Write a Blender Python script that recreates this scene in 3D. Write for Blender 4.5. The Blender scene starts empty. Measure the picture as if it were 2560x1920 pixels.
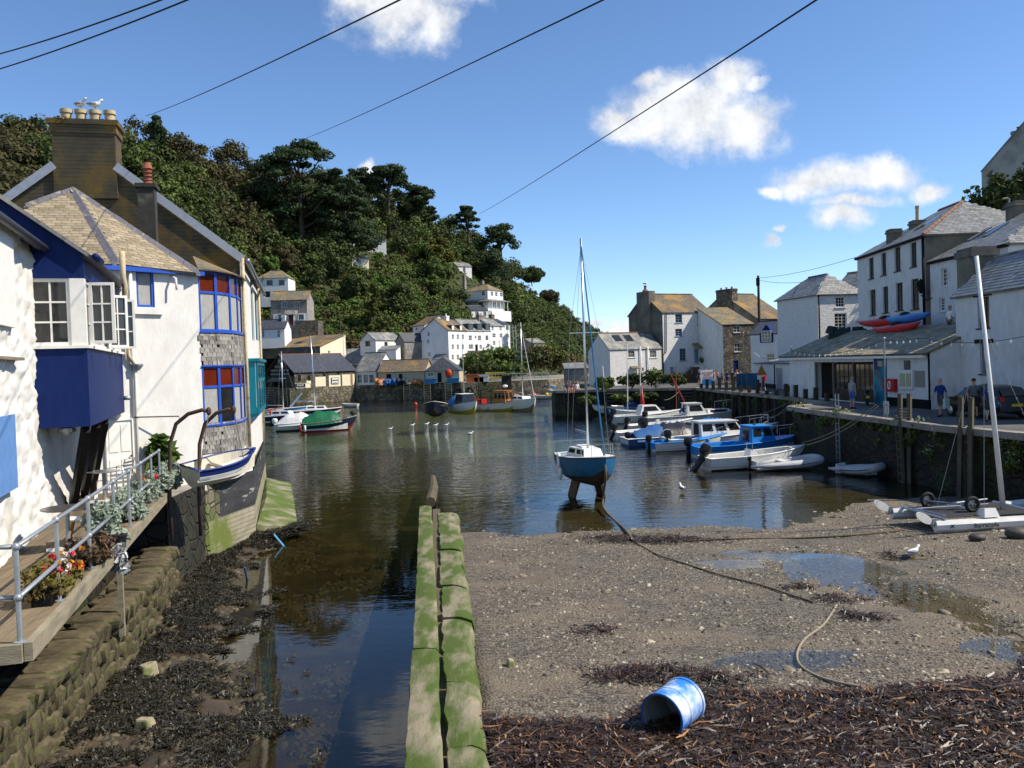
import bpy, math, random
import numpy as np
from mathutils import Vector, Matrix
RNG = random.Random(7); NR = np.random.default_rng(7)
SC = bpy.context.scene; COL = SC.collection
PI = math.pi; R = math.radians
# ------------------------------------------------------------------ camera, sky, sun, exposure
CAMZ = 5.8; FOC = 2145.0; ROLL = 0.032; YC = 908.0       # photo pixels 2560 x 1920
PITCH = math.atan((960 - YC) / FOC)
_f = Vector((0, math.cos(PITCH), -math.sin(PITCH)))
_r0 = Vector((1, 0, 0)); _u0 = _r0.cross(_f)
_r = _r0 * math.cos(ROLL) - _u0 * math.sin(ROLL); _u = _u0 * math.cos(ROLL) + _r0 * math.sin(ROLL)
CAM = Vector((0, 0, CAMZ))
cd = bpy.data.cameras.new('camera'); co = bpy.data.objects.new('camera', cd); COL.objects.link(co)
cd.sensor_fit = 'HORIZONTAL'; cd.sensor_width = 36; cd.lens = 36 * FOC / 2560; cd.clip_start = .1; cd.clip_end = 9000
co.matrix_world = Matrix.Translation(CAM) @ Matrix((_r, _u, -_f)).transposed().to_4x4()
SC.camera = co
def ray(px, py):
    d = _f + _r * ((px - 1280) / FOC) - _u * ((py - 960) / FOC)
    return d / d.y
def PY(px, py, Y): return CAM + ray(px, py) * Y
def PZ(px, py, z):
    d = ray(px, py); return CAM + d * ((z - CAMZ) / d.z)
def XZ(px, Y, z):
    """point at depth Y, height z, in pixel column px (rolled camera: iterate)"""
    py = YC
    for _ in range(4):
        p = PY(px, py, Y); py += (p.z - z) / Y * FOC
    return PY(px, py, Y)

SUN_AZ = R(96); SUN_EL = R(46)       # azimuth clockwise from +Y
sd = Vector((math.sin(SUN_AZ) * math.cos(SUN_EL), math.cos(SUN_AZ) * math.cos(SUN_EL), math.sin(SUN_EL)))
sl = bpy.data.lights.new('sun', 'SUN'); so = bpy.data.objects.new('sun', sl); COL.objects.link(so)
sl.energy = 5.0; sl.angle = R(.53); sl.color = (1, .91, .77)
so.rotation_euler = sd.to_track_quat('Z', 'Y').to_euler(); so.location = (30, 20, 60)
VS = SC.view_settings; VS.view_transform = 'Standard'; VS.look = 'None'; VS.exposure = .4; VS.gamma = 1
w = bpy.data.worlds.new('World'); SC.world = w; w.use_nodes = True
def _world():
    nt = w.node_tree; N = nt.nodes; L = nt.links; N.clear()
    def nd(t, **k):
        n = N.new(t)
        for a, b in k.items(): setattr(n, a, b)
        return n
    def setin(s, v):
        if hasattr(v, 'links'): L.new(v, s)
        else: s.default_value = v
    def mth(op, a, b=0., c=0., clamp=False):
        n = nd('ShaderNodeMath', operation=op, use_clamp=clamp)
        setin(n.inputs[0], a); setin(n.inputs[1], b); setin(n.inputs[2], c)
        return n.outputs[0]
    out = nd('ShaderNodeOutputWorld'); bg = nd('ShaderNodeBackground'); bg.inputs[1].default_value = .108
    sky = nd('ShaderNodeTexSky', sky_type='NISHITA', sun_disc=False, sun_elevation=SUN_EL, sun_rotation=SUN_AZ)
    sky.altitude = 2200; sky.air_density = 1.0; sky.dust_density = .1; sky.ozone_density = 2.2
    hs = nd('ShaderNodeHueSaturation'); hs.inputs['Saturation'].default_value = 1.06; hs.inputs['Value'].default_value = 1.16; 
    wb = nd('ShaderNodeMix', data_type='RGBA', blend_type='MULTIPLY'); wb.inputs[0].default_value = 1; L.new(sky.outputs[0], wb.inputs[6]); wb.inputs[7].default_value = (.99, 1.05, 1.12, 1); L.new(wb.outputs[2], hs.inputs['Color'])
    tc = nd('ShaderNodeTexCoord'); G = tc.outputs['Generated']
    # warped direction so that the edges of the clouds billow
    nz = nd('ShaderNodeTexNoise'); nz.inputs['Scale'].default_value = 9; nz.inputs['Detail'].default_value = 7; nz.inputs['Roughness'].default_value = .62; L.new(G, nz.inputs['Vector'])
    n2 = nd('ShaderNodeTexNoise'); n2.inputs['Scale'].default_value = 26; n2.inputs['Detail'].default_value = 8; n2.inputs['Roughness'].default_value = .65; L.new(G, n2.inputs['Vector'])
    rot = nd('ShaderNodeVectorMath', operation='SUBTRACT'); L.new(nz.outputs['Color'], rot.inputs[0]); rot.inputs[1].default_value = (.5, .5, .5)
    scv = nd('ShaderNodeVectorMath', operation='SCALE'); L.new(rot.outputs[0], scv.inputs[0]); scv.inputs['Scale'].default_value = .06
    wd = nd('ShaderNodeVectorMath', operation='ADD'); L.new(G, wd.inputs[0]); L.new(scv.outputs[0], wd.inputs[1])
    # cumulus: each puff is (photo px, py, half width, half height) turned into a direction in the sky
    puffs = [(1700, 300, 60, 45), (1790, 265, 60, 45), (1000, 25, 120, 75), (905, 5, 70, 45), (1085, 60, 60, 55), (1060, -40, 130, 60),
             (1640, 290, 105, 60), (1740, 300, 120, 75), (1870, 315, 95, 55), (1820, 210, 62, 50), (1545, 310, 60, 40), (1630, 215, 40, 28), (1690, 250, 80, 50), (1890, 225, 25, 14),
             (2080, 440, 115, 42), (2180, 440, 90, 36), (2020, 460, 60, 26), (1935, 470, 36, 14), (2115, 540, 55, 40), (2140, 500, 75, 18), (2310, 480, 36, 26), (1925, 595, 22, 28), (1950, 555, 16, 10),
             (925, 410, 22, 14), (1560, 825, 38, 34), (1470, 795, 40, 14), (1610, 850, 60, 18), (1530, 812, 30, 16)]
    dens = None
    for (px, py, a, b) in puffs:
        c = ray(px, py).normalized(); rx = _r; uy = c.cross(_r).normalized()
        if uy.z < 0: uy = -uy
        dx = nd('ShaderNodeVectorMath', operation='SUBTRACT'); L.new(wd.outputs[0], dx.inputs[0]); dx.inputs[1].default_value = c
        k = c.y
        d1 = nd('ShaderNodeVectorMath', operation='DOT_PRODUCT'); L.new(dx.outputs[0], d1.inputs[0]); d1.inputs[1].default_value = rx * (FOC / a / k)
        d2 = nd('ShaderNodeVectorMath', operation='DOT_PRODUCT'); L.new(dx.outputs[0], d2.inputs[0]); d2.inputs[1].default_value = uy * (FOC / b / k)
        d3 = nd('ShaderNodeVectorMath', operation='DOT_PRODUCT'); L.new(dx.outputs[0], d3.inputs[0]); d3.inputs[1].default_value = c * 8
        q = mth('ADD', mth('MULTIPLY', d1.outputs['Value'], d1.outputs['Value']), mth('MULTIPLY', d2.outputs['Value'], d2.outputs['Value']))
        q = mth('ADD', q, mth('MULTIPLY', d3.outputs['Value'], d3.outputs['Value']))
        v = mth('SUBTRACT', 1.34, mth('SQRT', q))
        dens = v if dens is None else mth('SMOOTH_MAX', dens, v, .25)
    # the same kind of fair-weather cloud over the rest of the sky
    mp = nd('ShaderNodeMapping'); mp.inputs['Scale'].default_value = (3, 3, 6); L.new(G, mp.inputs[0])
    n3 = nd('ShaderNodeTexNoise'); n3.inputs['Scale'].default_value = 1.1; n3.inputs['Detail'].default_value = 5; L.new(mp.outputs[0], n3.inputs['Vector'])
    sp = nd('ShaderNodeSeparateXYZ'); L.new(G, sp.inputs[0])
    back = mth('MULTIPLY', mth('SUBTRACT', .35, sp.outputs['Y'], clamp=True), 4, clamp=True)
    gen = mth('MULTIPLY', mth('MULTIPLY', mth('SUBTRACT', n3.outputs[0], .56), 5), back)
    dens = mth('MAXIMUM', dens, mth('SUBTRACT', gen, mth('MULTIPLY', mth('SUBTRACT', 1., back), 6)))
    dens = mth('ADD', dens, mth('MULTIPLY', mth('SUBTRACT', n2.outputs[0], .55), 1.5))
    al = nd('ShaderNodeMapRange', interpolation_type='SMOOTHSTEP'); L.new(dens, al.inputs[0]); al.inputs[1].default_value = -.2; al.inputs[2].default_value = .95
    ramp = nd('ShaderNodeMapRange'); L.new(n2.outputs[0], ramp.inputs[0]); ramp.inputs[1].default_value = .3; ramp.inputs[2].default_value = .7; ramp.inputs[3].default_value = 5.2; ramp.inputs[4].default_value = 8.4
    cc = nd('ShaderNodeCombineXYZ'); L.new(mth('MULTIPLY', ramp.outputs[0], .95), cc.inputs[0]); L.new(mth('MULTIPLY', ramp.outputs[0], .97), cc.inputs[1]); L.new(ramp.outputs[0], cc.inputs[2])
    mx = nd('ShaderNodeMix', data_type='RGBA'); L.new(mth('MULTIPLY', al.outputs[0], .97), mx.inputs[0]); L.new(hs.outputs[0], mx.inputs[6]); L.new(cc.outputs[0], mx.inputs[7])
    L.new(mx.outputs[2], bg.inputs[0]); L.new(bg.outputs[0], out.inputs[0])
_world()
SC.cycles.max_bounces = 6; SC.cycles.transparent_max_bounces = 12; SC.cycles.caustics_reflective = False; SC.cycles.caustics_refractive = False

# ------------------------------------------------------------------ materials
MATS = {}; MARGS = {}
def mat(name, c1, c2=None, rough=.8, scale=4., detail=5, bump=0., bscale=None, metal=0., lo=.35, hi=.65, rnd=0., island=0., c3=None, s3=.6, lo3=.5, hi3=.62, spec=.3, stretch=(1, 1, 1), kind=None, tw=0., bdist=.02, coat=0.):
    """noise-mixed procedural material; c3 = larger patches (lichen, stain, moss); kind: brick/slate (UV), rubble (voronoi)"""
    if name in MATS: return MATS[name]
    MARGS[name] = dict(c1=c1, c2=c2, rough=rough, scale=scale, detail=detail, bump=bump, bscale=bscale, c3=c3, s3=s3, lo3=lo3, hi3=hi3, spec=spec, island=rnd)
    m = bpy.data.materials.new(name); m.use_nodes = True; nt = m.node_tree; N = nt.nodes; L = nt.links
    bs = N['Principled BSDF']; bs.inputs['Roughness'].default_value = rough; bs.inputs['Metallic'].default_value = metal; bs.inputs['Specular IOR Level'].default_value = spec
    bs.inputs['Coat Weight'].default_value = coat
    c4 = lambda c: (c[0], c[1], c[2], 1)
    tc = N.new('ShaderNodeTexCoord'); mp = N.new('ShaderNodeMapping'); mp.inputs['Scale'].default_value = stretch; L.new(tc.outputs['Object'], mp.inputs[0])
    def noise(s, d=detail):
        n = N.new('ShaderNodeTexNoise'); n.inputs['Scale'].default_value = s; n.inputs['Detail'].default_value = d; n.inputs['Roughness'].default_value = .6; L.new(mp.outputs[0], n.inputs['Vector']); return n.outputs[0]
    def ramp(v, a, b):
        r = N.new('ShaderNodeMapRange'); L.new(v, r.inputs[0]); r.inputs[1].default_value = a; r.inputs[2].default_value = b; return r.outputs[0]
    def mix(f, a, b, mode='MIX'):
        x = N.new('ShaderNodeMix'); x.data_type = 'RGBA'; x.blend_type = mode
        for i, v in ((0, f), (6, a), (7, b)):
            if hasattr(v, 'links'): L.new(v, x.inputs[i])
            else: x.inputs[i].default_value = v if i == 0 else c4(v)
        return x.outputs[2]
    colr = None; hgt = None
    if c2 is not None: colr = mix(ramp(noise(scale), lo, hi), c1, c2)
    if kind in ('slate', 'brick'):
        uv = N.new('ShaderNodeUVMap'); bt = N.new('ShaderNodeTexBrick'); L.new(uv.outputs[0], bt.inputs['Vector'])
        bt.inputs['Scale'].default_value = 1; bt.inputs['Brick Width'].default_value = .32 if kind == 'slate' else .5; bt.inputs['Row Height'].default_value = .22 if kind == 'slate' else .2
        bt.inputs['Mortar Size'].default_value = .012; bt.inputs['Color1'].default_value = (.62, .62, .62, 1); bt.inputs['Color2'].default_value = (1.1, 1.1, 1.1, 1); bt.inputs['Mortar'].default_value = (.35, .35, .35, 1)
        colr = mix(1., colr if colr is not None else c1, bt.outputs['Color'], 'MULTIPLY'); hgt = bt.outputs['Color']
    if kind == 'course':
        wv = N.new('ShaderNodeTexWave'); wv.wave_profile = 'SAW'; wv.bands_direction = 'Z'; wv.inputs['Scale'].default_value = bscale or 3; wv.inputs['Distortion'].default_value = .6; wv.inputs['Detail'].default_value = 3; L.new(mp.outputs[0], wv.inputs['Vector'])
        colr = mix(ramp(wv.outputs[1], 0, .3), mix(.6, colr if colr is not None else c1, (.01, .01, .01)), colr if colr is not None else c1); hgt = wv.outputs[1]
    if kind == 'pebble':
        vo = N.new('ShaderNodeTexVoronoi'); vo.inputs['Scale'].default_value = bscale; vo.inputs['Randomness'].default_value = 1; L.new(mp.outputs[0], vo.inputs['Vector']); sp = N.new('ShaderNodeSeparateColor'); L.new(vo.outputs['Color'], sp.inputs[0])
        base_ = colr if colr is not None else c1; colr = mix(ramp(sp.outputs[0], .1, .9), mix(.55, base_, (.01, .008, .006)), mix(.22, base_, (.5, .45, .36)))
        hgt = ramp(vo.outputs['Distance'], .6, 0)
    if kind == 'rubble':
        vo = N.new('ShaderNodeTexVoronoi'); vo.inputs['Scale'].default_value = bscale or 3; L.new(mp.outputs[0], vo.inputs['Vector'])
        vd = N.new('ShaderNodeTexVoronoi'); vd.feature = 'DISTANCE_TO_EDGE'; vd.inputs['Scale'].default_value = bscale or 3; L.new(mp.outputs[0], vd.inputs['Vector'])
        sp = N.new('ShaderNodeSeparateColor'); L.new(vo.outputs['Color'], sp.inputs[0])
        colr = mix(ramp(sp.outputs[0], 0, 1), colr if colr is not None else c1, mix(.65, colr if colr is not None else c1, (.02, .018, .015)))
        e = ramp(vd.outputs[0], 0, .09); colr = mix(e, mix(.75, colr, (.015, .013, .01)), colr); hgt = e
    if c3 is not None: colr = mix(ramp(noise(s3, 8), lo3, hi3), colr if colr is not None else c1, c3)
    if rnd or island:
        if rnd: s = N.new('ShaderNodeObjectInfo').outputs['Random']; amt = rnd
        else: s = N.new('ShaderNodeNewGeometry').outputs['Random Per Island']; amt = island
        mr = N.new('ShaderNodeMapRange'); L.new(s, mr.inputs[0]); mr.inputs[3].default_value = 1 - amt; mr.inputs[4].default_value = 1 + amt * .7
        hv = N.new('ShaderNodeHueSaturation'); L.new(mr.outputs[0], hv.inputs['Value'])
        if colr is None: hv.inputs['Color'].default_value = c4(c1)
        else: L.new(colr, hv.inputs['Color'])
        colr = hv.outputs[0]
    if colr is None: bs.inputs['Base Color'].default_value = c4(c1)
    else: L.new(colr, bs.inputs['Base Color'])
    if bump:
        bn = N.new('ShaderNodeBump'); bn.inputs['Strength'].default_value = bump; bn.inputs['Distance'].default_value = bdist
        L.new(hgt if hgt is not None else noise(bscale or scale * 4, 8), bn.inputs['Height']); L.new(bn.outputs[0], bs.inputs['Normal'])
    if tw:
        bs.inputs['Subsurface Weight'].default_value = 0
        tr = N.new('ShaderNodeBsdfTranslucent'); ms = N.new('ShaderNodeMixShader'); ms.inputs[0].default_value = tw
        if colr is not None: L.new(colr, tr.inputs[0])
        else: tr.inputs[0].default_value = c4(c1)
        L.new(bs.outputs[0], ms.inputs[1]); L.new(tr.outputs[0], ms.inputs[2]); L.new(ms.outputs[0], N['Material Output'].inputs[0])
    MATS[name] = m
    return m

# ------------------------------------------------------------------ mesh and object helpers
OFF = {}
class Fr:
    """facade frame: a runs along p0 -> p1 (left to right seen from outside), b goes into the building"""
    def __init__(s, p0, p1):
        s.o = Vector((p0[0], p0[1])); d = Vector((p1[0] - p0[0], p1[1] - p0[1])); s.W = d.length; s.t = d.normalized(); s.n = Vector((-s.t.y, s.t.x))
    def p(s, a, b, z):
        q = s.o + s.t * a + s.n * b; return Vector((q.x, q.y, z))
    def xy(s, a, b):
        q = s.o + s.t * a + s.n * b; return (q.x, q.y)
class MB:
    def __init__(s): s.v = []; s.f = []; s.mi = []; s.uv = {}; s.m = 0
    def add(s, vs, fs):
        k = len(s.v); s.v += [tuple(q) for q in vs]
        for f in fs: s.f.append(tuple(i + k for i in f)); s.mi.append(s.m)
        return s
    def poly(s, pts): return s.add(pts, [tuple(range(len(pts)))])
    def hexa(s, p): return s.add(p, [(0, 3, 2, 1), (4, 5, 6, 7), (0, 1, 5, 4), (1, 2, 6, 5), (2, 3, 7, 6), (3, 0, 4, 7)])
    def box(s, c, d, rz=0, M=None):
        x, y, z = d[0] / 2, d[1] / 2, d[2] / 2; m = (M or Matrix.Rotation(rz, 3, 'Z')); c = Vector(c)
        return s.hexa([c + m @ Vector(q) for q in ((-x, -y, -z), (x, -y, -z), (x, y, -z), (-x, y, -z), (-x, -y, z), (x, -y, z), (x, y, z), (-x, y, z))])
    def fbox(s, F, a0, a1, b0, b1, z0, z1):
        return s.hexa([F.p(a0, b0, z0), F.p(a1, b0, z0), F.p(a1, b1, z0), F.p(a0, b1, z0), F.p(a0, b0, z1), F.p(a1, b0, z1), F.p(a1, b1, z1), F.p(a0, b1, z1)])
    def bar(s, p, q, w, h=None):
        p = Vector(p); q = Vector(q); d = (q - p); l = d.length; d.normalize(); u = d.cross(Vector((0, 0, 1)))
        if u.length < .01: u = Vector((1, 0, 0))
        u.normalize(); v = u.cross(d); h = h or w; u *= w / 2; v *= h / 2
        return s.hexa([p - u - v, p + u - v, p + u + v, p - u + v, q - u - v, q + u - v, q + u + v, q - u + v])
    def prism(s, pts, z0, z1):
        n = len(pts); s.add([(x[0], x[1], z0) for x in pts] + [(x[0], x[1], z1) for x in pts], [tuple(range(n - 1, -1, -1)), tuple(range(n, 2 * n))] + [(i, (i + 1) % n, (i + 1) % n + n, i + n) for i in range(n)]); return s
    def slab(s, pts, th, uvs=None):
        """a plate under the polygon pts (seen from outside counter-clockwise)"""
        P = [Vector(q) for q in pts]; n = len(P); nr = (P[1] - P[0]).cross(P[2] - P[0]).normalized(); k = len(s.f)
        s.add(P + [q - nr * th for q in P], [tuple(range(n)), tuple(range(2 * n - 1, n - 1, -1))] + [((i + 1) % n, i, i + n, (i + 1) % n + n) for i in range(n)])
        t = (P[1] - P[0]).normalized(); u = nr.cross(t)
        s.uv[k] = [((q - P[0]).dot(t), (q - P[0]).dot(u)) for q in P]
        return s
    def tube(s, pts, r, n=8, cap=True, closed=False):
        P = [Vector(q) for q in pts]; k = len(P); rr = r if isinstance(r, (list, tuple)) else [r] * k; vs = []; pu = None
        for i, p in enumerate(P):
            d = (P[(i + 1) % k if closed else min(i + 1, k - 1)] - P[i - 1 if closed else max(i - 1, 0)])
            if d.length < 1e-9: d = Vector((0, 0, 1))
            d.normalize()
            u = pu - d * pu.dot(d) if pu is not None else d.cross(Vector((0, 0, 1)) if abs(d.z) < .95 else Vector((1, 0, 0)))
            u.normalize(); pu = u; v = d.cross(u)
            vs += [p + (u * math.cos(2 * PI * j / n) + v * math.sin(2 * PI * j / n)) * rr[i] for j in range(n)]
        fs = []
        for i in range(k if closed else k - 1):
            a = i * n; b = ((i + 1) % k) * n
            fs += [(a + j, a + (j + 1) % n, b + (j + 1) % n, b + j) for j in range(n)]
        if cap and not closed: fs += [tuple(range(n - 1, -1, -1)), tuple(range((k - 1) * n, k * n))]
        return s.add(vs, fs)
    def lathe(s, c, prof, n=12, M=None, cap=True):
        c = Vector(c); m = M or Matrix.Identity(3); vs = []; k = len(prof)
        for (r, z) in prof: vs += [c + m @ Vector((r * math.cos(2 * PI * j / n), r * math.sin(2 * PI * j / n), z)) for j in range(n)]
        fs = [(i * n + j, i * n + (j + 1) % n, (i + 1) * n + (j + 1) % n, (i + 1) * n + j) for i in range(k - 1) for j in range(n)]
        if cap: fs += [tuple(range(n - 1, -1, -1)), tuple(range((k - 1) * n, k * n))]
        return s.add(vs, fs)
    def ball(s, c, d, n=8, k=5, M=None):
        pr = [(math.sin(PI * (i + .02) / (k + .04)), -math.cos(PI * i / k)) for i in range(k + 1)]
        m = (M or Matrix.Identity(3)) @ Matrix.Diagonal(Vector(d) / 2)
        return s.lathe(c, pr, n, m)
    def mesh(s, name, mats, off=Vector((0, 0, 0)), smooth=False):
        me = bpy.data.meshes.new(name)
        me.from_pydata([(a - off[0], b - off[1], c - off[2]) for a, b, c in s.v], [], s.f)
        for m in (mats if isinstance(mats, (list, tuple)) else [mats]): me.materials.append(m)
        if any(s.mi): me.polygons.foreach_set('material_index', s.mi)
        if s.uv:
            ul = me.uv_layers.new(name='UVMap').data
            for k, uvs in s.uv.items():
                for li, q in zip(me.polygons[k].loop_indices, uvs): ul[li].uv = q
        if smooth:
            me.polygons.foreach_set('use_smooth', [True] * len(s.f))
            if isinstance(smooth, float): me.set_sharp_from_angle(angle=smooth)
        me.update(); return me
    def build(s, name, mats, parent=None, smooth=False, label=None):
        off = OFF.get(parent, Vector((0, 0, 0))) if parent else Vector((0, 0, 0))
        return link(name, s.mesh(name, mats, off, smooth), parent, label)
def link(name, me, parent=None, label=None, mw=None):
    o = bpy.data.objects.new(name, me); COL.objects.link(o)
    if parent is not None: o.parent = parent; OFF[o] = OFF.get(parent, Vector((0, 0, 0)))
    if label: o['label'] = label
    if mw is not None: o.matrix_local = mw
    return o
def tag(o, label=None, cat=None, group=None, kind=None):
    for k, v in (('label', label), ('category', cat), ('group', group), ('kind', kind)):
        if v: o[k] = v
    return o
def thing(name, label, cat, loc=(0, 0, 0), rz=0, group=None, local=False):
    o = bpy.data.objects.new(name, None); COL.objects.link(o); o.empty_display_size = .2; o.location = loc; o.rotation_euler = (0, 0, rz)
    OFF[o] = Vector((0, 0, 0)) if local else Vector(loc)
    return tag(o, label, cat, group)
def copy_tree(o, parent=None):
    c = o.copy(); COL.objects.link(c)
    if parent is not None: c.parent = parent
    for ch in list(o.children):
        if ch.name != c.name: copy_tree(ch, c)
    return c
def npmesh(name, V, F, m, parent=None, mats_idx=None, smooth=False):
    """fast mesh from numpy arrays; F is (n,3) or (n,4)"""
    me = bpy.data.meshes.new(name); k = F.shape[1]
    if parent is not None: V = V - np.array(OFF.get(parent, Vector((0, 0, 0))))
    me.vertices.add(len(V)); me.vertices.foreach_set('co', np.ascontiguousarray(V, dtype=np.float32).ravel())
    me.loops.add(F.size); me.loops.foreach_set('vertex_index', np.ascontiguousarray(F, dtype=np.int32).ravel())
    me.polygons.add(len(F)); me.polygons.foreach_set('loop_start', np.arange(0, F.size, k, dtype=np.int32))
    for x in (m if isinstance(m, (list, tuple)) else [m]): me.materials.append(x)
    if mats_idx is not None: me.polygons.foreach_set('material_index', np.asarray(mats_idx, dtype=np.int32))
    if smooth: me.polygons.foreach_set('use_smooth', np.ones(len(F), dtype=bool))
    me.update(calc_edges=True); me.validate()
    return link(name, me, parent)
def vnoise(x, y, z=0., s=1., seed=0, oct=4):
    """cheap value noise on arrays, about 0..1"""
    x = np.asarray(x, float) * s; y = np.asarray(y, float) * s; z = np.asarray(z, float) * s + np.zeros_like(x); out = 0.; amp = .5; tot = 0
    def h(i, j, k):
        n = np.sin(i * 127.1 + j * 311.7 + k * 74.7 + seed * 13.7) * 43758.5453
        return n - np.floor(n)
    for o in range(oct):
        i = np.floor(x); j = np.floor(y); k = np.floor(z); fx = x - i; fy = y - j; fz = z - k
        fx = fx * fx * (3 - 2 * fx); fy = fy * fy * (3 - 2 * fy); fz = fz * fz * (3 - 2 * fz)
        def lay(kk): return (h(i, j, kk) * (1 - fx) + h(i + 1, j, kk) * fx) * (1 - fy) + (h(i, j + 1, kk) * (1 - fx) + h(i + 1, j + 1, kk) * fx) * fy
        out = out + amp * (lay(k) * (1 - fz) + lay(k + 1) * fz); tot += amp; amp *= .5; x = x * 2.03; y = y * 2.03; z = z * 2.03
    return out / tot
def leaves(C, Rad, n, size, nrm=None, flat=1., up=.25, wob=.7, asp=1.6):
    """quads round centres C (k,3) within radii Rad (k,3): returns V,F. Leaf normals lean outwards so that a clump shades like a clump"""
    C = np.repeat(np.asarray(C, float), n, 0); Rd = np.repeat(np.asarray(Rad, float), n, 0); N = len(C)
    d = NR.normal(size=(N, 3)); d /= np.linalg.norm(d, axis=1)[:, None]; rr = NR.random(N) ** (1 / 3.) * .55 + .45 * (NR.random(N) < .7) ; rr = np.clip(rr, .1, 1.05)
    P = C + d * Rd * rr[:, None]
    q = d + NR.normal(size=(N, 3)) * wob; q[:, 2] += up; q /= np.linalg.norm(q, axis=1)[:, None]
    a = NR.normal(size=(N, 3)); u = np.cross(q, a); u /= np.linalg.norm(u, axis=1)[:, None] + 1e-9; v = np.cross(q, u)
    s = size * (.6 + .8 * NR.random(N)); u = u * (s * asp / 2)[:, None]; v = v * (s / 2)[:, None]
    V = np.stack([P - u, P - v, P + u, P + v], 1).reshape(-1, 3); F = np.arange(4 * N).reshape(-1, 4)
    return V, F
def cat(parts):
    V = []; F = []; k = 0
    for v, f in parts: V.append(v); F.append(f + k); k += len(v)
    return np.concatenate(V), np.concatenate(F)
def rocks(P, S, seed=0, flat=.6):
    """little faceted stones: 8 corners pushed about"""
    N = len(P); base = np.array([[-1, -1, -1], [1, -1, -1], [1, 1, -1], [-1, 1, -1], [-.7, -.7, 1], [.7, -.7, 1], [.7, .7, 1], [-.7, .7, 1]], float) * .5
    V = base[None] * (1 + .55 * (NR.random((N, 8, 3)) - .5)); V = V * np.asarray(S)[:, None, :]
    a = NR.random(N) * 6.3; c = np.cos(a)[:, None]; s = np.sin(a)[:, None]; x = V[..., 0] * c - V[..., 1] * s; y = V[..., 0] * s + V[..., 1] * c
    t = (NR.random(N)[:, None] - .5) * .9; z = V[..., 2] + x * t; V = np.stack([x, y, z], -1) + np.asarray(P)[:, None, :]
    q = np.array([(4, 5, 6, 7), (0, 1, 5, 4), (1, 2, 6, 5), (2, 3, 7, 6), (3, 0, 4, 7)])
    return V.reshape(-1, 3), (q[None] + (np.arange(N) * 8)[:, None, None]).reshape(-1, 4)
# ------------------------------------------------------------------ shared materials
m_white = mat('whitewash', (.72, .71, .68), (.62, .605, .565), .85, 2.5, bump=.35, bscale=14, c3=(.42, .40, .34), s3=1.1, lo3=.58, hi3=.85, stretch=(1, 1, .5))
m_rough = mat('whitewashed_rubble', (.74, .73, .70), (.62, .60, .56), .9, 3, bump=.9, bscale=5, bdist=.05, stretch=(1, 1, 1.8), c3=(.5, .47, .4), s3=1.2, lo3=.63, hi3=.85)
m_cream = mat('cream_render', (.78, .68, .50), (.70, .60, .44), .85, 2, bump=.2)
m_render = mat('grey_render', (.30, .28, .25), (.22, .205, .18), .9, 1.2, bump=.3, c3=(.16, .15, .12), s3=.4)
m_brownrender = mat('brown_cement_render', (.16, .145, .12), (.11, .10, .085), .9, 1.5, bump=.4, c3=(.20, .18, .13), s3=.5)
m_slate = mat('grey_slate', (.17, .175, .175), (.25, .25, .24), .55, 3, kind='slate', bump=.5, c3=(.30, .29, .24), s3=.7, spec=.5)
m_slatedark = mat('new_dark_slate', (.055, .06, .075), (.08, .085, .10), .45, 3, kind='slate', bump=.4, spec=.5)
m_slatemoss = mat('mossy_slate', (.22, .20, .15), (.15, .14, .10), .85, 3, kind='slate', bump=.7, c3=(.33, .20, .05), s3=.5, lo3=.48, hi3=.7)
m_slatebrown = mat('lichen_brown_slate', (.20, .16, .11), (.14, .115, .08), .85, 4, kind='slate', bump=.8, c3=(.36, .21, .05), s3=.35, lo3=.5, hi3=.72)
m_sl = mat('weathered_slate_piece', (.36, .29, .19), (.23, .19, .13), .75, 5, bump=.5, bscale=20, rnd=.3, c3=(.36, .33, .25), s3=3)
m_slg = mat('grey_slate_piece', (.20, .20, .19), (.28, .275, .25), .42, 4, bump=.5, bscale=18, rnd=.32, c3=(.30, .28, .2), s3=2.2, spec=.6)
m_slb = mat('hung_slate_piece', (.30, .28, .25), (.19, .175, .16), .7, 4, bump=.4, bscale=20, rnd=.45, c3=(.22, .13, .09), s3=2, lo3=.55, hi3=.6)
m_ridge = mat('blue_grey_ridge_tile', (.16, .155, .18), (.12, .115, .13), .7, 6, bump=.3, c3=(.28, .25, .2), s3=4, lo3=.58, hi3=.64)
m_redridge = mat('red_ridge_tile', (.25, .12, .075), (.19, .09, .06), .8, 4, bump=.2)
m_navy = mat('navy_paint', (.003, .014, .085), (.004, .018, .10), .6, 3, spec=.15, bump=.08, bscale=60, c3=(.008, .022, .11), s3=1.3, lo3=.6, hi3=.8, stretch=(3, 3, .6))
m_blue = mat('royal_blue_paint', (.018, .075, .40), (.025, .09, .46), .4, 4, bump=.05)
m_teal = mat('turquoise_paint', (.0, .17, .24), (.0, .14, .20), .4, 4)
m_wood = mat('grey_weathered_wood', (.24, .20, .15), (.16, .13, .10), .85, 3, bump=.4, bscale=18, stretch=(1, 1, 6), rnd=.15)
m_wwood = mat('white_painted_wood', (.78, .77, .73), (.70, .69, .64), .5, 6, bump=.1)
m_black = mat('black_paint', (.006, .006, .007), (.01, .01, .01), .6, 5, spec=.12)
m_glass = mat('window_glass', (.012, .014, .016), rough=.06, spec=.6, c2=(.03, .03, .03), scale=1.2)
m_glassb = mat('sky_glass', (.03, .035, .04), rough=.05, spec=.6)
m_curtain = mat('lace_curtain', (.42, .42, .40), (.26, .26, .25), .9, 14, stretch=(6, 6, .4), bump=.3)
m_red_glass = mat('red_stained_glass', (.13, .016, .003), (.09, .012, .003), .2, 3)
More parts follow.
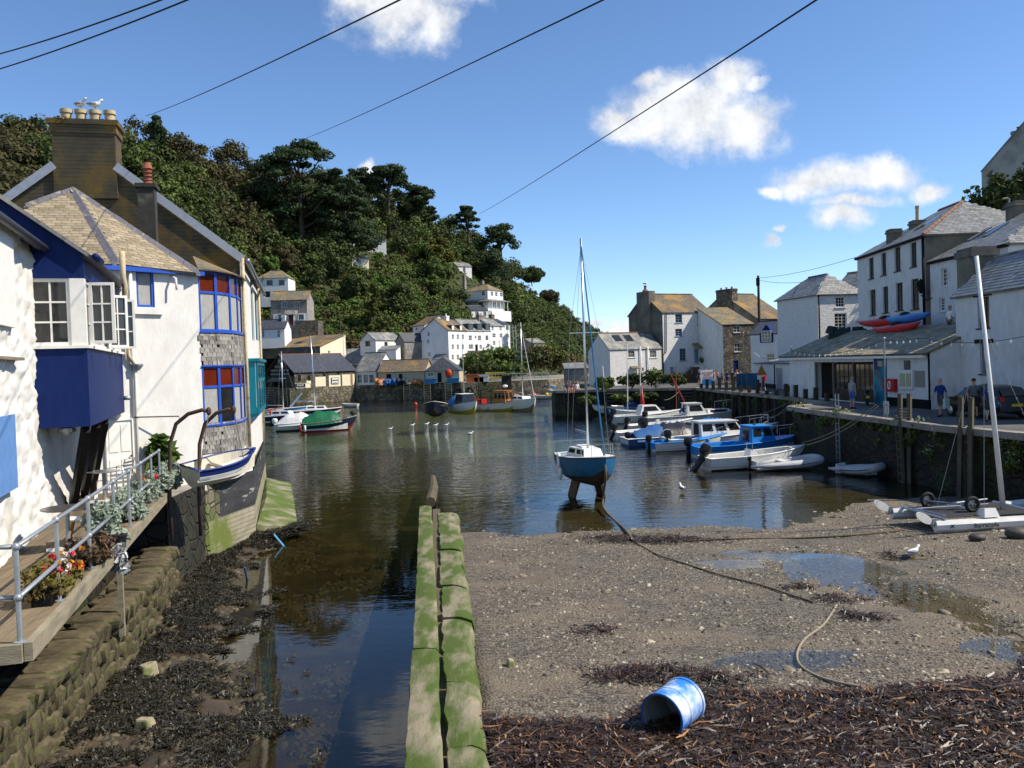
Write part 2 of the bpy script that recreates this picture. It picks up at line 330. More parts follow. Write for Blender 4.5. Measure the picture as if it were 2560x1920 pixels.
m_iron = mat('rusty_iron', (.075, .055, .045), (.12, .07, .05), .8, 12, metal=.2, bump=.3)
m_galv = mat('galvanised_steel', (.34, .37, .40), (.26, .29, .32), .5, 12, metal=.5, bump=.1)
m_alu = mat('aluminium', (.62, .63, .64), rough=.3, metal=.9)
m_bark = mat('bark', (.09, .07, .055), (.05, .04, .03), .95, 2, bump=.6, stretch=(1, 1, .3))
m_tarmac = mat('tarmac', (.075, .073, .07), (.10, .098, .092), .9, 2, bump=.3, bscale=60, c3=(.14, .135, .12), s3=.3)
m_conc = mat('concrete', (.30, .28, .24), (.22, .205, .175), .9, 2, bump=.4, bscale=15, c3=(.15, .14, .1), s3=.5)
m_stone = mat('rubble_stone', (.20, .175, .13), (.13, .115, .09), .9, 1.6, kind='rubble', bscale=2.2, bump=.8, bdist=.05)
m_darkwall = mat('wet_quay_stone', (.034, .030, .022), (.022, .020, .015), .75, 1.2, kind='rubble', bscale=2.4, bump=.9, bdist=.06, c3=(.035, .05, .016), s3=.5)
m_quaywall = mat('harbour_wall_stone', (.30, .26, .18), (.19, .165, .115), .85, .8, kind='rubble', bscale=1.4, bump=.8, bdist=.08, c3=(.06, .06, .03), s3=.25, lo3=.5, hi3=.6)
m_rope = mat('rope', (.30, .27, .20), (.20, .17, .12), .9, 20)
m_wrope = mat('weedy_rope', (.075, .06, .035), (.13, .105, .06), .8, 9)
m_tyre = mat('tyre_rubber', (.018, .018, .018), rough=.75)
m_gel = mat('white_gelcoat', (.78, .78, .75), (.70, .70, .67), .3, 3, c3=(.6, .58, .5), s3=1.5, lo3=.6, hi3=.8, coat=.2)
m_cream2 = mat('cream_paint', (.70, .66, .54), (.62, .58, .46), .5, 5)
m_plasticblk = mat('black_plastic', (.015, .015, .017), rough=.35)
m_dkwood = mat('dark_timber', (.035, .028, .02), (.06, .048, .035), .8, 4, bump=.5, stretch=(1, 1, .25))
m_wetwood = mat('grey_green_timber', (.12, .105, .07), (.075, .065, .045), .85, 4, bump=.5, stretch=(1, 1, .25))

# ------------------------------------------------------------------ seabed, beach, water
m_bed = mat('seabed_silt', (.24, .31, .24), (.28, .35, .27), .9, .1)
def beach_mat():
    m = mat('wet_shingle', (.112, .092, .067), (.072, .060, .045), .7, 1.3, kind='pebble', stretch=(.75, 1, 1), bump=.8, bscale=24, bdist=.025, c3=(.18, .145, .10), s3=.45, lo3=.48, hi3=.68)
    return m
m_beach = beach_mat(); m_mud = mat('wet_brown_mud', (.060, .042, .024), (.036, .027, .017), .45, 1.6, bump=.5, bscale=20, c3=(.10, .075, .042), s3=.8, spec=.5)
b = MB(); b.poly([(-4000, -200, -2.2), (4000, -200, -2.2), (4000, 6000, -2.2), (-4000, 6000, -2.2)]); tag(b.build('seabed', m_bed), kind='structure')
def lerp_tab(v, tab):
    return np.interp(v, [t[0] for t in tab], [t[1] for t in tab])
XWALL = [(5, -6.2), (10, -6.7), (18, -7.9), (22, -8.9), (25.5, -9.2), (28.6, -8.8), (42, -12.2), (60, -16)]
XEDGE = [(5, -4.2), (12.8, -4.3), (15, -4.75), (18, -6.2), (25, -8.0), (30, -8.4), (42, -11.9), (60, -16)]
def xdl(Y): return -1.42 - .104 * (Y - 11.5)
def xdr(Y): return -.27 - .082 * (Y - 11.5)
PUDS = [(7.3, 23.6, 1.3, .7, .22), (8.0, 20.3, 1.0, 1.9, .40), (8.75, 16.9, .62, 1.7, .60), (5.7, 22.4, .9, .45, .30), (4.6, 13.9, 1.0, .4, .77), (8.1, 14.1, .5, .5, .75), (10.2, 22.6, .9, .3, .25)]
def ground(x, y):
    x = np.asarray(x, float); y = np.asarray(y, float)
    bz = np.interp(y, [8, 11, 20, 28.5, 31, 40, 60, 75], [1.08, .93, .43, .03, -.06, -.30, -1.2, -2.3]); bz = bz + .12 * (vnoise(x, y, 0, .35, 3) - .5) + .02 * np.clip(x - 9, 0, 6)
    bz = bz + .05 * (vnoise(x, y, 0, 1.6, 5) - .5)
    for (cx, cy, a, b_, lv) in PUDS:
        r = np.sqrt(((x - cx) / a) ** 2 + ((y - cy) / b_) ** 2) + .9 * (vnoise(x, y, 0, 2.2, 9) - .5) + 1.0 * (vnoise(x, y, 0, 7, 19, 3) - .5); k = np.clip(1.2 - r, 0, 1)
        bz = bz * (1 - np.clip(k * 2.5, 0, 1)) + (lv - .05 * k + .015) * np.clip(k * 2.5, 0, 1)
    ch = -.38 - .35 * np.clip((y - 26) / 14, 0, 3) + .22 * (vnoise(x, y, 0, .8, 11) - .5)
    xe = lerp_tab(y, XEDGE); xw = lerp_tab(y, XWALL)
    t = np.clip((xe + .9 * (vnoise(x, y, 0, .9, 4) - .5) - x) / np.maximum(xe - xw, .25), -3, 1.6)
    bank = np.where(t > 0, -.03 + .33 * t, .25 * t * np.maximum(xe - xw, .6)); bank = bank + .16 * (vnoise(x, y, 0, 2.2, 8) - .5)
    bank = bank - .25 * np.clip(y - 33, 0, 20)
    lc = np.maximum(bank, ch)
    k = np.clip((x - (xdl(y) + .5)) / .4, 0, 1); far = np.clip((y - 34) / 5, 0, 1); 
    return lc * (1 - k) + bz * k
gx = np.arange(-18, 26.01, .2); gy = np.arange(6, 76.01, .22); GX, GY = np.meshgrid(gx, gy); GZ = ground(GX, GY)
nx = len(gx); ny = len(gy); I = np.arange(nx * ny).reshape(ny, nx)
F = np.stack([I[:-1, :-1], I[:-1, 1:], I[1:, 1:], I[1:, :-1]], -1).reshape(-1, 4)
tag(npmesh('beach', np.stack([GX, GY, GZ], -1).reshape(-1, 3), F, [m_beach, m_mud], mats_idx=((GX[:-1, :-1] < xdl(GY[:-1, :-1]) + .35).reshape(-1)).astype(int), smooth=True), kind='structure')

def water_mat(name, tint, rough, b1, s1, s2, spec_tint=1.):
    m = bpy.data.materials.new(name); m.use_nodes = True; nt = m.node_tree; N = nt.nodes; L = nt.links; N.remove(N['Principled BSDF'])
    tr = N.new('ShaderNodeBsdfTransparent'); tr.inputs[0].default_value = (*tint, 1)
    gl = N.new('ShaderNodeBsdfGlossy'); gl.inputs['Roughness'].default_value = rough; gl.inputs[0].default_value = (.93, .95, .95, 1)
    fr = N.new('ShaderNodeFresnel'); fr.inputs[0].default_value = 1.34
    tc = N.new('ShaderNodeTexCoord'); mp = N.new('ShaderNodeMapping'); mp.inputs['Scale'].default_value = (.55, 1.25, 1); L.new(tc.outputs['Object'], mp.inputs[0])
    n1 = N.new('ShaderNodeTexNoise'); n1.inputs['Scale'].default_value = s1; n1.inputs['Detail'].default_value = 3; L.new(mp.outputs[0], n1.inputs['Vector'])
    n2 = N.new('ShaderNodeTexNoise'); n2.inputs['Scale'].default_value = s2; n2.inputs['Detail'].default_value = 2; L.new(mp.outputs[0], n2.inputs['Vector'])
    n3 = N.new('ShaderNodeTexNoise'); n3.inputs['Scale'].default_value = .06; n3.inputs['Detail'].default_value = 3; L.new(tc.outputs['Object'], n3.inputs['Vector'])
    # breeze patches: ripples grow away from the sheltered channel
    sp = N.new('ShaderNodeSeparateXYZ'); L.new(tc.outputs['Object'], sp.inputs[0])
    mr = N.new('ShaderNodeMapRange'); mr.inputs[1].default_value = 26; mr.inputs[2].default_value = 110; mr.inputs[3].default_value = .05; mr.inputs[4].default_value = 2.; L.new(sp.outputs['Y'], mr.inputs[0])
    pm = N.new('ShaderNodeMapRange'); pm.inputs[1].default_value = .35; pm.inputs[2].default_value = .65; pm.inputs[3].default_value = .45; pm.inputs[4].default_value = 1.25; L.new(n3.outputs[0], pm.inputs[0])
    st = N.new('ShaderNodeMath'); st.operation = 'MULTIPLY'; L.new(mr.outputs[0], st.inputs[0]); L.new(pm.outputs[0], st.inputs[1])
    ad = N.new('ShaderNodeMath'); ad.operation = 'MULTIPLY_ADD'; L.new(n2.outputs[0], ad.inputs[0]); ad.inputs[1].default_value = .35; L.new(n1.outputs[0], ad.inputs[2])
    bm = N.new('ShaderNodeBump'); bm.inputs['Distance'].default_value = b1; L.new(ad.outputs[0], bm.inputs['Height']); L.new(st.outputs[0], bm.inputs['Strength'])
    L.new(bm.outputs[0], gl.inputs['Normal']); L.new(bm.outputs[0], fr.inputs['Normal'])
    mx = N.new('ShaderNodeMixShader'); L.new(fr.outputs[0], mx.inputs[0]); L.new(tr.outputs[0], mx.inputs[1]); L.new(gl.outputs[0], mx.inputs[2]); L.new(mx.outputs[0], N['Material Output'].inputs[0])
    return m
m_water = water_mat('harbour_water', (.56, .55, .40), .03, .08, 1.6, 5.)
m_pool = water_mat('pool_water', (.8, .8, .72), .01, .02, 4, 9)
b = MB(); b.poly([(-4000, -200, 0), (4000, -200, 0), (4000, 6000, 0), (-4000, 6000, 0)]); tag(b.build('water', m_water), kind='structure')
for i, (cx, cy, a, b_, lv) in enumerate(PUDS):
    b = MB(); b.poly([(cx + a * 1.5 * math.cos(k * PI / 8), cy + b_ * 1.5 * math.sin(k * PI / 8), lv) for k in range(16)])
    tag(b.build('tide_pool', m_pool), kind='structure')

# ------------------------------------------------------------------ quays and made ground
QZ = 2.7
QEDGE = [(27, -20), (20.5, 18), (18.4, 30.6), (17.5, 35), (17.3, 39.8), (16.8, 45), (16.7, 51), (20.2, 53), (20.3, 62), (18.9, 87.5), (12, 90.2), (4.5, 91.2), (4.4, 96.5), (8.6, 98), (9.2, 128), (24, 170), (300, 190), (300, -20)]
def quay(name, pts, top, wallm, z1=QZ, z0=-2.4):
    n = len(pts); b = MB(); b.add([(x, y, z0) for x, y in pts] + [(x, y, z1) for x, y in pts], []); b.m = 0
    for i in range(n): b.f.append((i, (i + 1) % n, (i + 1) % n + n, i + n)); b.mi.append(0)
    b.f.append(tuple(range(n, 2 * n))); b.mi.append(1)
    return tag(b.build(name, [wallm, top]), kind='structure')
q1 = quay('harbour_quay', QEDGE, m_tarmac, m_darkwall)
def coping(parent, pts, w, z, m, seg=1.6):
    """separate edging stones along the quay edge"""
    for (x0, y0), (x1, y1) in zip(pts, pts[1:]):
        F = Fr((x0, y0), (x1, y1)); n = max(1, int(F.W / seg)); L_ = F.W / n
        for i in range(n):
            b = MB(); dz = RNG.uniform(-.015, .02); bb = RNG.uniform(-.05, .02); b.fbox(F, i * L_ + .012, (i + 1) * L_ - .012, -w + .02, .06 + bb, z - .22, z + .035 + dz); b.build('coping_stone', m, parent)
coping(q1, [QEDGE[9], QEDGE[8], QEDGE[7], QEDGE[6], QEDGE[5], QEDGE[4], QEDGE[3], QEDGE[2], QEDGE[1]], .45, QZ, m_conc)
coping(q1, [QEDGE[12], QEDGE[11], QEDGE[10], QEDGE[9]], .45, QZ, m_conc)
FQ = [(6.6, 153), (-9, 150), (-24.6, 152.8), (-28.4, 154.9), (-37.9, 146.2), (-46, 154), (-120, 155), (-200, 260), (40, 260), (16, 175)]
q2 = quay('far_quay', FQ[::-1], m_conc, m_quaywall)
LQ = [(-7.9, 9.2), (-8.1, 10.2), (-9.3, 18), (-10.2, 21.9), (-9.05, 22.2), (-9.25, 25.3), (-8.85, 28.6), (-12.2, 42), (-40, 62), (-52, 148), (-200, 148), (-200, 9.2)]
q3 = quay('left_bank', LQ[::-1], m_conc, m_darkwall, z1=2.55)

# ------------------------------------------------------------------ the wooded hill (loft from foot to ridge, column by column)
HC = [  # px, ridge silhouette y (trees included), ridge Y, foot Y, foot z
    (-700, 420, 190, 80, 4), (-300, 330, 195, 90, 4), (0, 285, 205, 100, 4), (130, 283, 210, 110, 4), (300, 285, 215, 120, 4), (420, 328, 222, 135, 3.5), (560, 345, 230, 150, 3.2), (640, 385, 240, 160, 3),
    (760, 420, 255, 166, 3), (900, 440, 268, 168, 3), (1000, 465, 280, 170, 3), (1080, 500, 288, 172, 3), (1160, 560, 298, 176, 3), (1240, 625, 310, 182, 3), (1310, 690, 322, 188, 3),
    (1380, 735, 340, 196, 2), (1450, 795, 368, 205, 1), (1520, 828, 392, 215, 0), (1580, 860, 410, 225, -1), (1660, 900, 430, 240, -2)]
TREEH = 7.0
def hill_cols(px):
    c = np.array(HC, float); return [np.interp(px, c[:, 0], c[:, i]) for i in range(1, 5)]
def hill_pt(px, t, noise=True):
    """terrain point in pixel column px at t (0 foot, 1 ridge, >1 behind the ridge)"""
    ys, Yr, Yf, zf = hill_cols(px)
    zr = PY(px, ys, Yr).z - TREEH * np.clip((1650 - px) / 500, .35, 1)
    if t <= 1:
        Y = Yf + (Yr - Yf) * t; z = zf + (zr - zf) * (t ** .92)
        z = z - 2.5 * math.sin(PI * t) * (1 if t < 1 else 0)
    else: Y = Yr + (t - 1) * 120; z = zr - (t - 1) * 45
    p = XZ(px, Y, z)
    if noise: p.z += 3.2 * (float(vnoise(p.x, p.y, 0, .05, 21)) - .5) * min(1, t * 3)
    return p
def hill_hit(px, py):
    """where the line of sight through a pixel meets the hill"""
    d = ray(px, py); lo = None
    for i in range(101):
        t = i / 100; p = hill_pt(px, t); zl = CAMZ + d.z * p.y
        if zl <= p.z: return PY(px, py, p.y), t
    return PY(px, py, p.y), 1.
hx = np.arange(-700, 1661, 20); ht = np.concatenate([np.linspace(0, 1, 31), [1.15, 1.4, 1.8]])
V = np.array([[hill_pt(float(a), float(t)) for a in hx] for t in ht]); nh = len(hx); I = np.arange(V.shape[0] * nh).reshape(-1, nh)
F = np.stack([I[:-1, :-1], I[:-1, 1:], I[1:, 1:], I[1:, :-1]], -1).reshape(-1, 4)
m_hill = mat('hillside_earth', (.030, .042, .014), (.055, .050, .022), .95, .15, bump=.6, bscale=1.5, bdist=.3, c3=(.09, .085, .03), s3=.06, lo3=.55, hi3=.7)
tag(npmesh('hill', V.reshape(-1, 3), F, m_hill, smooth=True), kind='structure')
# land rising behind the right-hand houses
gx = np.arange(30, 140.1, 4.); gy = np.arange(20, 180.1, 4.); GX, GY = np.meshgrid(gx, gy)
GZ = 2.6 + np.clip(GX - 40, 0, 60) * .5 * np.clip((118 - GY) / 30, 0, 1) + 1.5 * (vnoise(GX, GY, 0, .08, 2) - .5)
I = np.arange(GX.size).reshape(GX.shape); F = np.stack([I[:-1, :-1], I[:-1, 1:], I[1:, 1:], I[1:, :-1]], -1).reshape(-1, 4)
tag(npmesh('hillside', np.stack([GX, GY, GZ], -1).reshape(-1, 3), F, m_hill, smooth=True), kind='structure')
# ------------------------------------------------------------------ house kit
def wall(parent, F, W, z0, z1, ops=(), m=None, d=.16, gable=None, name='wall', a0=0.):
    """outer wall face with real openings (a, z, w, h) and reveals of depth d; gable = list of (a, z) above z1"""
    xs = sorted({a0, W} | {o[0] for o in ops} | {o[0] + o[2] for o in ops}); zs = sorted({z0, z1} | {o[1] for o in ops} | {o[1] + o[3] for o in ops})
    b = MB()
    for i in range(len(xs) - 1):
        for j in range(len(zs) - 1):
            cx = (xs[i] + xs[i + 1]) / 2; cz = (zs[j] + zs[j + 1]) / 2
            if any(o[0] < cx < o[0] + o[2] and o[1] < cz < o[1] + o[3] for o in ops): continue
            b.poly([F.p(xs[i], 0, zs[j]), F.p(xs[i + 1], 0, zs[j]), F.p(xs[i + 1], 0, zs[j + 1]), F.p(xs[i], 0, zs[j + 1])])
    for o in ops:
        a, z, w_, h = o[:4]; c = [(a, z), (a + w_, z), (a + w_, z + h), (a, z + h)]
        for k in range(4):
            p, q = c[k], c[(k + 1) % 4]; b.poly([F.p(p[0], 0, p[1]), F.p(p[0], d, p[1]), F.p(q[0], d, q[1]), F.p(q[0], 0, q[1])])
    if gable: b.poly([F.p(a0, 0, z1), F.p(W, 0, z1)] + [F.p(a, 0, z) for a, z in gable])
    return b.build(name, m, parent)
def window(parent, F, a, z, w_, h, cols=2, rows=2, fm=None, gm=None, d=.1, fw=.06, bw=.03, sill=None, sm=None, panes=False, split=None, lab=None, curtain=None):
    """window part: frame and glazing bars, its panes sub-parts"""
    fm = fm or m_wwood; gm = gm or m_glass; b = MB()
    b.fbox(F, a, a + fw, d - .03, d + .05, z, z + h); b.fbox(F, a + w_ - fw, a + w_, d - .03, d + .05, z, z + h)
    b.fbox(F, a + fw, a + w_ - fw, d - .03, d + .05, z, z + fw); b.fbox(F, a + fw, a + w_ - fw, d - .03, d + .05, z + h - fw, z + h)
    iw = w_ - 2 * fw; ih = h - 2 * fw; rz = [fw + ih * j / rows for j in range(rows + 1)]
    if split: rz = [fw] + [fw + ih * q for q in split] + [fw + ih]
    for i in range(1, cols): b.fbox(F, a + fw + iw * i / cols - bw / 2, a + fw + iw * i / cols + bw / 2, d - .015, d + .03, z + fw, z + h - fw)
    for q in rz[1:-1]: b.fbox(F, a + fw, a + w_ - fw, d - .018, d + .028, z + q - bw / 2, z + q + bw / 2)
    if sill: b.fbox(F, a - sill, a + w_ + sill, -.07, d - .035, z - .07, z - .004)
    o = b.build('window', fm, parent, label=lab)
    if panes:
        for i in range(cols):
            for j in range(len(rz) - 1):
                q = MB(); q.fbox(F, a + fw + iw * i / cols + .003, a + fw + iw * (i + 1) / cols - .003, d + .012, d + .02, z + rz[j] + .003, z + rz[j + 1] - .003); q.build('pane', gm if not isinstance(gm, (list, tuple)) else gm[min(j, len(gm) - 1)], o)
    else:
        q = MB(); q.fbox(F, a + fw + .003, a + w_ - fw - .003, d + .012, d + .02, z + fw + .003, z + h - fw - .003); q.build('pane', gm, o)
    return o
def door(parent, F, a, z, w_, h, m, d=.12, glass=False, knob=True):
    b = MB(); b.fbox(F, a + .05, a + w_ - .05, d, d + .05, z + .01, z + h - .05)
    for (x0, x1, y0, y1) in ((.12, .46, .08, .45), (.54, .88, .08, .45), (.12, .46, .55, .92), (.54, .88, .55, .92)):
        b.fbox(F, a + w_ * x0, a + w_ * x1, d - .018, d - .001, z + h * y0, z + h * y1)
    o = b.build('door', m, parent)
    f = MB(); f.fbox(F, a, a + .048, d - .04, d + .05, z, z + h); f.fbox(F, a + w_ - .048, a + w_, d - .04, d + .05, z, z + h); f.fbox(F, a + .05, a + w_ - .05, d - .04, d + .05, z + h - .048, z + h); f.build('door_frame', m_wwood, o)
    if glass: g = MB(); g.fbox(F, a + w_ * .2, a + w_ * .8, d - .03, d - .02, z + h * .56, z + h * .9); g.build('pane', m_glass, o)
    if knob: k = MB(); k.ball(F.p(a + w_ * .86, d - .05, z + h * .48), (.06, .06, .06), 6, 4); k.build('handle', m_black, o)
    return o
def roof_slab(b, pts, th=.12): b.slab(pts, th)
def chimney(parent, F, a, b_, z0, z1, wa, wb, m, pots=1, potm=None, cap=True, pot_h=.45, name='chimney'):
    c = MB(); c.fbox(F, a - wa / 2, a + wa / 2, b_ - wb / 2, b_ + wb / 2, z0, z1)
    if cap: c.fbox(F, a - wa / 2 - .07, a + wa / 2 + .07, b_ - wb / 2 - .07, b_ + wb / 2 + .07, z1 - .22, z1 - .06); c.fbox(F, a - wa / 2 - .03, a + wa / 2 + .03, b_ - wb / 2 - .03, b_ + wb / 2 + .03, z1 + .002, z1 + .08)
    o = c.build(name, m, parent)
    for i in range(pots):
        p = MB(); q = F.p(a + (i - (pots - 1) / 2) * wa / max(pots, 1), b_, z1 + .07); p.lathe(q, [(.13, 0), (.12, pot_h * .8), (.15, pot_h * .84), (.15, pot_h), (.1, pot_h), (.1, pot_h * .6)], 10)
        p.build('chimney_pot', potm or m_redpot, o, smooth=.6)
    return o
m_redpot = mat('terracotta_pot', (.32, .10, .06), (.24, .08, .05), .8, 6)
def ops_of(parent, F, specs, wm, style):
    """specs: ('w', a, z, w, h, cols, rows) or ('d', a, z, w, h, mat)"""
    for s in specs:
        if s[0] == 'w': window(parent, F, *s[1:5], cols=s[5], rows=s[6], **{**style, **(s[7] if len(s) > 7 else {})})
        elif s[0] == 'd': door(parent, F, *s[1:5], s[5], glass=len(s) > 6)
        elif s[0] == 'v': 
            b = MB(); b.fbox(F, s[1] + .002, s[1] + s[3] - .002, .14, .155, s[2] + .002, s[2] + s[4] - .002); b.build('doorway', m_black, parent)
def house(name, label, p0, p1, D, z0, ze, rise, wm, rm, roof='along', front=(), left=(), right=(), back=(), oh=.18, style=None, group=None, ridge=None, gm=None, wmats=None, root=None, hipk=1., ridge_at=.5, rmx=None, cat='house'):
    """box house seen from the front p0 -> p1; roof along (ridge parallel to front), across, hip, lean, pyramid"""
    style = style or {}; F = Fr(p0, p1); W = F.W; h = root or thing(name, label, cat, F.p(0, 0, z0), group=group)
    sides = [(F, W, front), (Fr(F.xy(0, D), F.xy(0, 0)), D, left), (Fr(F.xy(W, 0), F.xy(W, D)), D, right), (Fr(F.xy(W, D), F.xy(0, D)), W, back)]
    wms = wmats or [wm] * 4; r0 = ridge_at
    for k, (G, w_, sp) in enumerate(sides):
        g = None
        if roof == 'along' and k in (1, 2): g = [((w_ * (1 - r0) if k == 1 else w_ * r0), ze + rise)]
        if roof == 'across' and k in (0, 3): g = [((w_ * r0 if k == 0 else w_ * (1 - r0)), ze + rise)]
        if roof == 'lean' and k in (1, 2): g = [(0, ze + rise)] if k == 1 else [(w_, ze + rise)]
        if roof == 'lean' and k == 3: wall(h, G, w_, z0, ze + rise, [], wms[k]); continue
        wall(h, G, w_, z0, ze, [s[1:5] for s in sp], wms[k], gable=g)
        ops_of(h, G, sp, wm, style)
    r = MB(); zr = ze + rise; e = oh
    if roof == 'along':
        for sgn, (bb, br) in ((1, (-e, D * r0)), (-1, (D + e, D * r0))):
            k = rise / max(abs((D * r0 if sgn > 0 else D * (1 - r0))), .01); zl = ze - e * k
            q = [F.p(-e, bb, zl), F.p(W + e, bb, zl), F.p(W + e, br, zr), F.p(-e, br, zr)]
            if sgn < 0: q = [q[1], q[0], q[3], q[2]]
            q = [v + Vector((0, 0, .12)) for v in q]; r.slab(q, .11)
        rl = [F.p(-e, D * r0, zr + .13), F.p(W + e, D * r0, zr + .13)]
    elif roof == 'across':
        for sgn in (1, -1):
            aa = -e if sgn > 0 else W + e; ar = W * r0; k = rise / (ar if sgn > 0 else W - ar); zl = ze - e * k
            q = [F.p(aa, D + e, zl), F.p(aa, -e, zl), F.p(ar, -e, zr), F.p(ar, D + e, zr)]
            if sgn < 0: q = [q[1], q[0], q[3], q[2]]
            q = [v + Vector((0, 0, .12)) for v in q]; r.slab(q, .11)
        rl = [F.p(W * r0, -e, zr + .13), F.p(W * r0, D + e, zr + .13)]
    elif roof == 'lean':
        k = rise / D; q = [F.p(-e, -e, ze - e * k + .12), F.p(W + e, -e, ze - e * k + .12), F.p(W + e, D + e, zr + e * k + .12), F.p(-e, D + e, zr + e * k + .12)]; r.slab(q, .11); rl = None
    else:
        i = min(W, D) / 2 * hipk; zb = ze - e * rise / (D / 2) + .1
        if W >= D: A, B = F.p(i, D / 2, zr + .1), F.p(W - i, D / 2, zr + .1)
        else: A, B = F.p(W / 2, W / 2 * hipk, zr + .1), F.p(W / 2, D - W / 2 * hipk, zr + .1)
        c = [F.p(-e, -e, zb), F.p(W + e, -e, zb), F.p(W + e, D + e, zb), F.p(-e, D + e, zb)]
        if W >= D: fs = [[c[0], c[1], B, A], [c[1], c[2], B], [c[2], c[3], A, B], [c[3], c[0], A]]
        else: fs = [[c[0], c[1], A], [c[1], c[2], B, A], [c[2], c[3], B], [c[3], c[0], A, B]]
        for q in fs:
            q2 = [v for i_, v in enumerate(q) if (v - q[i_ - 1]).length > .02]
            if len(q2) > 2: r.slab(q2, .09)
        rl = [A, B] if (A - B).length > .1 else None
    o = r.build('roof', rm, h)
    if rl and ridge is not False:
        b = MB(); b.tube([rl[0] + Vector((0, 0, .0)), rl[1]], .1, 6); b.build('ridge', ridge or rm, o)
    h['_F'] = 0
    del h['_F']
    return h, F
def slates(parent, poly, sw, sh, m, maxn=300, th=.014, gap=.008, jit=.006, lift=.03, tilt=.045, skip=0., inset=0.):
    """individual lapped slates over the plane polygon poly (first edge = eave, counter-clockwise from outside); the nearest maxn are objects"""
    P = [Vector(q) for q in poly]; t = (P[1] - P[0]).normalized(); nr = (P[1] - P[0]).cross(P[2] - P[0]).normalized(); u = nr.cross(t); O = P[0]
    q2 = [((p - O).dot(t), (p - O).dot(u)) for p in P]
    def inside(x, y):
        c = True
        for i in range(len(q2)):
            (x0, y0), (x1, y1) = q2[i], q2[(i + 1) % len(q2)]
            if (x1 - x0) * (y - y0) - (y1 - y0) * (x - x0) < -inset * math.hypot(x1 - x0, y1 - y0): c = False
        return c
    xs = [q[0] for q in q2]; ys = [q[1] for q in q2]; cells = []; r = 0; y = min(ys)
    while y < max(ys) - .02:
        x = min(xs) + (sw / 2 if r % 2 else 0) - sw / 2 + RNG.uniform(-.02, .02)
        while x < max(xs):
            ww = sw * RNG.uniform(.92, 1.06)
            if inside(x + ww / 2, y + sh * .45) and RNG.random() >= skip: cells.append((x + ww / 2, y, ww))
            x += ww
        r += 1; y += sh
    key = ('slate', round(sw, 3), round(sh, 3), m.name)
    if key not in SLM:
        v = []
        for k in range(4):
            b = MB(); l = sh * 1.28; c = [(-.5 * sw + gap, 0), (.5 * sw - gap, 0), (.5 * sw - gap, l), (-.5 * sw + gap, l)]
            c = [(x_ + RNG.uniform(-jit, jit), y_ + RNG.uniform(-jit, jit)) for x_, y_ in c]
            b.hexa([(c[i][0], c[i][1], 0) for i in range(4)] + [(c[i][0], c[i][1], th) for i in range(4)]); v.append(b.mesh('slate', m))
        SLM[key] = v
    cells.sort(key=lambda c: (O + t * c[0] + u * c[1] - CAM).length); off = OFF.get(parent, Vector((0, 0, 0))); rest = MB()
    for i, (x, y, ww) in enumerate(cells):
        ta = tilt + RNG.uniform(-.012, .012); ra = RNG.uniform(-.02, .02); k = RNG.randrange(4)
        uu = (u * math.cos(ta) - nr * math.sin(ta)); nn = (nr * math.cos(ta) + u * math.sin(ta)); tt = t * math.cos(ra) + uu * math.sin(ra); uu2 = nn.cross(tt)
        pos = O + t * x + u * y + nr * lift
        M = Matrix((tt * (ww / sw), uu2, nn)).transposed().to_4x4(); M.translation = pos - off
        if i < maxn: link('slate', SLM[key][k], parent, mw=M)
        else: rest.add([(M @ v.co) + off for v in SLM[key][k].vertices], [tuple(p.vertices) for p in SLM[key][k].polygons])
    if rest.v: rest.build('slates', mat(m.name + '_bulk', **MARGS[m.name]), parent)['kind'] = 'stuff'
SLM = {}
def text(parent, s, F, a, z, size, m, b=-.01, name='lettering', align='CENTER', ext=.004, label=None, sx=1.):
    c = bpy.data.curves.new(name, 'FONT'); c.body = s; c.size = size; c.extrude = ext; c.align_x = align; c.resolution_u = 2
    o = bpy.data.objects.new(name, c); me = bpy.data.meshes.new_from_object(o); bpy.data.objects.remove(o); bpy.data.curves.remove(c); me.name = name; me.materials.append(m)
    p = F.p(a, b, z) - OFF.get(parent, Vector((0, 0, 0))); M = Matrix(((F.t.x * sx, 0, -F.n.x, p.x), (F.t.y * sx, 0, -F.n.y, p.y), (0, 1, 0, p.z), (0, 0, 0, 1)))
    return link(name, me, parent, label, mw=M)
def downpipe(parent, pts, r, m, name='drainpipe'):
    b = MB(); b.tube(pts, r, 7); return b.build(name, m, parent, smooth=True)
# ------------------------------------------------------------------ left bank: cottages, deck, footing
def onF(F, px, py, b=0.):
    """(a, z) where the sight line through a photo pixel meets the facade plane"""
    d = ray(px, py); o = F.o + F.n * b; den = d.x * F.n.x + d.y * F.n.y; t = (o.x * F.n.x + o.y * F.n.y) / den
    q = CAM + d * t; return ((q.x - o.x) * F.t.x + (q.y - o.y) * F.t.y, q.z)
def rect(F, x0, y0, x1, y1, b=0.):
    p = onF(F, x0, y0, b); q = onF(F, x1, y1, b); r = onF(F, x1, y0, b); s_ = onF(F, x0, y1, b)
    a0 = (p[0] + s_[0]) / 2; a1 = (q[0] + r[0]) / 2; z1 = (p[1] + r[1]) / 2; z0 = (q[1] + s_[1]) / 2
    return (min(a0, a1), z0, abs(a1 - a0), z1 - z0)
def hitp(px, py, P, n):
    d = ray(px, py); return CAM + d * ((P - CAM).dot(n) / d.dot(n))
T1 = Vector((-.322, .947)); N1 = Vector((.947, .322))
def wl(Y): return (-3.67 - .34 * Y, Y)
FL1 = Fr(wl(8), wl(25))
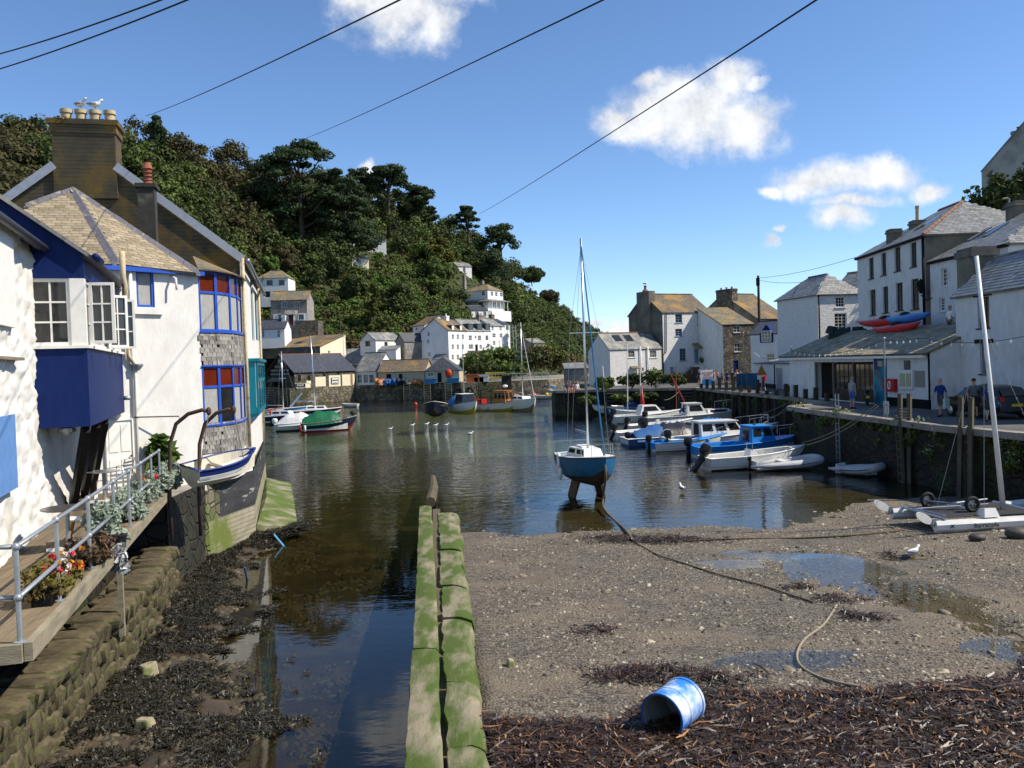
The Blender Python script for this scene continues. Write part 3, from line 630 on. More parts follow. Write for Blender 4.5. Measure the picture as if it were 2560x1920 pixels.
# --- whitewashed rubble cottage
L1 = thing('stone_cottage', 'whitewashed rubble stone cottage with a navy gabled bay over the deck', 'cottage', (*wl(12), 2.6))
aa = np.arange(0, FL1.W + .01, .09); zz = np.arange(2.5, 8.5, .085); A_, Z_ = np.meshgrid(aa, zz)
ds = .15 * (vnoise(A_ * 2.6, Z_ * 5.2, 0, 1, 31, 3) - .5) + .2 * np.abs(vnoise(A_ * 3.4, Z_ * 7, 0, 1, 33, 2) - .5)
fade = np.clip(1 - (A_ - 10.5) * 1.2, .25, 1); ds = ds * fade
X_ = FL1.o.x + FL1.t.x * A_ - FL1.n.x * ds; Y_ = FL1.o.y + FL1.t.y * A_ - FL1.n.y * ds
I = np.arange(A_.size).reshape(A_.shape); Fq = np.stack([I[:-1, :-1], I[:-1, 1:], I[1:, 1:], I[1:, :-1]], -1).reshape(-1, 4)
npmesh('wall', np.stack([X_, Y_, Z_], -1).reshape(-1, 3), Fq, m_white, L1, smooth=True)
b = MB(); q = [FL1.p(0, -.25, 8.4), FL1.p(10.4, -.25, 8.4), FL1.p(10.4, 3.6, 11.6), FL1.p(0, 3.6, 11.6)]; b.slab(q, .1); rf = b.build('roof', m_slate, L1)
downpipe(L1, [FL1.p(0, -.3, 8.36), FL1.p(9.55, -.3, 8.36)], .075, m_slatedark, 'gutter')
b = MB(); r_ = rect(FL1, -60, 560, 14, 812); b.fbox(FL1, r_[0], r_[0] + r_[2], -.14, .1, r_[1], r_[1] + r_[3]); b.build('window', m_wwood, L1)
r_ = rect(FL1, -60, 885, 30, 895); b = MB(); b.fbox(FL1, r_[0], r_[0] + r_[2], -.2, .05, r_[1] - .03, r_[1] + .02); b.build('sill', m_wood, L1)
r_ = rect(FL1, -60, 1042, 12, 1240); b = MB(); b.fbox(FL1, r_[0], r_[0] + r_[2], -.18, -.14, r_[1], r_[1] + r_[3])
m_pale = mat('pale_blue_paint', (.12, .26, .55), (.10, .22, .48), .5, 5); b.build('shutter', m_pale, L1)
C0 = Vector((-8.53, 17.3)); FG = Fr((C0.x - 3.2 * N1.x, C0.y - 3.2 * N1.y), (C0.x, C0.y)); FR = Fr((C0.x, C0.y), (C0.x + T1.x * 6.6, C0.y + T1.y * 6.6))
ZB, ZS, ZW, ZE = 4.8, 6.38, 7.78, 8.3
bay = MB()    # lower box, upper band, gable, underside
bay.poly([FG.p(2.1, 0, ZB), FG.p(3.2, 0, ZB), FG.p(3.2, 0, ZS), FG.p(2.1, 0, ZS)]); bay.poly([FR.p(0, 0, ZB), FR.p(6.6, 0, ZB), FR.p(6.6, 0, ZS), FR.p(0, 0, ZS)])
bay.poly([FG.p(2.1, 0, ZB), FG.p(2.1, 6.6, ZB), FG.p(3.2, 6.6, ZB), FG.p(3.2, 0, ZB)])
bay.poly([FG.p(2.1, 0, ZW), FG.p(3.2, 0, ZW), FG.p(3.2, 0, ZE), FG.p(2.1, 0, ZE)]); bay.poly([FR.p(0, 0, ZW), FR.p(6.6, 0, ZW), FR.p(6.6, 0, ZE), FR.p(0, 0, ZE)])
bay.poly([FG.p(-2, 0, ZE), FG.p(3.2, 0, ZE), FG.p(.6, 0, ZE + 1.94)])
bay = bay.build('bay', m_navy, L1)
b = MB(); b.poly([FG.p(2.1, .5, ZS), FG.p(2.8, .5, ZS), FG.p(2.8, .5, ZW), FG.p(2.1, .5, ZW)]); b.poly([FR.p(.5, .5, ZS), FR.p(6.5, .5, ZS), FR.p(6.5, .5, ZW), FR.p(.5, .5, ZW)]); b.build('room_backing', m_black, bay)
b = MB(); b.fbox(FG, 2.05, 3.24, -.06, .2, ZS, ZS + .06); b.fbox(FR, 0.21, 6.6, -.06, .2, ZS, ZS + .06); b.build('bay_sill', m_wwood, bay)
b = MB(); b.fbox(FG, 2.93, 3.2, .0, .08, ZS + .06, ZW); b.fbox(FR, .078, .2, 0, .08, ZS + .06, ZW); b.build('corner_post', m_wwood, bay)
b = MB(); b.fbox(FG, 2.12, 2.2, 0, .08, ZS + .06, ZW); b.build('side_post', m_wwood, bay)
window(L1, FG, 2.2, ZS + .06, .73, ZW - ZS - .06, 2, 3, d=.06, fw=.07, bw=.035, panes=True, lab='white casement window of six panes facing along the deck')
a = .2
for k in range(5):
    window(L1, FR, a, ZS + .06, 1.2, ZW - ZS - .06, 3, 3, d=.06, fw=.06, bw=.03, panes=k < 2); a += 1.27
def leaf_window(a, w_, ang, cols=2):
    p = FR.p(a, -.02, 0); d = Vector((N1.x, N1.y)) * math.sin(ang) + Vector((T1.x, T1.y)) * math.cos(ang)
    G = Fr((p.x, p.y), (p.x + d.x * w_, p.y + d.y * w_)); window(L1, G, 0, ZS + .1, w_, ZW - ZS - .14, cols, 3, d=0, fw=.06, bw=.03, panes=True, gm=m_glassb, lab='open white casement swung out over the deck')
leaf_window(.45, .48, R(95)); leaf_window(3.4, .5, R(55)); leaf_window(4.7, .5, R(80))
b = MB(); zr = ZE + 1.94; e = .14; k = 1.94 / 2.6
b.slab([FG.p(3.2 + e, -e, ZE - e * k + .06), FG.p(3.2 + e, 6.7, ZE - e * k + .06), FG.p(.6, 6.7, zr + .06), FG.p(.6, -e, zr + .06)], .07)
b.slab([FG.p(.6, -e, zr + .06), FG.p(.6, 6.7, zr + .06), FG.p(-2, 6.7, ZE + .06), FG.p(-2, -e, ZE + .06)], .07); br = b.build('bay_roof', m_slate, L1)
for i in range(24):
    b = MB(); b.fbox(FR, i * .27, i * .27 + .25, -.2, .05, ZE - .10, ZE - .06); b.build('eave_slate', m_slatedark, br)
downpipe(L1, [FR.p(0, -.22, ZE - .08), FR.p(.9, -.22, ZE - .08)], .07, m_navy, 'gutter')
for k, (a0, bq) in enumerate(((.3, 2.7), (1.9, 4.3), (3.4, 5.7))):
    b = MB(); p = FR.p(a0, .12, ZB); q = FL1.p((bq + 17.3 - 8) / .947, -.1, 2.75); b.bar(p, q, .12, .34); b.build('strut', m_black, L1)
b = MB(); p = FR.p(.5, .5, ZB - .12); b.lathe(p, [(.16, 0), (.16, .08), (.05, .1)], 12); b.ball(FR.p(.5, .5, ZB - .12), (.2, .2, .14)); b.build('dome_lamp', m_galv, L1)
downpipe(L1, [FR.p(5.9, -.05, ZB + .4), FR.p(5.9, -.22, ZB + .4)], .06, m_galv, 'wall_lamp')

# --- white house with hipped slate roof and bow window
PA = Vector((-9.2, 25.5)); F2 = Fr((-12.1, 21.92), PA)
L2 = thing('white_house', 'white house with a hipped slate roof and a blue bow window', 'house', (-10, 25, 2.6))
zE = onF(F2, 400, 672)[1]
wr = rect(F2, 341, 677, 386, 768)
wall(L2, F2, F2.W, 2.3, zE, [wr], m_white, d=.12)
window(L2, F2, *wr, cols=1, rows=1, fm=m_blue, gm=m_curtain, d=.07, fw=.07, lab='small blue window with a lace curtain')
b = MB(); r_ = rect(F2, 332, 772, 405, 786); b.fbox(F2, r_[0], r_[0] + r_[2], -.1, -.002, r_[1], r_[1] + r_[3]); b.build('sill', m_white, L2)
dr = rect(F2, 292, 1018, 322, 1160); door(L2, F2, dr[0] - .35, 2.62, dr[2] + .45, 2.0, m_wwood, d=-.06)
b = MB(); b.poly([F2.p(0, .02, 2.35), F2.p(F2.W, .02, 2.35), F2.p(F2.W, -.12, -.4), F2.p(0, -.12, -.4)])
m_mossy = mat('mossy_footing_stone', (.26, .23, .165), (.17, .15, .105), .9, 1.8, kind='rubble', bscale=3, bump=.8, bdist=.05, c3=(.09, .13, .025), s3=.7, lo3=.45, hi3=.6); b.build('footing', m_mossy, L2)
BP = [PA, Vector((-8.86, 26.0)), Vector((-8.68, 26.75)), Vector((-8.72, 27.6)), Vector((-8.95, 28.7))]
def zat(py, px=550, Y=26.3): return PY(px, py, Y).z
z1, z2, z3, z4, z5 = zat(682), zat(828), zat(916), zat(1058), zat(1128)
for (u0, u1, n_) in ((z1 - .02, zE + .1, 'fascia'), (z2 - .06, z2, 'bow_sill'), (z3 + .001, z3 + .04, 'bow_head'), (z4 - .05, z4, 'bow_sill')):
    bow = MB(); o_ = [p + (p - Vector((-10.4, 27.2))).normalized() * .06 for p in BP]; bow.prism([tuple(p) for p in o_] + [(-9.6, 28.4), (-9.6, 26)], u0, u1); bow.build(n_, m_blue, L2)
bow = MB(); bow.prism([tuple(p) for p in BP] + [(-10, 28.6), (-10, 26)], 2.5, z5); bow.build('bow_base', m_white, L2)
for i in range(4):
    G = Fr(BP[i], BP[i + 1])
    for (u0, u1) in ((z2, z1 - .02), (z4, z3)):
        window(L2, G, 0, u0, G.W, u1 - u0, 1 if i else 1, 2, fm=m_blue, gm=[m_curtain if (i != 1 or u0 == z2) else m_glass, m_red_glass], d=.02, fw=.05, bw=.07, split=[.66], panes=True)
    for (u0, u1, lb) in ((z3 + .04, z2 - .06, 0), (z5, z4 - .05, 1)):
        b = MB(); b.poly([G.p(0, .02, u0), G.p(G.W, .02, u0), G.p(G.W, .02, u1), G.p(0, .02, u1)]); o = b.build('slate_hanging', m_slatedark, L2)
        slates(o, [G.p(-.02, 0, u0), G.p(G.W + .02, 0, u0), G.p(G.W + .02, 0, u1), G.p(-.02, 0, u1)], .17, .125, m_slb, lift=.012, th=.012, tilt=.03)
b = MB(); top = [Vector((p.x, p.y, zE + .12)) for p in BP]; ap = Vector((-10.1, 27.6, zE + .75))
for i in range(4):
    p, q = top[i], top[i + 1]; o_ = lambda v: v + (v - ap).normalized() * .22 * Vector((1, 1, 0)).length / 1.4
    b.slab([o_(p), o_(q), ap], .04)
b.build('bow_roof', m_slatemoss, L2)
# hipped roof
E2 = F2.p(onF(F2, 290, 655)[0], -.14, zE + .02); EA = F2.p(F2.W + .12, -.14, zE + .02); AP = PY(183, 474, 25.7)
nr = (EA - E2).cross(AP - E2).normalized(); ER = hitp(497, 684, E2, nr)
PL = PY(40, 668, 22.9); PL.z = zE + .02; nl = (E2 - PL).cross(AP - PL).normalized(); PLT = hitp(62, 516, E2, nl)
b = MB(); b.slab([E2, ER, AP], .06); b.slab([PL, E2, AP, PLT], .06); rf = b.build('roof', m_slate, L2)
slates(rf, [E2, ER, AP], .27, .128, m_sl, maxn=300, lift=.012); slates(rf, [PL, E2, AP, PLT], .27, .128, m_sl, maxn=300, lift=.012)
def ridge_tiles(parent, p, q, w_, n, m, up=.05):
    p = Vector(p); q = Vector(q)
    for i in range(n):
        b = MB(); s0 = p.lerp(q, i / n + .004); s1 = p.lerp(q, (i + 1) / n - .004); d = (q - p).normalized(); u = d.cross(Vector((0, 0, 1))).normalized() * w_ / 2; z = Vector((0, 0, up + RNG.uniform(0, .012)))
        b.add([s0 - u - z * .6, s0 + z, s0 + u - z * .6, s1 - u - z * .6, s1 + z, s1 + u - z * .6, s0 - u - z * 1.2, s0 + u - z * 1.2, s1 - u - z * 1.2, s1 + u - z * 1.2], [(0, 1, 4, 3), (1, 2, 5, 4), (0, 6, 7, 2, 1), (3, 4, 5, 9, 8)])
        b.build('ridge_tile', m, parent)
ridge_tiles(rf, AP, E2 + Vector((0, 0, .03)), .3, 6, m_ridge, .09); ridge_tiles(rf, AP, ER + Vector((0, 0, .04)), .26, 9, m_ridge, .09); ridge_tiles(rf, PLT, AP, .24, 4, m_ridge, .09)
b = MB(); b.fbox(F2, .9, F2.W + .1, -.2, -.05, zE - .14, zE - .02); b.build('gutter', m_blue, L2)
m_pipe = mat('cream_cast_pipe', (.58, .50, .36), (.45, .36, .22), .7, 5, c3=(.4, .2, .07), s3=2.5, lo3=.55, hi3=.65)
downpipe(L2, [PY(305, 628, 22.6), PY(307, 690, 22.6), PY(312, 715, 22.7), PY(314, 840, 22.8)], .075, m_pipe, 'vent_stack')
def wpt(px, py, b_): a_, z_ = onF(F2, px, py, b_); return F2.p(a_, b_, z_)
downpipe(L2, [wpt(325, 676, -.1), wpt(331, 900, -.1), wpt(337, 912, -.1), wpt(346, 1240, -.1)], .05, m_wwood)
downpipe(L2, [wpt(318, 840, -.12), wpt(322, 890, -.12), wpt(336, 912, -.12)], .05, m_pipe, 'waste_pipe')
b = MB(); p = wpt(343, 912, -.14); b.lathe(p + Vector((0, 0, -.16)), [(.06, 0), (.17, .14), (.17, .18), (.1, .18)], 6); b.build('hopper_head', m_galv, L2)
p = wpt(427, 690, 0); downpipe(L2, [p, p - Vector((F2.n.x, F2.n.y, 0)) * .26 - Vector((0, 0, .1)), p - Vector((F2.n.x, F2.n.y, 0)) * .28 - Vector((0, 0, .42))], .035, m_wwood, 'overflow_pipe')
p = wpt(330, 1043, 0); q = wpt(424, 1040, -.02); downpipe(L2, [p - Vector((F2.n.x, F2.n.y, 0)) * .12, q - Vector((F2.n.x, F2.n.y, 0)) * .5, q - Vector((F2.n.x, F2.n.y, 0)) * .5 - Vector((0, 0, .2))], .018, m_iron, 'wall_bracket')
# wall below the bow, down to the water
FW = [(PA.x, PA.y), (-9.1, 26.3), (-8.72, 28.6), (-12.2, 42)]
m_tar = mat('tarred_brick', (.030, .030, .034), (.05, .05, .052), .6, 2, bump=.6, bscale=9, kind=None, c3=(.32, .31, .28), s3=2.2, lo3=.60, hi3=.66, stretch=(.6, .6, 2.5))
m_brickg = mat('green_stained_brick', (.36, .33, .24), (.28, .25, .17), .85, 2, kind='course', bscale=2.2, bump=.5, c3=(.13, .16, .035), s3=.7, lo3=.47, hi3=.62)
for i in range(3):
    G = Fr(FW[i], FW[i + 1])
    for (u0, u1, m_, n_) in ((-1.2, 1.35, m_brickg, 'water_wall'), (1.35, 2.5, m_tar, 'tarred_band')):
        if i == 0 and n_ == 'tarred_band': m_ = m_mossy
        b = MB(); b.poly([G.p(0, 0, u0), G.p(G.W, 0, u0), G.p(G.W, 0, u1), G.p(0, 0, u1)]); b.build(n_, m_, L2)
    b = MB(); b.poly([G.p(0, .03, 2.5), G.p(G.W, .03, 2.5), G.p(G.W, .03, z5 - .1), G.p(0, .03, z5 - .1)]) if i < 2 else None
    if i < 2: b.build('plinth', m_white, L2)
# --- gable with the big chimney, and the long white wall behind
D3 = Vector((-8.97, 28.8)); F3 = Fr((D3.x - 9.4 * .97, D3.y - 9.4 * .2425), D3)
m_hung = mat('slate_hung_gable', (.135, .108, .06), (.085, .07, .045), .8, 2, kind='course', bscale=2.4, bump=.8, bdist=.03, c3=(.24, .14, .03), s3=1.1, lo3=.46, hi3=.66)
L3 = thing('gabled_house', 'tall house with a slate hung gable and a massive chimney of four pots', 'house', (D3.x, D3.y, 2.6))
fr_ = onF(F3, 611, 640); apx = onF(F3, 212, 372); fl = (2 * apx[0] - fr_[0], fr_[1])
F4 = Fr((D3.x, D3.y), (-12.2, 42)); zE4 = fr_[1] - .1
b = MB(); b.poly([F3.p(fl[0], 0, 6), F3.p(9.4, 0, 6), F3.p(9.4, 0, fr_[1]), F3.p(apx[0], 0, apx[1]), F3.p(fl[0], 0, fl[1])]); b.build('gable_wall', m_hung, L3)
b = MB(); e = -.03; DD = 13.7
b.slab([F3.p(9.6, -e, fr_[1]), F3.p(9.6, DD, fr_[1]), F3.p(apx[0], DD, apx[1] + .12), F3.p(apx[0], -e, apx[1] + .12)], .1); b.slab([F3.p(apx[0], -e, apx[1] + .12), F3.p(apx[0], DD, apx[1] + .12), F3.p(fl[0] - .2, DD, fl[1]), F3.p(fl[0] - .2, -e, fl[1])], .1); b.build('roof', m_slatemoss, L3)
m_barge = mat('shaded_white_bargeboard', (.34, .37, .43), (.28, .31, .36), .6, 5)  # white boards with their blue-grey shade put into the colour
for (p, q) in ((F3.p(9.5, -.1, fr_[1] - .12), F3.p(apx[0] + .9, -.1, apx[1] - .55)), (F3.p(fl[0], -.1, fl[1] - .12), F3.p(apx[0] - .9, -.1, apx[1] - .55))):
    b = MB(); b.bar(p, q, .05, .26); b.build('bargeboard', m_barge, L3)
c0 = onF(F3, 131, 330); c1 = onF(F3, 289, 330); zt = onF(F3, 212, 302)[1]
b = MB(); b.fbox(F3, c0[0], c1[0], -.12, .85, apx[1] - 1.6, zt - .42); b.fbox(F3, c0[0] - .05, c1[0] + .05, -.17, .9, zt - .42, zt - .16); b.fbox(F3, c0[0] - .12, c1[0] + .12, -.24, .97, zt - .16, zt); ch = b.build('chimney', m_hung, L3)
m_buff = mat('buff_clay_pot', (.52, .42, .26), (.42, .33, .2), .85, 6)
POTS = []
for px in (160, 197, 233, 270):
    a_ = onF(F3, px, 295)[0]; p = F3.p(a_, .3, zt + .002); POTS.append(p + Vector((0, 0, .42))); b = MB(); b.lathe(p, [(.16, 0), (.15, .28), (.19, .30), (.19, .42), (.12, .42), (.11, .05)], 14); b.build('chimney_pot', m_buff, ch, smooth=.6)
m_moss = mat('dry_moss', (.17, .10, .03), (.10, .075, .03), .95, 8, bump=.5)
V_, F_ = leaves([F3.p(c0[0] + .3, -.1, zt), F3.p(c1[0] - .3, 0, zt - .02)], [(.35, .2, .07), (.3, .25, .05)], 90, .07); npmesh('moss', V_, F_, m_moss, ch)['kind'] = 'stuff'
G2 = Fr((F3.p(0, -1.6, 0).x, F3.p(0, -1.6, 0).y), (F3.p(9.4, -1.6, 0).x, F3.p(9.4, -1.6, 0).y)); d0 = onF(G2, 346, 560); d1 = onF(G2, 389, 560); zt2 = onF(G2, 368, 458)[1]
m_soot = mat('sooty_render', (.035, .033, .03), (.06, .055, .045), .9, 2.5, bump=.4, c3=(.14, .13, .10), s3=2, lo3=.58, hi3=.7)
b = MB(); b.fbox(G2, d0[0], d1[0], 0, .5, zE + .2, zt2 - .12); b.fbox(G2, d0[0] - .06, d1[0] + .06, -.06, .56, zt2 - .12, zt2); c2_ = b.build('chimney', m_soot, L2)
b = MB(); pp = G2.p((d0[0] + d1[0]) / 2 + .04, .25, zt2)
b.lathe(pp, [(.17, 0), (.14, .05), (.13, .12), (.16, .13), (.12, .15), (.12, .24), (.165, .25), (.12, .27), (.12, .36), (.165, .37), (.12, .39), (.12, .48), (.17, .49), (.10, .66), (.10, .69), (.06, .69)], 12); b.build('chimney_cowl', m_redpot, c2_)
# long white wall and turquoise bay
ops = [rect(F4, 628, 700, 634, 850), rect(F4, 638, 735, 645, 850)]
wall(L3, F4, F4.W, 2.4, zE4, ops, m_white)
for o_ in ops: window(L3, F4, *o_, cols=1, rows=2, fm=m_teal)
b = MB(); b.fbox(F4, -.05, .25, -.05, 0, 2.4, zE4); b.build('quoin', m_white, L3)
downpipe(L3, [F4.p(0, -.25, zE4 - .05), F4.p(F4.W, -.25, zE4 - .05)], .08, m_galv, 'gutter')
for px, y0 in ((616, 690), (653, 745)):
    a_, _z = onF(F4, px, 900, -.1); downpipe(L3, [F4.p(a_, -.1, 2.6), F4.p(a_, -.1, zE4)], .06, m_pipe)
tb = rect(F4, 647, 905, 664, 1028, -.4); G = Fr(F4.xy(tb[0], -.4), F4.xy(tb[0] + tb[2], -.4))
window(L3, G, 0, tb[1], G.W, tb[3], 3, 2, fm=m_teal, d=.04, fw=.14, bw=.12, split=[.66], lab='turquoise box bay window above the water')
b = MB(); b.fbox(G, 0, G.W, .1, .45, tb[1] - .12, tb[1]); b.fbox(G, -.1, G.W + .1, -.06, .45, tb[1] + tb[3], tb[1] + tb[3] + .1); b.fbox(G, -.03, .06, .1, .4, tb[1], tb[1] + tb[3]); b.build('bay_box', m_teal, L3)
# back and inland sides of the cottages so that they are solid from other positions
b = MB()
for (x0, y0), (x1, y1) in (((-12.2, 42), (-21.5, 39.5)), ((-21.5, 39.5), (-18.3, 26.3)), ((-18.3, 26.3), (-12.1, 21.92))): b.poly([(x0, y0, 2.4), (x1, y1, 2.4), (x1, y1, 8.8), (x0, y0, 8.8)])
b.build('rear_wall', m_white, L3)

# --- concrete footing with weed at the foot of the white wall
m_green = mat('algae_concrete', (.26, .235, .165), (.20, .18, .125), .85, 1.6, bump=.5, bscale=9, c3=(.075, .115, .018), s3=.8, lo3=.40, hi3=.56)
fo = MB(); fp = [(-8.75, 28.8), (-8.0, 29.7), (-7.85, 30.6), (-9.35, 36), (-10.75, 41), (-11.9, 41)]
fo.add([(x, y, -1.2) for x, y in fp] + [(x, y, z) for (x, y), z in zip(fp, (.62, .38, .36, .4, .4, .7))] + [(-9.9, 34, .8)], [(0, 1, 7, 6), (1, 2, 8, 7), (2, 3, 9, 8), (3, 4, 10, 9), (4, 5, 11, 10), (6, 7, 8, 12), (8, 9, 12), (9, 10, 11, 12), (11, 6, 12)])
tag(fo.build('concrete_footing', m_green), 'green algae covered concrete footing against the white waterside wall', 'footing')

# --- rubble retaining wall under the deck
RW = thing('retaining_wall', 'rough rubble retaining wall under the timber deck', 'wall', (-7, 12, 0))
m_rs = mat('retaining_rubble', (.115, .092, .052), (.055, .045, .028), .9, 4, bump=.6, bscale=14, rnd=.25, c3=(.10, .11, .03), s3=2.5, lo3=.52, hi3=.65)  # brown rubble with green patches, tone varied per stone
for i in range(len(XWALL) - 1):
    if XWALL[i][0] < 21:
        G = Fr((XWALL[i][1], max(XWALL[i][0], 9)), (XWALL[i + 1][1], XWALL[i + 1][0])); b = MB(); b.fbox(G, 0, G.W, .12, .9, -.6, 1.22); b.build('wall_core', m_rs, RW)
RS = []
for k in range(6):
    b = MB(); sg = lambda v, e: math.copysign(abs(v) ** e, v); b.lathe((0, 0, 0), [(1, 0)] * 6, 8)
    b.v = [tuple(.5 * c * (1 + RNG.uniform(-.13, .13)) for c in (sg(math.cos(j * PI / 4 + .3), .5) * sg(math.cos(u), .45), sg(math.sin(j * PI / 4 + .3), .5) * sg(math.cos(u), .45), sg(math.sin(u), .5))) for u in (-1.35, -.85, -.25, .35, .9, 1.35) for j in range(8)]; me = b.mesh('stone', m_rs, smooth=.55); RS.append(me)
n_ = 0
for row, zc in enumerate((.25, .48, .7, .92, 1.14, 1.3)):
    Y = 9.3
    while Y < 21.6 and n_ < 330:
        l_ = RNG.uniform(.18, .42); x = float(lerp_tab(Y + l_ / 2, XWALL)); n_ += 1; hh = RNG.uniform(.2, .27)
        dp = RNG.uniform(.3, .42) if row < 5 else RNG.uniform(.5, .8)
        M = Matrix.Translation(Vector((x + RNG.uniform(-.04, .06) - dp * .35 + .05, Y + l_ / 2, zc + RNG.uniform(-.03, .03))) - OFF[RW]) @ Matrix.Rotation(.15 + RNG.uniform(-.1, .1), 4, 'Z') @ Matrix.Rotation(RNG.uniform(-.12, .12), 4, 'X') @ Matrix.Diagonal((dp * 1.25, l_ * 1.15, hh * 1.25, 1))
        link('stone', RNG.choice(RS), RW, mw=M); Y += l_
# --- timber deck
DK = thing('timber_deck', 'weathered grooved timber terrace deck jutting out over the channel', 'deck', (-7, 14, 2.6)); DZ = 2.8
FD = Fr((-5.53, 9.66), (-9.0, 22.4)); m_plank = mat('grooved_decking', (.215, .165, .105), (.15, .115, .075), .85, 3, bump=.6, bscale=30, stretch=(6, .6, 1), rnd=.2)
for i in range(24):
    b = MB(); b0 = .1 + i * .145; b.fbox(FD, 0.06, FD.W, b0, b0 + .136, DZ - .03, DZ + RNG.uniform(-.002, .003)); b.build('plank', m_plank, DK)
m_beam = mat('lichened_beam', (.30, .265, .19), (.20, .175, .12), .9, 2.2, bump=.5, bscale=16, stretch=(1, 1, 5))
for i in range(4):
    b = MB(); a0 = FD.W * i / 4; b.fbox(FD, a0 + .004, a0 + FD.W / 4 - .004, 0, .09, DZ - .2, DZ + .012); b.build('edge_beam', m_beam, DK)
b = MB(); b.fbox(FD, -.05, .05, .1, 3.4, DZ - .2, DZ + .01); b.build('end_beam', m_beam, DK)
for i in range(12):
    b = MB(); a0 = .7 + i * 1.02; b.fbox(FD, a0, a0 + .07, .1, 2.6, DZ - .2, DZ - .035); b.build('joist', m_wood, DK)
for a_ in (6.3,):
    b = MB(); b.fbox(FD, a_, a_ + .1, .1, .2, 1.0, DZ - .2); b.build('post', m_beam, DK)
# railing
RL = thing('handrail', 'galvanised tube railing along the deck edge', 'railing', (-5.6, 9.8, DZ)); tops = []
for px in (45.5, 144.6, 223, 285, 323, 353, 379, 399):
    lo, hi = 0., FD.W
    for _ in range(40):
        mid = (lo + hi) / 2; p = FD.p(mid, .14, DZ + .5); u_ = 1280 + FOC * (p - CAM).dot(_r) / (p - CAM).dot(_f)
        if u_ < px: lo = mid
        else: hi = mid
    p = FD.p(mid, .14, DZ); tops.append(p); b = MB(); b.tube([p, p + Vector((0, 0, 1.1))], .03, 8); b.lathe(p, [(.07, 0), (.07, .02), (.04, .03)], 8); b.build('post', m_galv, RL, smooth=.7)
up = Vector((0, 0, 1)); en = FD.p(-.1, 2.6, DZ)
for h_ in (1.1, .52):
    b = MB(); b.tube([en + up * h_, tops[0] + Vector((-.25, .0, h_)), tops[0] + up * h_] + [p + up * h_ for p in tops[1:]], .028, 8); b.build('rail', m_galv, RL, smooth=True)
for p in tops:
    for h_ in (1.1, .52):
        b = MB(); b.ball(p + up * h_, (.1, .1, .1), 8, 5); b.build('clamp', m_galv, RL, smooth=True)
# ------------------------------------------------------------------ shore: training wall, shingle, weed, ropes, drum
def gnd(px, py, dz=0.):
    z = .4
    for _ in range(12):
        p = PZ(px, py, z + dz); z = .5 * z + .5 * float(ground(p.x, p.y))
    return PZ(px, py, z + dz)
TW = thing('training_wall', 'pair of mossy concrete kerbs dividing the channel from the beach', 'wall', (-2, 16, 0)); ZT = .62
m_kerb = mat('mossy_concrete_kerb', (.27, .235, .165), (.20, .175, .12), .9, 2.2, bump=.6, bscale=16, c3=(.062, .095, .016), s3=1.0, lo3=.38, hi3=.54, stretch=(2.2, .6, 1))
def kerb(l0, r0, l1, r1, cuts, zt, round_=.1, wob=.05, seed=0):
    l0, r0, l1, r1 = [Vector(q) for q in (l0, r0, l1, r1)]
    for k, (s0, s1) in enumerate(zip(cuts, cuts[1:])):
        n = max(5, int((s1 - s0) * 110)); g = .0011; dz = RNG.uniform(-.04, .03); dw = RNG.uniform(-.03, .03); vs = []; prof = [(-.5, -1.3), (-.5, -.09), (-.485, -.012), (-.3, 0), (-.1, .008), (.1, .005), (.3, -round_ * .15), (.43, -round_ * .4), (.5, -round_ * 1.3), (.52, -1.3)]
        for i in range(n + 1):
            s = s0 + g + (s1 - s0 - 2 * g) * i / n; zt = l0.z + (l1.z - l0.z) * s; L_ = l0.lerp(l1, s); R_ = r0.lerp(r1, s); c = (L_ + R_) / 2; h = (R_ - L_); en = .05 * (1 if i in (0, n) else 0)
            for (u, z) in prof:
                q = c + h * (u * (1 - en)); nz = float(vnoise(q.x * 2, q.y * 2, z, 1.5, seed)) - .5; nz2 = float(vnoise(q.x, q.y, z, .5, seed + 4)) - .5
                vs.append((q.x + wob * nz * 1.6 * (abs(u) > .4) + .18 * nz2 * (u > .4) * round_ * 8 + dw, q.y, zt + z - en * .6 + dz + wob * nz + .05 * nz2 + .05 * (float(vnoise(q.x, q.y, 0, 6, seed + 9)) - .5)))
        m_ = len(prof); b = MB(); b.add(vs, [(i * m_ + j, (i + 1) * m_ + j, (i + 1) * m_ + j + 1, i * m_ + j + 1) for i in range(n) for j in range(m_ - 1)] + [tuple(range(m_)), tuple(range((n + 1) * m_ - 1, n * m_ - 1, -1))])
        b.build('block', m_kerb, TW, smooth=.9)
P_ = lambda x, y: PZ(x, y, ZT)
near = 2400
kerb(PZ(991, near, 1.32), PZ(1133, near, 1.32), PZ(1050, 1262, .5), PZ(1079, 1262, .5), [0, .30, .62, .86, 1], ZT, .03, .03, 2)
kerb(PZ(1138, near, 1.27), PZ(1292, near, 1.27), PZ(1096, 1278, .45), PZ(1150, 1278, .45), [0, .16, .255, .32, .405, .43, .52, .62, .70, .8, .9, 1], ZT - .06, .16, .07, 6)
G = Fr((PZ(1133, 2400, 1.1).x, PZ(1133, 2400, 1.1).y), (PZ(1091, 1275, .3).x, PZ(1091, 1275, .3).y)); b = MB(); b.hexa([G.p(0, -.14, -1), G.p(G.W, -.14, -1), G.p(G.W, .14, -1), G.p(0, .14, -1), G.p(0, -.14, 1.1), G.p(G.W, -.14, .34), G.p(G.W, .14, .34), G.p(0, .14, 1.1)]); b.build('dark_joint', m_wrope, TW)
b = MB(); p = PZ(1076, 1256, .35); q = PZ(1082, 1195, .05); b.tube([p, p.lerp(q, .5) + Vector((.1, 0, .05)), q], [.22, .2, .16], 8); b.build('weedy_stump', m_wrope, TW)
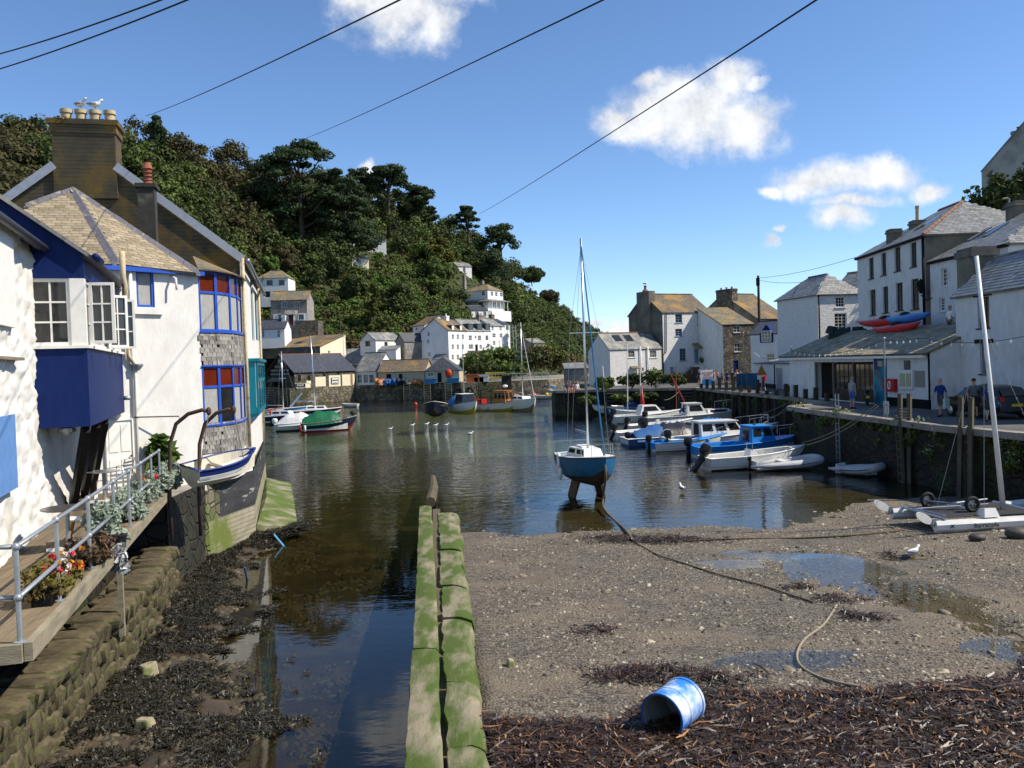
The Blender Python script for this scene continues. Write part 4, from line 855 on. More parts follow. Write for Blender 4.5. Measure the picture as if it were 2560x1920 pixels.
# pebbles
m_peb = mat('shingle_pebbles', (.20, .17, .125), (.12, .105, .08), .75, 3, island=.65, c3=(.36, .32, .24), s3=5, lo3=.55, hi3=.6)
def scatter(n, x0, x1, y0, y1, keep, smin, smax, pw=2.2, fl=.45, wide=1.5, dz=0.):
    yy = y0 + (y1 - y0) * NR.random(n * 3) ** 1.3; xx = x0 + (x1 - x0) * NR.random(n * 3); k = keep(xx, yy); xx = xx[k][:n]; yy = yy[k][:n]
    s = smin + (smax - smin) * NR.random(len(xx)) ** pw; z = ground(xx, yy) + dz
    return np.stack([xx, yy, z], 1), np.stack([s * wide, s, s * fl], 1)
def inbeach(x, y): return (x > xdr(y) + .02) & (ground(x, y) > -.04) & (vnoise(x, y, 0, .7, 17) + .35 * vnoise(x, y, 0, 4, 18) > .50 + .12 * NR.random(x.shape))
P1, S1 = scatter(44000, -2, 18, 10.8, 33, inbeach, .012, .06)
P2, S2 = scatter(900, -2, 18, 10.8, 33, lambda x, y: (x > xdr(y) + .15) & (ground(x, y) > -.05), .05, .17, 3)
V_, F_ = rocks(np.concatenate([P1, P2]), np.concatenate([S1, S2])); tag(npmesh('shingle', V_, F_, m_peb), 'scatter of pale broken shingle over the wet beach', 'shingle', kind='stuff')
def inchan(x, y): return (x < xdl(y) - .02) & (x > lerp_tab(y, XWALL) + .2) & (vnoise(x, y, 0, 1.1, 27) > .46)
P1, S1 = scatter(7000, -8.5, -1.3, 9.5, 30, inchan, .03, .13); V_, F_ = rocks(P1, S1)
m_peb2 = mat('channel_bed_stones', (.11, .09, .055), (.055, .046, .032), .8, 3, island=.6); tag(npmesh('channel_stones', V_, F_, m_peb2), 'stones on the bed of the clear channel', 'stones', kind='stuff')
# beach wrack heap
wx = np.arange(-1, 15, .16); wy = np.arange(8.6, 16, .16); GX, GY = np.meshgrid(wx, wy)
def wrack(x, y):
    ye = np.interp(x, [-.6, .3, 1.2, 1.9, 2.6, 4, 6, 7.5, 8.6, 10.5, 14], [12.0, 11.6, 11.55, 12.3, 12.7, 12.45, 12.5, 13.0, 14.2, 15.2, 15.6])
    return np.clip((ye + .35 * (vnoise(x, y, 0, 1.5, 41) - .5) - y) / .5, -1, 1)
W_ = wrack(GX, GY); GZ = ground(GX, GY) + np.where(W_ > 0, .10 * W_ + .13 * W_ * (vnoise(GX, GY, 0, 2.2, 43) - .35), -.25)
I = np.arange(GX.size).reshape(GX.shape); Fq = np.stack([I[:-1, :-1], I[:-1, 1:], I[1:, 1:], I[1:, :-1]], -1).reshape(-1, 4)
m_wr = mat('rotting_seaweed', (.022, .013, .008), (.040, .022, .012), .6, 5, bump=1., bscale=18, bdist=.05)
hp = tag(npmesh('seaweed_heap', np.stack([GX, GY, GZ], -1).reshape(-1, 3), Fq, m_wr, smooth=True), 'bank of dark brown rotting seaweed across the near beach', 'seaweed', kind='stuff')
def strips(X, Y, Z, ln, wd, name, m, par=None, bend=.35, lift=.03, dirx=None):
    n = len(X); a = NR.random(n) * 2 * PI if dirx is None else dirx + NR.normal(size=n) * .5; L_ = ln * (.35 + 2. * NR.random(n) ** 2.5); w_ = wd * (.4 + 1.3 * NR.random(n) ** 2); d = np.stack([np.cos(a), np.sin(a)], 1); s = np.stack([-d[:, 1], d[:, 0]], 1); cv = (NR.random(n) - .5) * bend
    V = np.zeros((n, 6, 3)); ro = (NR.random(n) - .5) * 1.6
    for i, t in enumerate((-.5, 0, .5)):
        cx = X + d[:, 0] * L_ * t + s[:, 0] * cv * L_ * (.25 - t * t) * 4 * .5; cy = Y + d[:, 1] * L_ * t + s[:, 1] * cv * L_ * (.25 - t * t) * 4 * .5; zz = Z + lift * NR.random(n) + (NR.random(n) - .3) * .05 * (1 if i != 1 else .5)
        ww = w_ * (.5 if i != 1 else 1) * .5
        V[:, i * 2] = np.stack([cx - s[:, 0] * ww, cy - s[:, 1] * ww, zz - ww * ro], 1); V[:, i * 2 + 1] = np.stack([cx + s[:, 0] * ww, cy + s[:, 1] * ww, zz + ww * ro], 1)
    f = np.array([(0, 1, 3, 2), (2, 3, 5, 4)]); return npmesh(name, V.reshape(-1, 3), (f[None] + (np.arange(n) * 6)[:, None, None]).reshape(-1, 4), m, par)
def wpts(n, thr=.0):
    x = -.8 + 13.5 * NR.random(n * 2); y = 8.8 + 6.8 * NR.random(n * 2); k = wrack(x, y) > thr + .25 * (NR.random(n * 2) - .7); x = x[k][:n]; y = y[k][:n]; w_ = np.clip(wrack(x, y), 0, 1); z = ground(x, y) + .10 * w_ + .13 * w_ * (vnoise(x, y, 0, 2.2, 43) - .35); return x, y, z
m_weed = mat('brown_kelp', (.030, .016, .009), (.055, .027, .012), .45, 8, island=.7, spec=.5); m_weedo = mat('orange_kelp', (.20, .085, .025), (.28, .15, .06), .6, 8, island=.5)
tag(strips(*wpts(30000), .17, .022, 'seaweed', m_weed), 'tangled brown kelp strands of the seaweed bank', 'seaweed', kind='stuff')
tag(strips(*wpts(2600, .1), .14, .02, 'dry_seaweed', m_weedo, lift=.06), 'dry orange kelp scraps on the seaweed bank', 'seaweed', kind='stuff')
xs, ys = [], []
for (px, py, rx, ry, n) in ((1620, 1690, 110, 18, 700), (1560, 1350, 110, 14, 800), (1640, 1350, 60, 10, 400), (2080, 1500, 60, 10, 160), (2160, 1545, 60, 10, 220), (1700, 1350, 130, 8, 300), (2000, 1470, 50, 8, 120), (1500, 1580, 60, 10, 120), (2230, 1390, 30, 6, 60), (1780, 1700, 120, 12, 250)):
    for _ in range(n):
        p = gnd(px + RNG.gauss(0, rx * .5), py + RNG.gauss(0, ry * .5)) if _ % 8 == 0 else p; xs.append(p.x + RNG.gauss(0, .12)); ys.append(p.y + RNG.gauss(0, .12))
xs = np.array(xs); ys = np.array(ys); tag(strips(xs, ys, ground(xs, ys), .2, .025, 'weed_tufts', m_weed, lift=.08), 'loose clumps of brown weed stranded on the shingle', 'seaweed', kind='stuff')
# bladder wrack on the left bank and on the footing
n = 90000; y = 9.3 + 21 * NR.random(n) ** 1.2; xw = lerp_tab(y, XWALL); xe = lerp_tab(y, XEDGE); x = xw + (xe - xw + 1.3) * NR.random(n); u = (x - xw) / (xe - xw); nz = vnoise(x, y, 0, 1.3, 51) + .3 * (vnoise(x, y, 0, 5, 52) - .5)
k = (nz > .30 + .34 * np.clip(u - .35, 0, 2) + .10 * np.clip((15 - y) / 4, 0, 1)) & (x < xdl(y) - .1); x = x[k][:46000]; y = y[k][:46000]
m_wrk = mat('bladder_wrack', (.020, .018, .010), (.034, .028, .014), .5, 6, island=.75, spec=.5)
tag(strips(x, y, np.maximum(ground(x, y), -.02), .13, .022, 'bladder_wrack', m_wrk, lift=.07, bend=.8), 'black bladder wrack covering the bank below the deck and houses', 'seaweed', kind='stuff')
n = 3500; s = NR.random(n); x = -8.7 + 1.15 * s + .15 * NR.normal(size=n); y = 28.7 + 1.6 * s + .3 * NR.normal(size=n) + .15; tag(strips(x, y, .38 - .35 * NR.random(n), .16, .03, 'footing_wrack', m_wrk, lift=.05), 'fringe of wrack hanging from the algae covered footing', 'seaweed', kind='stuff')
n = 5000; y = 10 + 18 * NR.random(n); x = xdl(y) - .15 - 1.4 * NR.random(n) ** 2.5; k = vnoise(x, y, 0, .9, 61) > .55; tag(strips(x[k], y[k], np.minimum(ground(x[k], y[k]) + .12, .02), .25, .04, 'channel_weed', m_wrk, lift=.1), 'dark weed trailing in the channel beside the kerb', 'seaweed', kind='stuff')
m_boul = mat('pale_boulder', (.34, .31, .20), (.25, .22, .14), .9, 4, bump=.5, c3=(.13, .15, .05), s3=3)
for (px, py, s, lb) in ((367, 1688, .34, 'pale angular boulder among the black wrack'), (362, 1822, .30, 'low pale flat rock half buried in wrack below the retaining wall'), (1277, 1664, .17, 'small grey rock on the shingle beside the mossy kerb'), (2330, 1420, .10, 'white pebble on the shingle near the standing gull')):
    p = gnd(px, py); V_, F_ = rocks(np.zeros((1, 3)), np.array([[s, s * .85, s * .8 if s != .30 else .22]])); b = MB(); b.add(V_, [tuple(f) for f in F_] + [(0, 3, 2, 1)]); me = b.mesh('boulder', m_boul)
    o = link('boulder', me); md = o.modifiers.new('b', 'BEVEL'); md.width = s * .12; md.segments = 2; o.location = p + Vector((0, 0, s * .22)); tag(o, lb, 'rock')
# ropes on the beach
def rope(name, label, pts, r, m, n=6, cat='rope', group=None):
    P = []
    for i in range(len(pts) - 1):
        p0 = pts[max(i - 1, 0)]; p1 = pts[i]; p2 = pts[i + 1]; p3 = pts[min(i + 2, len(pts) - 1)]
        for s in range(6):
            t = s / 6; P.append(.5 * ((2 * p1) + (p2 - p0) * t + (2 * p0 - 5 * p1 + 4 * p2 - p3) * t * t + (3 * p1 - p0 - 3 * p2 + p3) * t ** 3))
    P.append(pts[-1]); b = MB(); b.tube(P, r, n); return tag(b.build(name, m, smooth=True), label, cat, group)
rope('mooring_rope', 'long thin mooring rope snaking from the weed pile across the shingle', [gnd(x, y, .03) for x, y in ((1582, 1352), (1640, 1385), (1700, 1405), (1800, 1437), (1900, 1462), (1970, 1485), (2032, 1505))], .02, m_wrope)
rope('old_rope', 'weathered rope curling over the shingle into the seaweed bank', [gnd(x, y, .03) for x, y in ((2092, 1512), (2060, 1560), (2010, 1600), (1992, 1640), (2010, 1672), (2070, 1700), (2180, 1722), (2240, 1730))] + [PZ(2330, 1752, .97), PZ(2430, 1785, .99), PZ(2560, 1835, 1.0)], .024, m_rope)
rope('mooring_chain', 'dark slack chain lying straight across the shingle towards the catamaran', [gnd(x, y, .03) for x, y in ((1600, 1345), (1700, 1352), (1830, 1347), (1990, 1345), (2130, 1338), (2260, 1325))], .03, m_wrope)
# drum
p = gnd(1650, 1838); DR = thing('plastic_drum', 'blue and white paint worn plastic drum lying open on the seaweed', 'drum', p + Vector((.0, .05, .31)), 0, local=True)
m_drum = mat('worn_blue_drum', (.03, .20, .62), (.04, .24, .68), .45, 3, c3=(.62, .66, .72), s3=2.2, lo3=.45, hi3=.62, bump=.1)
m_drumin = mat('drum_inside', (.25, .23, .19), (.16, .15, .13), .8, 3)
ax = Vector((.62, .78, .03)).normalized(); e1 = ax.cross(Vector((0, 0, 1))).normalized(); Md = Matrix((e1, e1.cross(ax) * -1, ax)).transposed()
b = MB(); b.lathe((0, -.22, 0), [(.30, 0), (.30, .03), (.285, .04), (.285, .24), (.295, .25), (.295, .28), (.285, .29), (.285, .58), (.30, .59), (.30, .63), (.27, .64), (.0, .63)], 28, Md, cap=False); b.build('shell', m_drum, DR, smooth=.5)
b = MB(); b.lathe((0, -.22, 0), [(.30, -.001), (.272, 0.0), (.272, .60), (.0, .60)], 28, Md, cap=False); b.build('inside', m_drumin, DR, smooth=.5)
b = MB(); b.tube([Vector((0, -.22, 0)) + Md @ Vector((.289 * math.cos(t * PI / 14), .289 * math.sin(t * PI / 14), 0)) for t in range(28)], .014, 6, closed=True); b.build('rim', mat('dark_blue_plastic', (.01, .06, .25), rough=.5), DR, smooth=True)
# ------------------------------------------------------------------ far side: houses on the hill and along the far quay
def XY(px, Y): return (PY(px, 880, Y).x, Y)
def zpx(px, py, Y): return PY(px, py, Y).z
BOXES = []
def far_house(name, label, pa, Ya, pb, Yb, D, yb, ye, yr, wm, rm, roof='along', front=(), left=(), right=(), box=None, **kw):
    p0, p1 = XY(pa, Ya), XY(pb, Yb); F = Fr(p0, p1); z0, ze, zr = zpx(pa, yb, Ya), zpx(pa, ye, Ya), zpx(pa, yr, Ya)
    FL = Fr(F.xy(0, D), F.xy(0, 0)); FRt = Fr(F.xy(F.W, 0), F.xy(F.W, D))
    def conv(G, sp):
        out = []
        for s in sp:
            r = rect(G, *s[1:5])
            if s[0] == 'd': r = (r[0], max(r[1], z0 + .03), r[2], r[3])
            out.append((s[0], *r, *s[5:]))
        return [o for o in out if o[1] > -.01 and o[1] + o[3] < G.W + .01 and o[2] >= z0 and o[2] + o[4] <= ze + .6]
    if box: BOXES.append(box + (max(Ya, Yb) + D * .6,))
    return house(name, label, p0, p1, D, z0, ze, zr - ze, wm, rm, roof, conv(F, front), conv(FL, left), conv(FRt, right), style=dict(d=.1, fw=.09, bw=.05, **kw.pop('style', {})), **kw)
def W4(x, y, w_, h, c=2, r=2): return ('w', x, y, x + w_, y + h, c, r)
m_white2 = mat('far_whitewash', (.78, .78, .76), (.70, .70, .68), .9, .8, bump=.2)
Yh = lambda px, py: hill_hit(px, py)[0].y
far_house('hipped_house', 'white house with a lichened hip roof above the slate fronted cottage', 650, 184, 727, 184, 6, 768, 696, 675, m_white2, m_slatemoss, 'hip', [W4(665.3, 699, 17, 15.5, 1, 1), W4(695.7, 699, 16, 15.5, 1, 1), W4(661, 728, 15, 16, 1, 1)], box=(640, 670, 735, 770), hipk=.7)
h, F = far_house('slate_cottage', 'slate fronted cottage with a balcony and white ground floor on a stone base', 681, 168, 771.7, 168, 6, 848, 751.5, 727, m_render, m_slatemoss, 'along', [W4(703.7, 753.5, 14, 16, 2, 1), W4(736, 753.5, 13.5, 16, 2, 1)], box=(676, 722, 802, 852))
b = MB(); r_ = rect(F, 683, 784, 771, 803); b.fbox(F, r_[0], r_[0] + r_[2], -.05, -.002, r_[1], r_[1] + r_[3]); b.build('white_band', m_white2, h)
for x0, x1, y0, y1 in ((694.7, 709, 785, 800), (746, 761, 785, 800)):
    r_ = rect(F, x0, y0, x1, y1); window(h, F, *r_, cols=1, rows=1, d=-.08, fw=.09)
r_ = rect(F, 722, 787, 735, 813); door(h, F, *r_, mat('maroon_paint', (.10, .02, .02), rough=.5), d=-.1)
r_ = rect(F, 713, 776, 745, 787); b = MB(); b.slab([F.p(r_[0], -1.1, r_[1]), F.p(r_[0] + r_[2], -1.1, r_[1]), F.p(r_[0] + r_[2], 0, r_[1] + r_[3]), F.p(r_[0], 0, r_[1] + r_[3])], .08); b.build('porch_roof', m_slate, h)
r_ = rect(F, 713, 814, 752, 848); b = MB(); b.fbox(F, r_[0], r_[0] + r_[2], -1.3, 0, r_[1], r_[1] + r_[3]); b.build('balcony_base', m_render, h)
for i in range(12):
    b = MB(); a_ = r_[0] + r_[2] * i / 11; b.tube([F.p(a_, -1.25, r_[1] + r_[3]), F.p(a_, -1.25, r_[1] + r_[3] + .95)], .02, 4); b.build('baluster', m_black, h)
b = MB(); b.tube([F.p(r_[0], -1.25, r_[1] + r_[3] + .95), F.p(r_[0] + r_[2], -1.25, r_[1] + r_[3] + .95)], .03, 5); b.build('rail', m_black, h)
r_ = rect(F, 752, 802, 800, 850); b = MB(); b.fbox(F, r_[0], r_[0] + r_[2], -1.6, 3, r_[1], r_[1] + r_[3]); tag(b.build('stone_wall', m_stone), 'dark rubble retaining wall beside the slate fronted cottage', 'wall')
h, F = far_house('white_cottage', 'white cottage with a dark slate roof and two tall black windows', 640, 160, 713, 160, 5, 872, 823.5, 800, m_white2, m_slatedark, 'along', [W4(654.5, 825, 6.5, 19), W4(692, 824.5, 8.5, 20)], box=(640, 795, 716, 880))
chimney(h, F, F.W - .6, 2.2, zpx(705, 812, 160), zpx(705, 788, 160), .7, .6, m_white2, 0)
h, F = far_house('long_brick_hall', 'long low hall with a lichened lean-to roof, skylights and a cream gable end', 585, 164, 800.6, 156, 8, 900, 876, 846, m_brownrender, m_slatebrown, 'lean', right=[W4(820, 877, 5.5, 10, 1, 2)], box=(560, 840, 860, 895), wmats=[m_brownrender, m_cream, m_cream, m_cream])
chimney(h, F, F.W - .3, 7.6, zpx(852, 888, 161), zpx(852, 838, 161), .75, .75, m_cream2, 1)
for px in (692, 748):
    a_, _z = onF(F, px, 866, 3.); k = (zpx(800, 846, 156) - zpx(800, 876, 156)) / 8; b = MB(); zz0 = zpx(585, 876, 164); b.slab([F.p(a_ - .7, 2.3, zz0 + 2.3 * k + .2), F.p(a_ + .7, 2.3, zz0 + 2.3 * k + .2), F.p(a_ + .7, 3.9, zz0 + 3.9 * k + .2), F.p(a_ - .7, 3.9, zz0 + 3.9 * k + .2)], .08); b.build('skylight', m_glassb, h)
# museum shed
MX0, MX1 = XY(734, 147.0), XY(886, 155.3)
h, F = house('museum_shed', 'stone quayside shed with a new dark slate roof and white lettered black gable', MX0, MX1, 10, 1.2, zpx(734, 931, 147.2), zpx(734, 886, 147.2) - zpx(734, 931, 147.2), m_stone, m_slatedark, 'along', ridge=m_redridge, oh=.25, cat='shed'); BOXES.append((655, 880, 890, 1005))
FLm = Fr(F.xy(0, 10), F.xy(0, 0)); ze = zpx(734, 931, 147.2)
b = MB(); b.poly([FLm.p(.3, -.06, ze - .6), FLm.p(9.7, -.06, ze - .6), FLm.p(9.7, -.06, ze + .05), FLm.p(5, -.06, ze + 2.85), FLm.p(.3, -.06, ze + .05)]); b.build('gable_board', m_black, h)
m_lett = mat('white_lettering', (.75, .75, .72), rough=.7); m_gold = mat('gilt', (.5, .33, .05), rough=.5)
for s, z, sz in (('POLPERRO', ze + .85, .62), ('HERITAGE MUSEUM OF', ze + .22, .55), ('SMUGGLING & FISHING', ze - .42, .55)): text(h, s, FLm, 5, z, sz, m_lett, b=-.09, sx=1.15)
b = MB(); c_ = FLm.p(5, -.1, ze + 1.85)
for an in (40, 140, 220, 320, 90): b.bar(c_ , c_ + Vector((FLm.t.x * math.cos(R(an)), FLm.t.y * math.cos(R(an)), math.sin(R(an)))) * .55, .12, .05)
b.build('emblem', m_lett, h); b = MB(); b.ball(FLm.p(5, -.1, ze + 2.45), (.3, .3, .3)); b.build('gilt_ball', m_gold, h)
b = MB(); b.slab([FLm.p(2, -1.2, ze - 1.5), FLm.p(7, -1.2, ze - 1.5), FLm.p(7, -.02, ze - .85), FLm.p(2, -.02, ze - .85)], .08); b.build('canopy', m_slate, h)
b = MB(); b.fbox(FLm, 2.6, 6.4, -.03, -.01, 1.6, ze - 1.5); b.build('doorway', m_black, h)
def panel(h, F, x0, y0, x1, y1, m, n, b0=-.06, b1=-.005):
    r_ = rect(F, x0, y0, x1, y1); b = MB(); b.fbox(F, r_[0], r_[0] + r_[2], b0, b1, r_[1], r_[1] + r_[3]); return b.build(n, m, h), r_
m_creampanel = mat('cream_wall_panel', (.80, .72, .52), (.74, .66, .46), .85, 1.5)  # cream of the panels along the long wall
for (x0, y0, x1, y1) in ((737, 958, 776, 976), (766, 952, 777, 960), (788, 942, 814, 966), (822, 938, 851, 970), (855, 936, 879, 964), (881, 935, 886, 962)): panel(h, F, x0, y0, x1, y1, m_creampanel, 'cream_panel')
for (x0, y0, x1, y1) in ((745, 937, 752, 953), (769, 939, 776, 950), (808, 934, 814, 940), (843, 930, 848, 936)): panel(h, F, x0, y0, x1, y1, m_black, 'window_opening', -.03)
panel(h, F, 876, 934, 881, 962, mat('orange_brown_door', (.35, .17, .06), rough=.6), 'door', -.1, -.06)
for k, (x0, y0, x1, y1, tx) in enumerate(((737, 959, 762.5, 973, ('MUSEUM', 'TEA ROOM')), (827.5, 944, 845, 960, ('HERITAGE', 'MUSEUM')))):
    o, r_ = panel(h, F, x0, y0, x1, y1, m_black, 'sign', -.14, -.08)
    if k:
        for j in (0, 1):
            b = MB(); b.fbox(F, r_[0] + .12, r_[0] + r_[2] - .12, -.16, -.141, r_[1] + .08 + j * r_[3] * .48, r_[1] + r_[3] * .46 + j * r_[3] * .48); b.build('sign_panel', m_lett, o)
    for j, s in enumerate(tx): text(o, s, F, r_[0] + r_[2] / 2, r_[1] + r_[3] * (.56 - .46 * j), r_[3] * .42 if not k else .26, m_lett if not k else m_black, b=-.15 if not k else -.17, sx=.82)
h, F = far_house('grey_roofed_shed', 'shed with a broad grey slate roof and glazed white front beside the museum shed', 887, 155.8, 938, 154, 7, 975, 929, 884, m_white2, m_slate, 'along', [W4(893, 936, 12, 22, 3, 2), W4(908, 936, 12, 22, 3, 2), W4(922, 936, 12, 22, 3, 2)], box=(885, 870, 945, 962), cat='shed')
far_house('tall_grey_shed', 'taller grey slate roofed building behind the glazed shed', 858, 163, 930, 163, 7, 930, 912, 873, m_render, m_slate, 'along', box=(855, 868, 940, 925), cat='shed')
m_tan = mat('tan_render', (.50, .42, .29), (.42, .35, .24), .85, 1.5)
far_house('brown_roofed_shed', 'low shed with a lichened brown slate roof behind the pallets', 944, 152, 1059, 150.5, 6, 958, 931, 903, m_tan, m_slatebrown, 'along', [('v', 966, 935, 978, 950), ('v', 997, 935, 1006, 950), ('v', 1014, 934, 1024, 957), ('v', 1035, 934, 1058, 957)], box=(940, 895, 1062, 960), cat='shed')
far_house('dark_roofed_shed', 'cream shed with a dark slate hip roof behind the blue fish boxes', 1061, 150.3, 1146, 150, 7, 958, 928, 894, m_tan, m_slatedark, 'hip', [W4(1069, 930, 15, 11, 2, 1), ('d', 1093, 931, 1105, 956, m_black), ('v', 1127, 931, 1138, 956)], box=(1005, 890, 1148, 960), hipk=.5, cat='shed')
h, F = far_house('green_windowed_house', 'grey white gabled house with dark green windows behind the sheds', 901, 165, 940, 162.5, 7, 900, 853, 834, m_white2, m_slate, 'across', [W4(913, 850, 13, 16, 2, 2)], right=[W4(961, 855, 8, 10)], box=(895, 828, 990, 900), style=dict(fm=mat('dark_green_paint', (.01, .07, .04), rough=.5)))
far_house('porch_cottage', 'small lean-to porch cottage with a slate roof beside the green windowed house', 947, 160.5, 990, 160, 3, 900, 876, 866, m_white2, m_slate, 'lean', [('v', 958, 880, 966, 892)], box=(944, 862, 1000, 900))
far_house('timber_shed', 'dark boarded shed with a brown timber side beside the porch cottage', 990, 165, 1012, 163, 6, 900, 855, 836, m_render, m_slatedark, 'across', right=[W4(1018, 862, 4, 18, 1, 1), W4(1026, 862, 4, 18, 1, 1)], box=(985, 832, 1038, 895), cat='shed')
# tall white house and terrace
wr_ = [W4(x, y, 5.5, 13, 2, 2) for y in (836, 861, 887, 911) for x in (1129.5, 1142, 1154.5)]
h, F = far_house('tall_white_house', 'tall four storey white house with a brown roof above the dark shed', 1122, 163, 1168.5, 169, 6.2, 940, 826, 796, m_white2, m_slatebrown, 'along', wr_, left=[W4(1068, 830, 6, 11), W4(1067, 848, 6, 11), W4(1070, 880, 6, 11)], box=(1034, 788, 1172, 940))
chimney(h, F, .6, 3, zpx(1092, 840, 165), zpx(1092, 803, 165), .9, .8, m_white2, 0); chimney(h, F, 4.3, 3.1, zpx(1138, 815, 168), zpx(1138, 790, 168), 1, .8, m_white2, 1, m_white2)
for k, px in enumerate((1131, 1151)):
    a_, z_ = onF(F, px, 822, .2); b = MB(); b.fbox(F, a_ - .45, a_ + .45, .1, 2, z_ - .4, z_ + .75); d_ = b.build('dormer', m_slatedark, h); b = MB(); b.fbox(F, a_ - .35, a_ + .35, .06, .095, z_ - .3, z_ + .6); b.build('pane', m_wwood, d_)
r_ = rect(Fr(F.xy(0, 6.2), F.xy(0, 0)), 1088, 880, 1120, 898); G = Fr(F.xy(0, 6.2), F.xy(0, 0)); b = MB(); b.slab([G.p(r_[0], -1.3, r_[1]), G.p(r_[0] + r_[2], -1.3, r_[1]), G.p(r_[0] + r_[2], 0, r_[1] + 1), G.p(r_[0], 0, r_[1] + 1)], .1); b.build('veranda_roof', m_slate, h)
b = MB(); b.fbox(G, r_[0] + .1, r_[0] + r_[2] - .1, -1.2, -.02, r_[1] - 2.6, r_[1] - 1.5); b.build('veranda', m_white2, h)
far_house('white_annexe', 'lower white house with a brown roof adjoining the tall white house', 1034, 170, 1063, 166, 7, 900, 816, 792, m_white2, m_slatebrown, 'along', [W4(1039, 818, 4, 8, 1, 1), W4(1046, 861, 6, 9, 1, 1)], box=(1030, 788, 1066, 880))
h, F = far_house('terrace_house', 'white terrace house with two slate dormers next to the tall white house', 1169, 178, 1211, 183, 6, 886, 827, 797, m_white2, m_slate, 'along', [W4(1172, 838.5, 8, 13), W4(1195, 839, 8, 13), W4(1187, 839, 4, 8, 1, 1), W4(1172, 861, 11, 12), ('d', 1188, 861, 1195, 878, m_black), W4(1199, 862, 6, 11)], box=(1165, 792, 1212, 880))
for px in (1176, 1198):
    a_, z_ = onF(F, px, 822, .2); b = MB(); b.fbox(F, a_ - .9, a_ + .9, .1, 2.6, z_ - .4, z_ + 1.1); d_ = b.build('dormer', m_slatedark, h); b = MB(); b.fbox(F, a_ - .6, a_ + .6, .06, .095, z_ - .2, z_ + .85); b.build('pane', m_glassb, d_)
h, F = far_house('terrace_house', 'narrow white terrace house with one dark dormer in the middle of the terrace', 1211.5, 183, 1227, 185, 6, 884, 827, 799, m_white2, m_slate, 'along', [W4(1214, 838.5, 7, 13, 1, 1), W4(1217.5, 859, 6, 11, 1, 1)], box=(1211, 795, 1228, 880))
a_, z_ = onF(F, 1219, 822, .2); b = MB(); b.fbox(F, a_ - 1, a_ + .9, .1, 2.6, z_ - .4, z_ + 1.1); d_ = b.build('dormer', m_slatedark, h); b = MB(); b.fbox(F, a_ - .7, a_ + .6, .06, .095, z_ - .2, z_ + .85); b.build('pane', m_glassb, d_)
h, F = far_house('terrace_house', 'three storey white terrace house with a slate roof and door hood', 1227.5, 185, 1263, 189, 6, 882, 815, 795, m_white2, m_slate, 'along', [W4(1229, 817, 5, 10), W4(1249, 817, 5, 10), W4(1231, 833.5, 8, 11), W4(1249.4, 833.5, 6.5, 11), W4(1232.4, 852.4, 6, 11), ('d', 1245, 852, 1250, 869, m_wwood)], box=(1227, 790, 1264, 872))
chimney(h, F, .3, 3, zpx(1205, 820, 186), zpx(1205, 788, 186), 1.6, .8, m_render, 2); chimney(h, F, F.W - .6, 3, zpx(1205, 820, 186), zpx(1205, 785, 186), 1.1, .8, m_brownrender, 1)
far_house('terrace_house', 'white end of terrace house behind scaffolding', 1263.5, 189, 1276, 191, 6, 878, 811, 797, m_white2, m_slatedark, 'along', [W4(1264.5, 814, 8, 12, 1, 1), W4(1264.5, 835, 8, 11, 1, 1), W4(1264.5, 854, 6, 8, 1, 1)], box=(1262, 792, 1292, 872))
sc = thing('scaffolding', 'tube scaffolding with boards against the end of the white terrace', 'scaffold', (*XY(1284, 190), zpx(1284, 870, 190)))
for i, px in enumerate((1277, 1284, 1291)):
    for Y in (188, 190): b = MB(); x, y = XY(px, Y); b.tube([(x, y, zpx(px, 872, Y)), (x, y, zpx(px, 812, Y))], .06, 4); b.build('pole', m_galv, sc)
for py in (825, 842, 858): b = MB(); x0, y = XY(1275, 189); x1, _q = XY(1293, 189); b.box(((x0 + x1) / 2, y, zpx(1284, py, 189)), (x1 - x0, 1.6, .08)); b.build('boarding', m_wood, sc)
tg = MB(); tg.prism([XY(1150, 170), XY(1172, 174), XY(1300, 186), XY(1330, 190), XY(1330, 204), XY(1150, 200)], 2, zpx(1172, 877, 176)); tag(tg.build('terrace_ground', m_stone), kind='structure')
hp_ = hill_hit(1215, 790)[0]; Y0 = hp_.y - 4
h, F = far_house('hip_roofed_villa', 'large white hip roofed villa with a veranda high on the hillside', 1224, Y0, 1262, Y0 + 6, 8.0, 800, 725, 707, m_white2, m_slatemoss, 'hip', [W4(1227, 729, 6, 11), W4(1238, 730, 6, 11), W4(1250, 731, 7, 11), W4(1230, 755, 6, 12), W4(1238, 756, 6, 12), W4(1246, 757, 6, 12)], left=[W4(1203.8, 728, 8, 11), W4(1195, 755, 12, 10, 3, 1)], box=(1172, 700, 1295, 795), hipk=.7)
zv = zpx(1224, 747, Y0); b = MB(); W_ = F.W
b.slab([F.p(-1.4, -1.6, zv - .6), F.p(W_ + 1.6, -1.6, zv - .6), F.p(W_ + .2, -.02, zv), F.p(0, -.02, zv)], .1); b.slab([F.p(-1.4, 8, zv - .6), F.p(-1.4, -1.6, zv - .6), F.p(0, -.02, zv), F.p(-.02, 8, zv)], .1); b.build('veranda_roof', m_slate, h)
for a_ in (0, .25, .5, .75, 1): b = MB(); b.fbox(F, W_ * a_ - .06, W_ * a_ + .06, -1.5, -1.38, zv - 3.2, zv - .6); b.build('veranda_post', m_wwood, h)
b = MB(); b.fbox(F, -.8, W_ + 1.2, -1.7, -.02, zv - 6, zv - 3.2); b.build('veranda_base', m_white2, h)
chimney(h, F, W_ * .55, 4.5, zv + 4, zpx(1224, 697, Y0), .8, .7, m_render, 1); chimney(h, F, -1.5, 6.5, zv + 1, zpx(1184, 692, Y0 + 6), .8, .7, m_render, 1)
